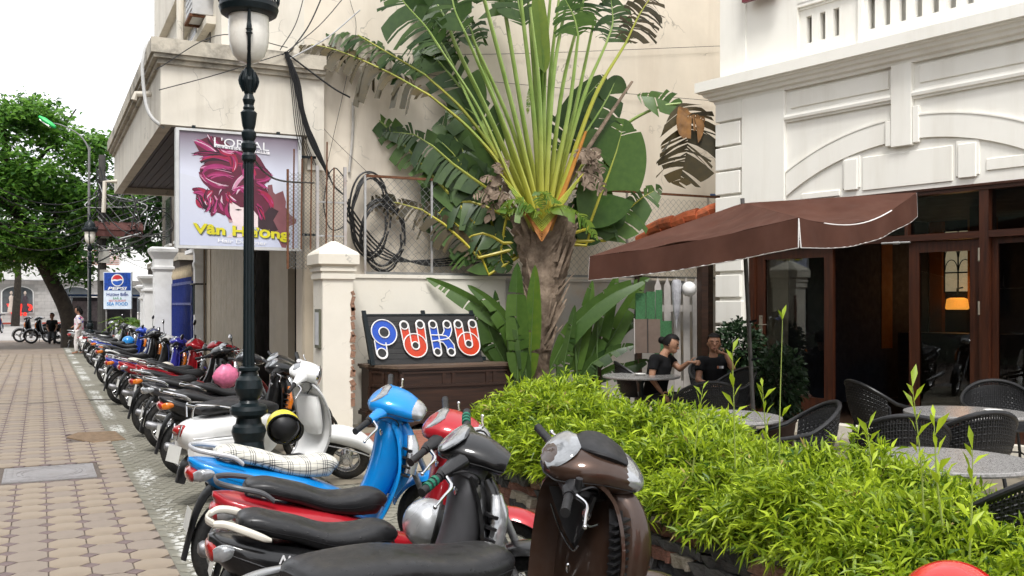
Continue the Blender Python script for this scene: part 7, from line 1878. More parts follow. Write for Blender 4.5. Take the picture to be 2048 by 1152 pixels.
# ---------------------------------------------------------------- street tree
tb = Vector((1.0, 38.5, 0))
tree = thing('street_tree', 'large spreading green tree at the end of the street', 'tree', tb)
mb = MB(); m_bark = M('tree_bark', (.045, .036, .028), rough=.95, var=.4, scale=6, bump=.7, bscale=18)
mb.tube([(0, 0, -.1), (-.1, 0, 1.2), (-.7, .1, 2.6), (-1.5, .1, 4.2), (-2.0, 0, 6.0), (-2.2, 0, 8.5)], [.34, .27, .24, .20, .15, .06], 12, sm=24); mb.build('trunk', m_bark, tree)
limbs = [((-.9, 0, 3.0), (-3.4, .4, 4.6), (-6.2, .6, 5.0)), ((-1.3, 0, 3.8), (.2, -.4, 5.6), (1.2, -.6, 6.6)), ((-1.6, 0, 4.6), (-4.2, -.6, 6.8), (-6.4, -1, 7.6)), ((-1.9, 0, 5.5), (-.6, .4, 7.5), (.2, .5, 8.8)), ((-2, 0, 6), (-3.6, .2, 8.4), (-4.8, .2, 9.8)), ((-.6, 0, 2.6), (.6, -.5, 4.2), (1.6, -.6, 4.9)), ((-1.2, 0, 3.4), (-2.4, -1.2, 4.4), (-3.8, -2.2, 4.6))]
lt = []
for l in limbs:
    mb = MB(); mb.tube(l, [.11, .07, .025], 8, sm=10); mb.build('limb', m_bark, tree)
    for p in spline(l, 6)[2:]: lt.append(p)
def crown(name, mat, nclump, seed, sz):
    rg2 = np.random.default_rng(seed)
    C = []
    while len(C) < nclump:
        c = np.array([rg2.uniform(-9.5, 2.6), rg2.uniform(-3.2, 3.2), rg2.uniform(2.3, 9.6)])
        e = ((c[0] + 2.8) / 5.6) ** 2 + (c[1] / 3.3) ** 2 + ((c[2] - 5.6) / 4.0) ** 2
        lay = .5 + .5 * math.sin(c[2] * 2.6 + c[0] * .55 + .6 * math.sin(c[0] * 1.3))
        if e < .72 + .30 * math.sin(2.3 * c[0] + 1.1) * math.sin(2.9 * c[2] + .7 * c[0]) and rg2.random() < .22 + .78 * lay ** 2 and e > rg2.random() * .55: C.append(c)
    C = np.array(C); k = 15
    P_ = np.repeat(C, k, axis=0) + rg2.normal(0, 1, (len(C) * k, 3)) * np.array([.34, .34, .14])
    D_ = rg2.normal(0, 1, (len(P_), 3)) * np.array([1, 1, .35]) + np.array([0, 0, .1])
    Ls = rg2.uniform(.6, 1.25, len(P_)) * sz
    return leaf_field(name, mat, tree, P_, D_, Ls, Ls * .26, seed=seed, nrm_up=1.2)
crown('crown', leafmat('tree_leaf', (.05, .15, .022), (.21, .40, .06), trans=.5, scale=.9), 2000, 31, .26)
crown('crown_shade', leafmat('tree_leaf_deep', (.018, .055, .012), (.06, .15, .026), trans=.35, scale=.9), 650, 32, .28)  # second leaf set, its colour darkened as shade within the crown
# back row of greenery behind the wires and the shops
for k, (u, v, d, rx, rz, lab) in enumerate(((330, 420, 40, 2.0, 2.2, 'green tree crown behind the tangled cables'), (30, 440, 70, 9, 3.2, 'dark tree mass beyond the junction at the left edge'))):
    c = at(u, v, d); t = thing('background_tree', lab, 'tree', (c.x, c.y, 0))
    mb = MB(); mb.tube([(0, 0, -.1), (.2, 0, c.z * .5), (0, 0, c.z)], [.3, .22, .08], 8, sm=8); mb.build('trunk', m_bark, t)
    n = 5200; d_ = rg.normal(size=(n, 3)); d_ /= np.linalg.norm(d_, axis=1)[:, None]; rr_ = rg.uniform(.45, 1, n) ** .6
    P_ = d_ * rr_[:, None] * np.array([rx, rx * .7, rz]) + np.array([0, 0, c.z]); P_ += np.sin(P_[:, ::-1] * 2.1) * .35
    Ls = rg.uniform(.16, .34, n) * (1 if d < 50 else 2.0)
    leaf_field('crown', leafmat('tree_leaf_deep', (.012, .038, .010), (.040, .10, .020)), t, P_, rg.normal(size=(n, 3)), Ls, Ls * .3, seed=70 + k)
fern = thing('palm_fern', 'bright green fern palm beside the drink sign', 'plant', tuple(at(275, 690, 28.5)))
for k in range(26):
    a = k * 2.4; L_ = rv.uniform(.7, 1.1)
    mid = [Vector((0, 0, .1)), Vector((math.cos(a) * L_ * .4, math.sin(a) * L_ * .4, L_ * .75)), Vector((math.cos(a) * L_, math.sin(a) * L_, L_ * rv.uniform(.3, .8)))]
    mb = MB(); blade(mb, mid, .16, (0, 0, 1), tear=.97, droop=.3, n=18, seed=800 + k); mb.build('frond', m_pl_young if k % 3 else m_pl_mid, fern)
# ================================================================== terrace furniture
m_gran = M('granite_top', (.34, .33, .32), rough=.3, var=.55, scale=70, col2=(.16, .155, .15), coat=.2)
m_wick = M('black_wicker', (.012, .012, .013), rough=.42, var=.3, scale=40)
def table(a, b, label):
    t = thing('round_table', label, 'table', (a, b, .012), group='round granite cafe tables')
    mb = MB(); mb.lathe([(.0, .690), (.42, .690), (.445, .695), (.45, .705), (.448, .718), (.44, .722), (0, .722)], n=48); mb.build('table_top', m_gran, t, smooth=25)
    mb = MB(); mb.lathe([(.035, .03), (.03, .1), (.028, .62), (.06, .68), (.16, .689)], n=16); mb.build('column', m_iron, t)
    for k in range(4):
        a_ = k * PI / 2 + .4; mb = MB(); mb.tube([(.02 * math.cos(a_), .02 * math.sin(a_), .12), (.18 * math.cos(a_), .18 * math.sin(a_), .06), (.30 * math.cos(a_), .30 * math.sin(a_), .012)], [.022, .018, .014], 8, sm=8); mb.build('foot', m_iron, t)
    return t
table(6.27, 9.35, 'round granite table in front of the seated woman')
table(4.50, 5.68, 'round granite table half hidden behind the middle of the hedge')
table(6.36, 5.06, 'round granite table at the right nearest the open glass door')
table(4.30, 3.56, 'round granite table nearest the camera behind the hedge shoots')
def saucer(a, b, label):
    t = MB(); t.lathe([(0, 0), (.045, 0), (.065, .018), (.07, .022), (.062, .02), (.042, .008), (0, .008)], n=24); o = t.build('ashtray', M('white_china', (.75, .74, .71), rough=.2, coat=.4), label=label, cat='ashtray'); o.location = (a, b, .735)
saucer(6.22, 9.30, 'white china ashtray on the table by the seated woman')
saucer(6.48, 4.92, 'white china ashtray on the right hand table')
def chair_meshes():
    out = []
    def hoop(t):      # t in [-1, 1] from right arm front round the back to left arm front
        a = t * R(118)
        x = -.06 - .26 * math.cos(a) * 1.0 + (.10 if abs(t) > .8 else 0) * (abs(t) - .8) * 5
        y = .30 * math.sin(a) * (1.0 if abs(t) < .8 else 1 - .1 * (abs(t) - .8) * 5)
        z = .60 + .24 * (.5 + .5 * math.cos(min(PI, abs(a) * 1.45))) ** .8
        return Vector((x, y, z))
    mb = MB(); pts = [hoop(t) for t in np.linspace(-1, 1, 41)]
    pts = [Vector((pts[0].x + .06, pts[0].y, .46)), Vector((pts[0].x + .05, pts[0].y, .55))] + pts + [Vector((pts[-1].x + .05, pts[-1].y, .55)), Vector((pts[-1].x + .06, pts[-1].y, .46))]
    mb.tube(pts, .017, 10); out.append(('arm_hoop', mb.mesh('arm_hoop'), None))
    mb = MB()
    for k in range(43):
        t = -.62 + 1.24 * k / 42; top = hoop(t); a = t * R(118)
        ft_ = Vector((-.03 - .21 * math.cos(a), .235 * math.sin(a), .44))
        mb.tube([ft_, ft_.lerp(top, .5) + Vector((-.02 * math.cos(a), .02 * math.sin(a), 0)), top], .0062, 5, sm=5)
    for j in range(16):
        f = (j + 1) / 17
        ln = []
        for k in range(43):
            t = -.62 + 1.24 * k / 42; top = hoop(t); a = t * R(118); ft_ = Vector((-.03 - .21 * math.cos(a), .235 * math.sin(a), .44))
            p = ft_.lerp(top, f) + Vector((-.02 * math.cos(a), .02 * math.sin(a), 0)) * math.sin(f * PI) + Vector((math.cos(a), -math.sin(a), 0)) * .004 * (1 if (k + j) % 2 else -1)
            ln.append(p)
        mb.tube(ln, .0052, 4, cap=False)
    out.append(('woven_back', mb.mesh('woven_back'), 'arm_hoop'))
    mb = MB()
    def bk(u, v):
        t = -.62 + 1.24 * u; a = t * R(118); ft_ = Vector((-.03 - .21 * math.cos(a), .235 * math.sin(a), .44)); return ft_.lerp(hoop(t), v * .9) + Vector((-.02 * math.cos(a), .02 * math.sin(a), 0)) * math.sin(v * PI)
    mb.sheet(bk, 24, 8, .003); out.append(('back_panel', mb.mesh('back_panel'), 'arm_hoop'))
    mb = MB(); mb.lathe([(0, .425), (.235, .425), (.25, .435), (.245, .452), (0, .456)], (.0, 0, 0), n=28); out.append(('seat', mb.mesh('seat', 25), None))
    for sx, sy in ((.18, .21), (.18, -.21), (-.18, .17), (-.18, -.17)):
        mb = MB(); mb.tube([(sx, sy, .43), (sx * 1.15, sy * 1.15, .2), (sx * 1.3, sy * 1.2, 0)], .013, 8); out.append(('leg', mb.mesh('leg'), None))
    mb = MB(); mb.tube([(.2, -.23, .2), (-.2, -.2, .2), (-.2, .2, .2), (.2, .23, .2)], .008, 6); out.append(('stretcher', mb.mesh('stretcher'), None))
    return out
CHM = chair_meshes()
def chair(u, d, face, label):
    p = at(u, 700, d)
    t = thing('wicker_chair', label, 'chair', (p.x, p.y, .012), R(face), group='black wicker terrace chairs')
    nm = {}
    for n_, me, par in CHM:
        o = put(me, n_, m_wick, nm.get(par, t) if par else t); nm[n_] = o
    return t
CAMYAW = -math.degrees(math.atan2(SA, CA))      # direction of +Xc is CAMYAW, away from camera is CAMYAW+90
chair(1282, 11.75, CAMYAW + 5, 'black wicker armchair in which the woman sits')
chair(1432, 11.75, CAMYAW - 70, 'black wicker armchair in which the man sits')
chair(1405, 9.0, CAMYAW + 95, 'black wicker armchair turned away from the camera before the seated couple')
chair(1452, 10.6, CAMYAW + 200, 'black wicker armchair beside the parasol pole')
chair(1585, 6.9, CAMYAW + 180, 'black wicker armchair mostly hidden by hedge shoots')
chair(1765, 8.9, CAMYAW + 10, 'black wicker armchair facing right at the open doorway')
chair(1795, 6.35, CAMYAW + 80, 'black wicker armchair with its low back to the hedge')
chair(1925, 6.55, CAMYAW + 100, 'large black wicker armchair with its back against the right hand table')
chair(1998, 8.6, CAMYAW - 110, 'black wicker armchair behind the right hand table facing the street')
chair(2030, 4.35, CAMYAW + 110, 'black wicker armchair at the bottom right edge')
# flower pot at the far right
fp = thing('flower_pot', 'terracotta flower pot at the right edge under the chair', 'flower pot', tuple(ground(2032, 905)))
mb = MB(); mb.lathe([(.0, 0), (.10, 0), (.14, .20), (.155, .20), (.155, .24), (.13, .24), (.12, .20), (0, .20)], n=24); mb.build('pot', M('pot_clay', (.32, .10, .05), rough=.85, var=.2, scale=8), fp, smooth=25)
nl = 240; P_ = rg.normal(0, .09, (nl, 3)) + np.array([0, 0, .36]); leaf_field('foliage', m_pl_dark, fp, P_, rg.normal(size=(nl, 3)) + np.array([0, 0, .5]), .09, .02, seed=91)
# ================================================================== parasol
def cw(x, y, z): return C2W(x, y, z)
para = thing('parasol', 'brown square parasol with white piping leaning over the terrace', 'parasol', (cw(2.26, 8.95, 0).x, cw(2.26, 8.95, 0).y, 0.012))
po = para.location
def QS(mb, name, mat, parent=para, **k):
    mb.v = [(p[0] - po.x, p[1] - po.y, p[2] - po.z) for p in mb.v]; return mb.build(name, mat, parent, **k)
cL, cN, cR, cF, pk = cw(.73, 9.0, 2.0), cw(2.15, 7.2, 2.2), cw(3.79, 9.0, 2.60), cw(2.37, 10.8, 2.41), cw(2.16, 9.0, 2.50)
m_par = M('parasol_cloth', (.072, .030, .020), rough=.9, var=.12, scale=3, bump=.15, bscale=160, spec=.2, stain=(.10, .047, .033), stain_amt=.35, stain_scale=1.5)
m_pipe = M('white_piping', (.72, .70, .68), rough=.6)
edges = [(cL, cN, .03, .02), (cN, cR, .16, .12), (cR, cF, .04, .03), (cF, cL, .04, .03)]
def edge_pt(A, B, t, sag): return A.lerp(B, t) + Vector((0, 0, -sag * math.sin(PI * t)))
for A, B, sag, _ in edges:
    mb = MB()
    mb.sheet(lambda u, v: pk.lerp(edge_pt(A, B, u, sag), v) + Vector((0, 0, -.05 * math.sin(PI * v) * math.sin(PI * u) + .010 * math.sin(u * 19 + v * 5) * v * math.sin(PI * u) + .008 * math.sin(v * 17 + u * 9) * math.sin(PI * u))), 28, 20, .006)
    pn = QS(mb, 'canopy_panel', m_par, smooth=50)
    out = ((A + B) / 2 - pk); out.z = 0; out.normalize()
    vd = .22
    mb = MB(); vl = lambda u, v: edge_pt(A, B, u, sag) + Vector((0, 0, -vd * v * (1 if A is not cN else (1.0 - .25 * math.sin(PI * u))))) + out * (.02 * v + .015 * math.sin(u * 23) * v)
    mb.sheet(vl, 24, 4, .005); QS(mb, 'valance', m_par, pn, smooth=50)
    mb = MB(); mb.tube([vl(0, 0), vl(0, 1)] + [vl(u, 1) for u in np.linspace(0, 1, 24)] + [vl(1, 1), vl(1, 0)], .0055, 6); QS(mb, 'piping', m_pipe, pn)
mb = MB(); mb.tube([edge_pt(cN, cR, t, .16) + Vector((0, 0, .004)) for t in np.linspace(.18, .75, 12)], .006, 6); QS(mb, 'seam_piping', m_pipe)
hub = pk + Vector((0, 0, -.32))
for c in (cL, cN, cR, cF):
    mb = MB(); mb.tube([pk + Vector((0, 0, -.04)), c + Vector((0, 0, -.03))], .012, 6); rb_ = QS(mb, 'rib', m_darkwood)
    mb = MB(); mb.tube([hub, pk.lerp(c, .45) + Vector((0, 0, -.03))], .010, 6); QS(mb, 'strut', m_iron, rb_)
pole_top = pk + Vector((0, 0, .05)); pole_bot = cw(2.30, 9.05, .02)
mb = MB(); mb.tube([pole_bot, pole_top], .020, 12); QS(mb, 'pole', M('weathered_pole', (.10, .095, .09), rough=.6, var=.25, scale=10))
mb = MB(); mb.lathe([(.04, -.05), (.06, -.03), (.06, .05), (.035, .08)], hub, n=14); QS(mb, 'hub', m_iron)
for z in (1.0, 1.35): mb = MB(); q = pole_bot.lerp(pole_top, z / 2.5); mb.tube([q, q + Vector((.02, -.09, .02))], .012, 6); QS(mb, 'pin', m_iron)
mb = MB(); mb.lathe([(.26, 0), (.26, .06), (.06, .09), (.05, .35), (.03, .36)], pole_bot, n=24); QS(mb, 'base', m_iron)
# ================================================================== things stacked by the side wall
pk_ = thing('picket_panel', 'grey white picket panel leaning against the side wall', 'fence', tuple(at(1357, 770, 12.6))); pk_.location.z = .012
m_pick = M('picket_paint', (.36, .335, .31), rough=.75, var=.15, scale=6, stain=(.2, .17, .14), stain_amt=.5)
for k in range(5):
    x = (-.26 + k * .125)
    mb = MB(); mb.prism([(-.043, .05), (.043, .05), (.043, 1.78), (0, 1.9), (-.043, 1.78)], lambda X, Y, h: tuple(lat * (x + X) + dep * (h + .10 * Y / 1.9) + Vector((0, 0, Y))), 0, -.02); mb.build('picket', m_pick, pk_, smooth=0)
for z in (.45, 1.45):
    mb = MB(); mb.prism([(-.32, z), (.32, z), (.32, z + .09), (-.32, z + .09)], lambda X, Y, h: tuple(lat * X + dep * (h + .10 * Y / 1.9) + Vector((0, 0, Y))), .03, .002); mb.build('rail', m_pick, pk_, smooth=0)
gl = thing('white_globe', 'white globe hanging on the picket panel', 'globe', tuple(at(1378, 578, 12.35)))  # round white object on the pickets, its use left open
mb = MB(); mb.ball((0, 0, 0), .098, 22, 14); mb.build('globe', M('opal_white', (.72, .71, .69), rough=.25, coat=.4), gl)
mb = MB(); mb.tube([lat * -.05 + Vector((0, 0, .02)) + dep * .05, lat * -.13 + Vector((0, 0, .03)) + dep * .08], [.075, .08], 14); mb.build('backplate', m_plast, gl)
mt2 = thing('green_mat', 'folded green woven mats hanging beside the picket panel', 'mat', tuple(at(1300, 660, 12.5)))
m_gm = M('green_weave', (.035, .12, .045), rough=.8, var=.3, scale=50, bump=.3, bscale=120)
for k, (x0, x1, z0, z1) in enumerate(((-.19, -.06, -.25, .48), (-.055, .06, -.15, .50), (.065, .15, .05, .52), (.05, .27, -.42, .12))):
    mb = MB(); mb.prism([(x0, z0), (x1, z0), (x1, z1), (x0, z1)], lambda X, Y, h: tuple(lat * X + dep * (h - .02 * k) + Vector((0, 0, Y))), 0, -.03); mb.build('mat_fold', m_gm, mt2, smooth=0)
bdp = thing('framed_board', 'brown framed board with pale edge leaning behind the woman', 'board', tuple(at(1295, 706, 12.2)))
mb = MB(); mb.prism([(-.16, 0), (.16, 0), (.16, .43), (-.16, .43)], lambda X, Y, h: tuple(lat * X + dep * (h + .06 * Y) + Vector((0, 0, Y))), 0, -.03); mb.build('panel', M('board_brown', (.12, .085, .065), rough=.7), bdp, smooth=0)
mb = MB(); mb.prism([(-.175, -.01), (-.162, -.01), (-.162, .44), (-.175, .44)], lambda X, Y, h: tuple(lat * X + dep * (h + .06 * Y) + Vector((0, 0, Y))), .0, -.04); mb.build('edge', m_pick, bdp, smooth=0)
mb = MB(); mb.prism([(-.008, -.0), (.008, 0), (.008, .44), (-.008, .44)], lambda X, Y, h: tuple(lat * X + dep * (h + .06 * Y) + Vector((0, 0, Y))), -.031, -.036); mb.build('centre_bar', m_dark, bdp, smooth=0)
mb = MB(); mb.tube([(0, 0, .52), (0, 0, .48), (.0, 0, .12), (0, 0, .0), (0, 0, -.1)], [.01, .07, .045, .012, .006], 10, sm=12)
o = mb.build('folded_umbrella', M('clear_vinyl', (.34, .34, .36), rough=.25, var=.3, scale=12, coat=.4), label='furled translucent umbrella hanging on the picket panel', cat='umbrella'); o.location = at(1353, 640, 12.3)
wp = MB(); p = at(1405, 770, 12.2); wp.b2((p.x - .05, p.y - .05, 0), (p.x + .05, p.y + .05, 2.6)); wp.build('timber_post', m_darkwood, smooth=0, label='dark timber post between the picket panel and the cafe corner', cat='post')
wp = MB(); p = at(1190, 770, 12.7); wp.b2((p.x - .06, p.y - .06, 0), (p.x + .06, p.y + .06, 1.2)); wp.build('timber_post', m_darkwood, smooth=0, label='short dark timber post left of the seated woman', cat='post')
for k, (u, v, d, rx, rz, lab) in enumerate(((1478, 690, 12.0, .32, .36, 'dark leafy shrub behind the seated man'), (1560, 760, 10.5, .26, .42, 'dark leafy potted shrub against the left glass door'))):
    c = at(u, v, d); t = thing('potted_shrub', lab, 'plant', (c.x, c.y, .012))
    mb = MB(); mb.lathe([(0, 0), (.13, 0), (.17, .26), (.185, .27), (.18, .30), (.15, .29), (0, .26)], n=20); mb.build('pot', M('pot_dark', (.06, .035, .025), rough=.8), t, smooth=25)
    for j in range(5):
        mb = MB(); mb.tube([(0, 0, .25), (rv.uniform(-.1, .1), rv.uniform(-.1, .1), .5), (rv.uniform(-.2, .2), rv.uniform(-.2, .2), c.z)], [.012, .008, .004], 5); mb.build('stem', m_bark, t)
    nl = 1500; dd = rg.normal(size=(nl, 3)); dd /= np.linalg.norm(dd, axis=1)[:, None]; P_ = dd * (rg.uniform(.2, 1, nl) ** .5)[:, None] * np.array([rx, rx, rz]) + np.array([0, 0, c.z - .05])
    leaf_field('foliage', leafmat('shrub_leaf', (.010, .026, .010), (.028, .060, .022), trans=.2), t, P_, dd + rg.normal(0, .5, (nl, 3)), rg.uniform(.06, .10, nl), .022, seed=95 + k)
bl_ = MB()
for k in range(30): bl_.ball((rv.uniform(-.3, .3), rv.uniform(-.2, .2), rv.uniform(.03, .14)), rv.uniform(.05, .10), 8, 6, (1.3, 1, .5))
o = bl_.build('stone_heap', m_st[2], label='heap of dark rocks under the table beside the hedge', cat='rocks', kind='stuff'); o.location = tuple(at(1240, 800, 11.0)); o.location.z = .01

# ================================================================== people
def remeshed(mb, name, voxel, smooth_it=4):
    me = bpy.data.meshes.new(name); me.from_pydata(mb.v, [], mb.f); me.update()
    ob = bpy.data.objects.new(name, me); COL.objects.link(ob)
    r = ob.modifiers.new('r', 'REMESH'); r.mode = 'VOXEL'; r.voxel_size = voxel; r.use_smooth_shade = True
    s = ob.modifiers.new('s', 'SMOOTH'); s.factor = .5; s.iterations = smooth_it
    bpy.context.view_layer.update(); dg = bpy.context.evaluated_depsgraph_get()
    out = bpy.data.meshes.new_from_object(ob.evaluated_get(dg)); out.name = name
    COL.objects.unlink(ob); bpy.data.objects.remove(ob)
    out.materials.clear()
    out.polygons.foreach_set('use_smooth', [True] * len(out.polygons))
    return out
def add_hand(mb, w, d, side, n_, curl=.6, k=1.0):
    # w wrist, d pointing direction, side = thumb side direction, n_ palm normal
    d = d.normalized(); side = (side - d * side.dot(d)).normalized(); n_ = d.cross(side).normalized() if n_ is None else n_
    palm = w + d * .045 * k
    mb.tube([w - d * .02, w + d * .02 * k, w + d * .05 * k, w + d * .085 * k], [.022, .026, .032, .028], 10, flat=.5)
    for i, (o, L_) in enumerate(((.026, .068), (.009, .078), (-.009, .072), (-.025, .056))):
        b0 = w + d * .08 * k + side * o * k; f1 = b0 + d * L_ * .5 * k; f2 = f1 + (d * math.cos(curl) - n_ * math.sin(curl)) * L_ * .5 * k
        mb.tube([b0 - d * .01, b0, f1, f2], [.0095, .0095, .0088, .007], 7)
    t0 = w + d * .025 * k + side * .026 * k; mb.tube([t0, t0 + side * .026 * k + d * .022 * k, t0 + side * .034 * k + d * .055 * k], [.012, .0105, .008], 7)
def person(name, label, J, skin, shirt, trousers, hair, look, long_hair=False, voxel=.009, hands=True, sleeve=.55, dress=False, shoe=None, bun=False):
    o0 = J['hip'].copy(); o0.z = 0
    root = thing(name, label, 'person', o0)
    def loc(mb): mb.v = [(p[0] - o0.x, p[1] - o0.y, p[2]) for p in mb.v]; return mb
    H = J['head']; F3 = look.normalized(); UP = (H - J['neck']).normalized(); UP = (UP + Vector((0, 0, .8))).normalized(); F3 = (F3 - UP * F3.dot(UP)).normalized(); RT = F3.cross(UP).normalized()
    def hp(f, r, u): return H + F3 * f + RT * r + UP * u
    b = MB()
    # head: cranium, face, jaw, nose, ears
    n0 = len(b.v); b.ball((0, 0, 0), 1, 20, 14)
    hm = Matrix((RT * .076, F3 * .093, UP * .102)).transposed()
    b.v[n0:] = [tuple(H + UP * .02 + hm @ Vector(p)) for p in b.v[n0:]]
    b.tube([hp(.025, 0, .0), hp(.038, 0, -.055), hp(.042, 0, -.088)], [.062, .050, .030], 12)
    b.tube([hp(.088, 0, .018), hp(.106, 0, -.018)], [.008, .014], 8); b.ball(hp(.060, 0, -.050), .036, 10, 8)
    for s in (-1, 1): b.ball(hp(-.008, s * .075, -.004), .022, 8, 6, (.6, .6, 1))
    b.tube([J['neck'] - UP * .05, J['neck'], hp(-.012, 0, -.06)], [.060, .050, .050], 12)
    b.tube([J['hip'], J['belly'], J['chest'], J['neck'] - UP * .04], [.125, .115, .125, .06], 14)
    for s in ('L', 'R'):
        b.tube([J['chest'] + Vector((0, 0, .03)), J['sh' + s], ], [.08, .055], 10)
        b.tube([J['sh' + s], J['el' + s]], [.050, .036], 10); b.tube([J['el' + s], J['wr' + s]], [.037, .024], 10)
        b.ball(J['sh' + s], .052, 10, 8); b.ball(J['el' + s], .036, 8, 6)
        b.tube([J['hp' + s], J['kn' + s]], [.082, .056], 12); b.tube([J['kn' + s], J['an' + s]], [.055, .036], 10); b.ball(J['kn' + s], .056, 10, 8)
        fd = J.get('foot', look); fd = Vector((fd.x, fd.y, 0)).normalized(); b.tube([J['an' + s] - fd * .04, J['an' + s] + fd * .15 + Vector((0, 0, -.04))], [.036, .028], 8)
        if hands: add_hand(b, J['wr' + s], J['hd' + s], J['th' + s], None, J.get('curl' + s, .6))
    put(remeshed(loc(b), 'body', voxel), 'body', skin, root)
    c = MB()
    c.tube([J['hip'] + Vector((0, 0, -.04)), J['hip'], J['belly'], J['chest'], J['neck'] - UP * .030], [.142, .145, .138, .146, .078], 16)
    for s in ('L', 'R'):
        e = J['sh' + s].lerp(J['el' + s], sleeve); c.tube([J['chest'] + Vector((0, 0, .035)), J['sh' + s]], [.095, .068], 12); c.ball(J['sh' + s], .067, 10, 8); c.tube([J['sh' + s], e], [.064, .060], 12)
    put(remeshed(loc(c), 'shirt', voxel * 1.3, 3), 'shirt', shirt, root)
    q = MB()
    q.ball(J['hip'], .150, 14, 10, (1, 1, .75))
    for s in ('L', 'R'):
        q.tube([J['hp' + s], J['kn' + s]], [.098, .070], 12); q.ball(J['kn' + s], .070, 10, 8); q.tube([J['kn' + s], J['an' + s].lerp(J['kn' + s], .08)], [.069, .054], 10)
    put(remeshed(loc(q), 'trousers', voxel * 1.4, 3), 'trousers', trousers, root)
    h = MB(); n0 = len(h.v); h.ball((0, 0, 0), 1, 22, 16); kept = []
    hm2 = Matrix((RT * .087, F3 * .104, UP * .116)).transposed()
    pts = [Vector(p) for p in h.v]
    h.v = [tuple(H + UP * .022 + hm2 @ p + (Vector((0, 0, 0)))) for p in pts]
    h.f = [f for f in h.f if not any(pts[i].y > .22 and pts[i].z < .52 + (.12 if abs(pts[i].x) > .5 else 0) * -1 for i in f) and not any(pts[i].z < -.55 for i in f)]
    if bun: h.ball(hp(-.115, 0, .02), .045, 12, 8)
    if long_hair: h.tube([hp(-.07, 0, .03), hp(-.095, 0, -.06), hp(-.10, 0, -.14)], [.06, .06, .03], 10)
    loc(h).build('hair', hair, root, smooth=60)
    for s in (-1, 1):
        mb = MB(); mb.ball(hp(.086, s * .030, .012), .0065, 10, 6, (1, 1, .6)); loc(mb).build('eye', M('eye_dark', (.02, .015, .012), rough=.2), root)
        mb = MB(); mb.tube([hp(.088, s * .014, .034), hp(.086, s * .030, .039), hp(.076, s * .046, .034)], .0038, 5); loc(mb).build('eyebrow', hair, root)
    mb = MB(); mb.tube([hp(.090, -.022, -.049), hp(.097, 0, -.046), hp(.090, .022, -.049)], [.003, .006, .003], 6); loc(mb).build('mouth', M('lips', (.30, .10, .08), rough=.5), root)
    if shoe:
        for s in ('L', 'R'):
            fd = J.get('foot', look); fd = Vector((fd.x, fd.y, 0)).normalized(); mb = MB(); a = J['an' + s]; mb.loft if False else mb.tube([a - fd * .06 + Vector((0, 0, -.045)), a + fd * .05 + Vector((0, 0, -.05)), a + fd * .18 + Vector((0, 0, -.055))], [.036, .042, .026], 10); loc(mb).build('shoe', shoe, root)
    return root
m_skin = M('skin_tan', (.36, .19, .115), rough=.5, var=.06, scale=8); m_skin2 = M('skin_brown', (.30, .15, .09), rough=.5, var=.06, scale=8)
m_blk = M('black_cotton', (.008, .008, .009), rough=.9, var=.2, spec=.2); m_jean = M('blue_denim', (.045, .085, .17), rough=.85, var=.25, scale=14, bump=.2, bscale=150); m_hair = M('black_hair', (.006, .005, .005), rough=.65, var=.2, spec=.2)
m_char = M('charcoal_cloth', (.035, .037, .042), rough=.9)
D = 11.35
def j(u, v, o=0.0): return at(u, v, D + o)
lt_, dp_, up_ = lat, dep, Vector((0, 0, 1))
JW = dict(head=j(1341, 690), neck=j(1329, 707), chest=j(1320, 730), belly=j(1313, 765), hip=j(1308, 795), shR=j(1309, 719, -.15), shL=j(1335, 716, .16), elR=j(1303, 757, -.20), wrR=j(1322, 783, -.26), hdR=lt_ * .5 - up_ * .7 - dp_ * .2, thR=lt_ * 1 + up_ * .4, elL=j(1360, 738, .05), wrL=j(1378, 724, -.05), hdL=lt_ * 1 - up_ * .1, thL=up_ + dp_ * .2, curlL=.9,
          hpR=j(1312, 800, -.09), hpL=j(1312, 800, .09), knR=j(1352, 795, -.26), knL=j(1360, 795, .02), anR=j(1346, 865, -.25), anL=j(1356, 865, .05), foot=lt_ - dp_ * .3)
pw = person('person', 'woman in a black tee shirt with tied hair looking down at the table', JW, m_skin, m_blk, m_char, m_hair, lt_ * .9 - dp_ * .35 - up_ * .55, bun=True, shoe=m_plast, voxel=.008)
D = 11.45
JM = dict(head=j(1428, 688), neck=j(1427, 708), chest=j(1428, 736, .02), belly=j(1431, 770, .02), hip=j(1434, 798, .03), shR=j(1402, 722, .0), shL=j(1455, 720, -.02), elR=j(1396, 760, -.10), wrR=j(1428, 775, -.30), hdR=lt_ * .9 - dp_ * .2 - up_ * .1, thR=up_ - dp_ * .2, elL=j(1466, 738, -.20), wrL=j(1451, 708, -.18), hdL=lt_ * -.9 + up_ * .25 + dp_ * .1, thL=up_ * .9 - dp_ * .3, curlL=1.1,
          hpR=j(1422, 803, 0), hpL=j(1446, 803, 0), knR=j(1432, 800, -.42), knL=j(1478, 785, -.38), anR=j(1430, 868, -.42), anL=j(1480, 860, -.45), foot=-dp_)
pm = person('person', 'man in a black tee shirt and jeans resting his chin on his hand', JM, m_skin2, m_blk, m_jean, m_hair, -dp_ + lt_ * -.12, shoe=m_plast, voxel=.008)
def tee_print(root, org, ax, w, lab):
    pass
mb = MB(); c = j(1441, 737, -.19)
for k, (x0, x1, mt) in enumerate(((-.04, -.016, M('print_rust', (.30, .10, .05))), (-.014, .010, M('print_grey', (.35, .35, .36))), (.012, .036, M('print_white', (.75, .75, .76))))):
    mb = MB(); mb.add([c + lt_ * x0 - dp_ * .0, c + lt_ * x1, c + lt_ * x1 + up_ * .03, c + lt_ * x0 + up_ * .03], [(0, 1, 2, 3)]); mb.v = [(p[0] - pm.location.x, p[1] - pm.location.y, p[2]) for p in mb.v]; mb.build('shirt_print', mt, pm, smooth=0)
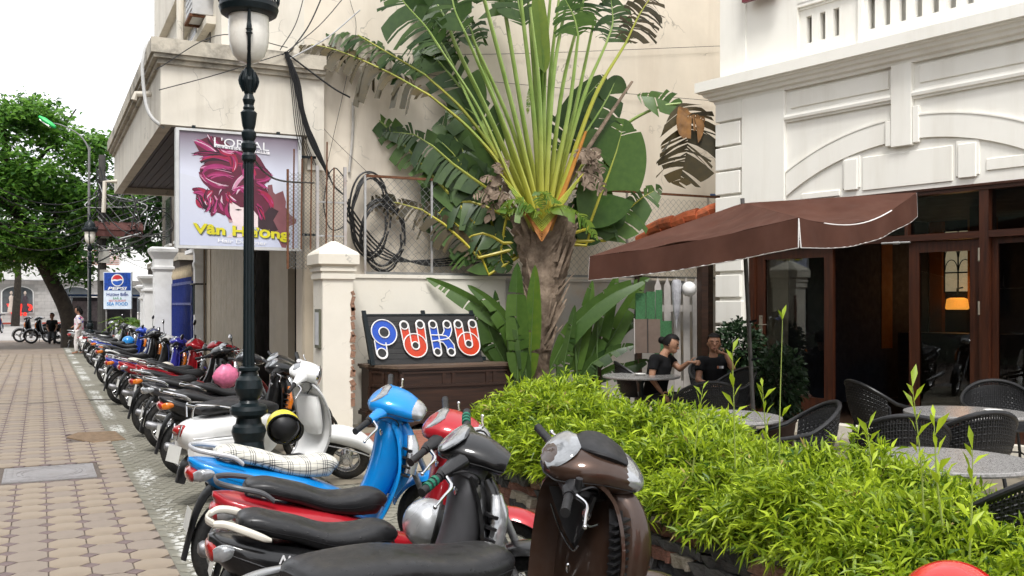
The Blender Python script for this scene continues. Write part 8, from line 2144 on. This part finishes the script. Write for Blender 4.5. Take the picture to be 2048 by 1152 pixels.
mb = MB(); c = j(1301, 729, -.235); mb.tube([c + lt_ * .016 * math.cos(t) + up_ * .016 * math.sin(t) for t in np.linspace(.3, 5.6, 14)], .004, 5); mb.tube([c - up_ * .026 - lt_ * .02, c - up_ * .026 + lt_ * .02], .004, 5); mb.v = [(p[0] - pw.location.x, p[1] - pw.location.y, p[2]) for p in mb.v]; mb.build('sleeve_emblem', M('print_bluel', (.05, .25, .60)), pw)
# walking woman in the street
D = 30.0
JS = dict(head=j(156, 621), neck=j(158, 631), chest=j(158, 638), belly=j(158, 649), hip=j(158, 660), shR=j(156, 634, -.17), shL=j(158, 634, .17), elR=j(160, 651, -.2), wrR=j(152, 660, -.24), hdR=Vector((0, 0, -1)) - lt_ * .4, thR=-lt_, elL=j(152, 650, .2), wrL=j(142, 656, .2), hdL=-lt_ - up_ * .3, thL=up_, hpR=j(157, 662, -.08), hpL=j(158, 662, .08), knR=j(152, 684, -.08), knL=j(162, 684, .08), anR=j(153, 704, -.08), anL=j(168, 703, .08), foot=-lt_)
def floral():
    m = M('floral_cloth', (.55, .42, .50), rough=.8, var=.1)
    nd, lk = m.node_tree.nodes, m.node_tree.links; b = nd['Principled BSDF']; tc = nd.new('ShaderNodeTexCoord'); vo = nd.new('ShaderNodeTexVoronoi'); vo.inputs['Scale'].default_value = 16; lk.new(tc.outputs['Object'], vo.inputs['Vector'])
    rp_ = nd.new('ShaderNodeValToRGB'); e = rp_.color_ramp.elements; e[0].color = (.66, .60, .62, 1); e[0].position = .3; e[1].color = (.60, .08, .20, 1); e[1].position = .7; x = e.new(.9); x.color = (.10, .10, .42, 1)
    sp = nd.new('ShaderNodeSeparateColor'); lk.new(vo.outputs['Color'], sp.inputs[0]); lk.new(sp.outputs[0], rp_.inputs[0]); rp_.color_ramp.interpolation = 'CONSTANT'; lk.new(rp_.outputs[0], b.inputs['Base Color']); return m
person('person', 'woman in a pink floral blouse walking left across the street', JS, m_skin2, floral(), M('white_trousers', (.6, .56, .54), rough=.8), m_hair, -lt_, voxel=.016, hands=False, sleeve=.8, long_hair=True)
for k, (u, lab) in enumerate(((104, 'person in black leaning on the far motorbikes'), (131, 'person in black sitting beside the far motorbikes'))):
    D = 38.0; dv_ = 8 if k else 0
    JB = dict(head=j(u, 632 + dv_), neck=j(u, 640 + dv_), chest=j(u, 646 + dv_), belly=j(u, 655 + dv_), hip=j(u, 663 + dv_), shR=j(u - 8, 643 + dv_), shL=j(u + 8, 643 + dv_), elR=j(u - 10, 655 + dv_, -.1), wrR=j(u - 6, 663 + dv_, -.3), hdR=up_ * -1, thR=lt_, elL=j(u + 10, 655 + dv_, -.1), wrL=j(u + 5, 663 + dv_, -.3), hdL=-up_, thL=-lt_, hpR=j(u - 4, 664 + dv_), hpL=j(u + 4, 664 + dv_), knR=j(u - 5, 676, -.2), knL=j(u + 5, 676, -.2), anR=j(u - 5, 687, 0), anL=j(u + 5, 687, 0), foot=-dp_)
    person('person', lab, JB, m_skin2, m_blk, m_char, m_hair, -dp_ + lt_ * (.5 if k else -.5), voxel=.018, hands=False)
# ================================================================== cables, poles
def cable(pts, r, name, label, mat=m_wire, sag=0.0, sm=None, n=5, cat='cable', group=None):
    mb = MB(); o = Vector(pts[0]); P_ = [Vector(p) - o for p in pts]
    if sag and len(P_) == 2:
        a, b = P_; P_ = [a.lerp(b, t) + Vector((0, 0, -sag * 4 * t * (1 - t))) for t in np.linspace(0, 1, 17)]; mb.tube(P_, r, n)
    else: mb.tube(P_, r, n, sm=sm or len(P_) * 6)
    ob = mb.build(name, mat, label=label, cat=cat, group=group); ob.location = o; return ob
def wb(u, v, b=12.15): return on_b(u, v, b)
# bundle down the beige wall beside the sign
bun = thing('cable_bundle', 'thick bundle of black cables running down the wall right of the salon sign', 'cables', wb(575, 110))
rw = random.Random(8)
for k in range(9):
    j1 = lambda s=5: rw.uniform(-s, s)
    P_ = [wb(572 + j1(3), 105 + j1(3)), wb(592 + j1(), 165 + j1()), wb(606 + j1(), 225 + j1()), wb(625 + j1(), 285 + j1()), wb(656 + j1(3), 350 + j1(3))]
    mb = MB(); mb.tube([p - bun.location for p in P_], rw.choice((.008, .012, .016)), 5, sm=24); mb.build('strand', m_wire, bun)
for k in range(5):
    P_ = [wb(575, 105), wb(582 + k * 3, 170), wb(590 + k * 5, 250 + k * 6), wb(600 + k * 9, 300 + k * 10)]
    mb = MB(); mb.tube([p - bun.location for p in P_], .005, 4, sm=16); mb.build('strand', m_wire, bun)
GW = 'overhead cables'
cable([at(498, 305, 7.2), at(530, 345, 8.5), at(565, 362, 10.2), wb(628, 366)], .010, 'cable', 'black cable looping from the lamp post to the wall in front of the sign', group=GW)
cable([wb(575, 108), wb(660, 172), wb(700, 195)], .012, 'cable', 'short black cable sloping from the canopy to the palm frond', group=GW)
cable([wb(575, 105), wb(430, 150, 12.1), wb(318, 180, 12.1)], .006, 'cable', 'lower thin cable crossing the canopy front', group=GW)
cable([wb(575, 95), wb(440, 70, 12.1), wb(310, 140, 12.1)], .006, 'cable', 'upper thin cable crossing the canopy cornice', group=GW)
for k, (u0, v0, u1, v1) in enumerate(((565, 110, 700, -20), (570, 115, 650, -20), (560, 100, 610, -15), (575, 120, 720, 20))):
    cable([wb(u0, v0), wb((u0 + u1) / 2 + 6, (v0 + v1) / 2 + 6), wb(u1, v1)], .009 if k % 2 else .006, 'cable', ['thick cable rising steeply right of the lamp', 'thin cable rising beside the lamp hood', 'cable touching the lamp hood', 'pale cable rising over the palm frond'][k], group=GW, mat=m_wire if k != 3 else M('pale_cable', (.4, .4, .4), rough=.5))
cable([wb(640, 105, 12.4), wb(1000, 108, 12.4), wb(1440, 92, 12.4)], .004, 'cable', 'upper thin wire across the beige wall behind the palm', group=GW)
cable([wb(700, 130, 12.4), wb(1000, 165, 12.4), wb(1430, 202, 12.4)], .004, 'cable', 'lower thin wire across the beige wall behind the palm', group=GW)
cable([wb(700, 0, 12.4), wb(712, 60, 12.4), wb(690, 170, 12.4), wb(655, 325, 12.4)], .0035, 'cable', 'thin hanging wire on the beige wall', group=GW)
cable([wb(588, 170, 12.4), wb(650, 260, 12.4), wb(735, 345, 12.4)], .0035, 'cable', 'thin slanting wire between the sign and the fence', group=GW)
cable([wb(706, 205, 12.43), wb(705, 270, 12.43), wb(698, 345, 12.43)], .02, 'conduit', 'pale conduit running down the beige wall', mat=M('conduit_grey', (.42, .40, .37), rough=.6), cat='pipe')
# coils of cable behind the fence
for k, (u, v, w, h, lab) in enumerate(((672, 400, 46, 62, 'coil of thin cable behind the small mesh panel'), (740, 430, 60, 75, 'large coil of black cable behind the chain link fence'), (765, 470, 70, 60, 'second coil of black cable lower behind the fence'))):
    t = thing('cable_coil', lab, 'cable coil', wb(u, v, 12.28))
    for q in range(1 if k == 0 else 4):
        P_ = [wb(u + (w + q * 4) * math.cos(a) * .55 + rw.uniform(-3, 3), v + (h + q * 4) * math.sin(a) + rw.uniform(-3, 3), 12.26 + q * .02) - t.location for a in np.linspace(.2 * q, .2 * q + 2 * PI * (.95 if k else .9), 14)]
        mb = MB(); mb.tube(P_, .008 if k == 0 else .014, 6, sm=50); mb.build('loop', m_wire, t)
for k in range(4):
    cable([wb(690, 400 + 12 * k, 12.25), wb(760, 490 + 8 * k, 12.25), wb(850, 530 - 3 * k, 12.25), wb(960, 525 - 6 * k, 12.25)], .013, 'cable', ['topmost', 'second', 'third', 'lowest'][k] + ' of the sagging black cables along the foot of the fence', group='cables along the fence')
cable([wb(655, 345), wb(668, 372), wb(690, 392)], .012, 'cable', 'short black cable at the foot of the wall bundle', group=GW)
# utility pole with tangle
up0 = ground(204, 702); upl = thing('utility_pole', 'concrete utility pole wrapped in tangled cables', 'utility pole', (up0.x, up0.y, 0))
mb = MB(); mb.tube([(0, 0, 0), (0, 0, 6.6)], [.16, .11], 10); mb.build('pole', M('pole_dark', (.06, .057, .052), rough=.9), upl)
for z, s in ((4.0, .30), (3.2, .34), (2.55, .26)):
    mb = MB(); mb.box((.05, -.2, z), (s, .2, s * 1.4)); mb.build('meter_box', M('box_grey', (.45, .44, .40), rough=.6), upl, smooth=0)
rt = random.Random(12)
for k in range(34):
    a = Vector((rt.uniform(-.2, .2), rt.uniform(-.2, .1), rt.uniform(3.6, 6.2))); L_ = rt.uniform(.4, 1.6)
    P_ = [a, a + Vector((rt.uniform(-.5, .9), rt.uniform(-.6, .2), rt.uniform(-.8, .2))), a + Vector((rt.uniform(0, 1.6), rt.uniform(-1.0, .2), rt.uniform(-1.2, .0))), a + Vector((rt.uniform(.2, 2.2), rt.uniform(-1.4, .2), rt.uniform(-1.5, .3)))]
    mb = MB(); mb.tube(P_, rt.choice((.012, .018, .024)), 4, sm=16); mb.build('strand', m_wire if k % 4 else M('pale_cable', (.4, .4, .4)), upl)
for k in range(5):
    mb = MB(); c = Vector((rt.uniform(.8, 2.0), rt.uniform(-.8, 0), rt.uniform(3.6, 4.8))); r = rt.uniform(.2, .4)
    mb.tube([c + Vector((r * math.cos(t), 0, r * math.sin(t) * 1.2)) for t in np.linspace(0, 2 * PI, 18)], .016, 4, cap=False); mb.build('loop', m_wire, upl)
pt_ = Vector((up0.x, up0.y, 5.4))
FW = [(-30, 358, 24, 'topmost'), (-30, 375, 24, 'second'), (-30, 412, 25, 'third'), (-30, 430, 26, 'fourth'), (-30, 440, 26, 'fifth'), (-30, 470, 24, 'lowest')]
for k, (u, v, d, w) in enumerate(FW):
    cable([pt_ + Vector((0, 0, -.25 * k)), at(u, v, d)], .014, 'cable', w + ' of the sagging cables crossing the street at the left', sag=.55, group='cables crossing the street')
cable([pt_, at(322, 380, 20.6)], .016, 'cable', 'cable from the pole to the canopy corner', sag=.3, group=GW)
cable([pt_ + Vector((0, 0, -.6)), at(345, 455, 21.0)], .016, 'cable', 'sagging cable from the pole to the brick house', sag=.5, group=GW)
cable([pt_ + Vector((0, 0, -1.0)), at(330, 430, 22.0)], .02, 'cable', 'lower sagging cable from the pole to the brick house', sag=.7, group=GW)
# green-headed street light
gl0 = ground(178, 705); g = thing('arm_street_light', 'grey curved arm street light with bright green head', 'street light', (gl0.x, gl0.y, 0))
top = at(178, 300, 31.3) ; g.location = (top.x, top.y, 0)
hd2 = at(98, 246, 31.3); v1 = hd2 - g.location
mb = MB(); mb.tube([(0, 0, 0), (0, 0, top.z - .5), (0, 0, top.z), Vector((0, 0, top.z)).lerp(v1, .25) + Vector((0, 0, .28)), Vector((0, 0, top.z)).lerp(v1, .7) + Vector((0, 0, .2)), v1], [.05, .04, .03, .024, .02, .02], 8, sm=34); mb.build('pole', M('lamp_pole_grey', (.16, .16, .155), rough=.6), g)
dx = (v1 - Vector((0, 0, top.z))).normalized()
mb = MB(); mb.tube([v1 - dx * .25, v1 - dx * .1, v1 + dx * .2, v1 + dx * .38], [.07, .11, .12, .06], 10, flat=.7); mb.build('head', M('green_plastic', (.015, .42, .09), rough=.4), g)
mb = MB(); mb.tube([v1 - dx * .05 + Vector((0, 0, -.09)), v1 + dx * .34 + Vector((0, 0, -.09))], [.09, .07], 10, flat=.5); mb.build('lens', M('lamp_lens', (.7, .7, .68), rough=.1), g)
# horizontal pipe and tarp near the far stalls
st_ = thing('street_stall', 'dark street stall with blue awning under the tree', 'stall', tuple(ground(150, 694)))
mb = MB(); mb.b2((-.2, 1.5, 1.9), (2.6, 3.4, 1.96)); mb.build('tarp', M('tarp_blue', (.03, .09, .28), rough=.7), st_, smooth=0)
for x in (-.1, 2.5):
    for y in (1.6, 3.3):
        mb = MB(); mb.tube([(x, y, 0), (x, y, 1.9)], .025, 6); mb.build('leg', m_steel, st_)
mb = MB(); mb.b2((0, 3.0, .0), (2.4, 3.1, 1.85)); mb.build('back_board', M('stall_board', (.10, .09, .10), rough=.8, var=.5, scale=3), st_, smooth=0)
mb = MB(); mb.b2((-.02, 2.96, .9), (1.2, 2.99, 1.7)); mb.build('notice_sheet', M('paper_pink', (.42, .35, .37), rough=.6, var=.3, scale=9), st_, smooth=0)
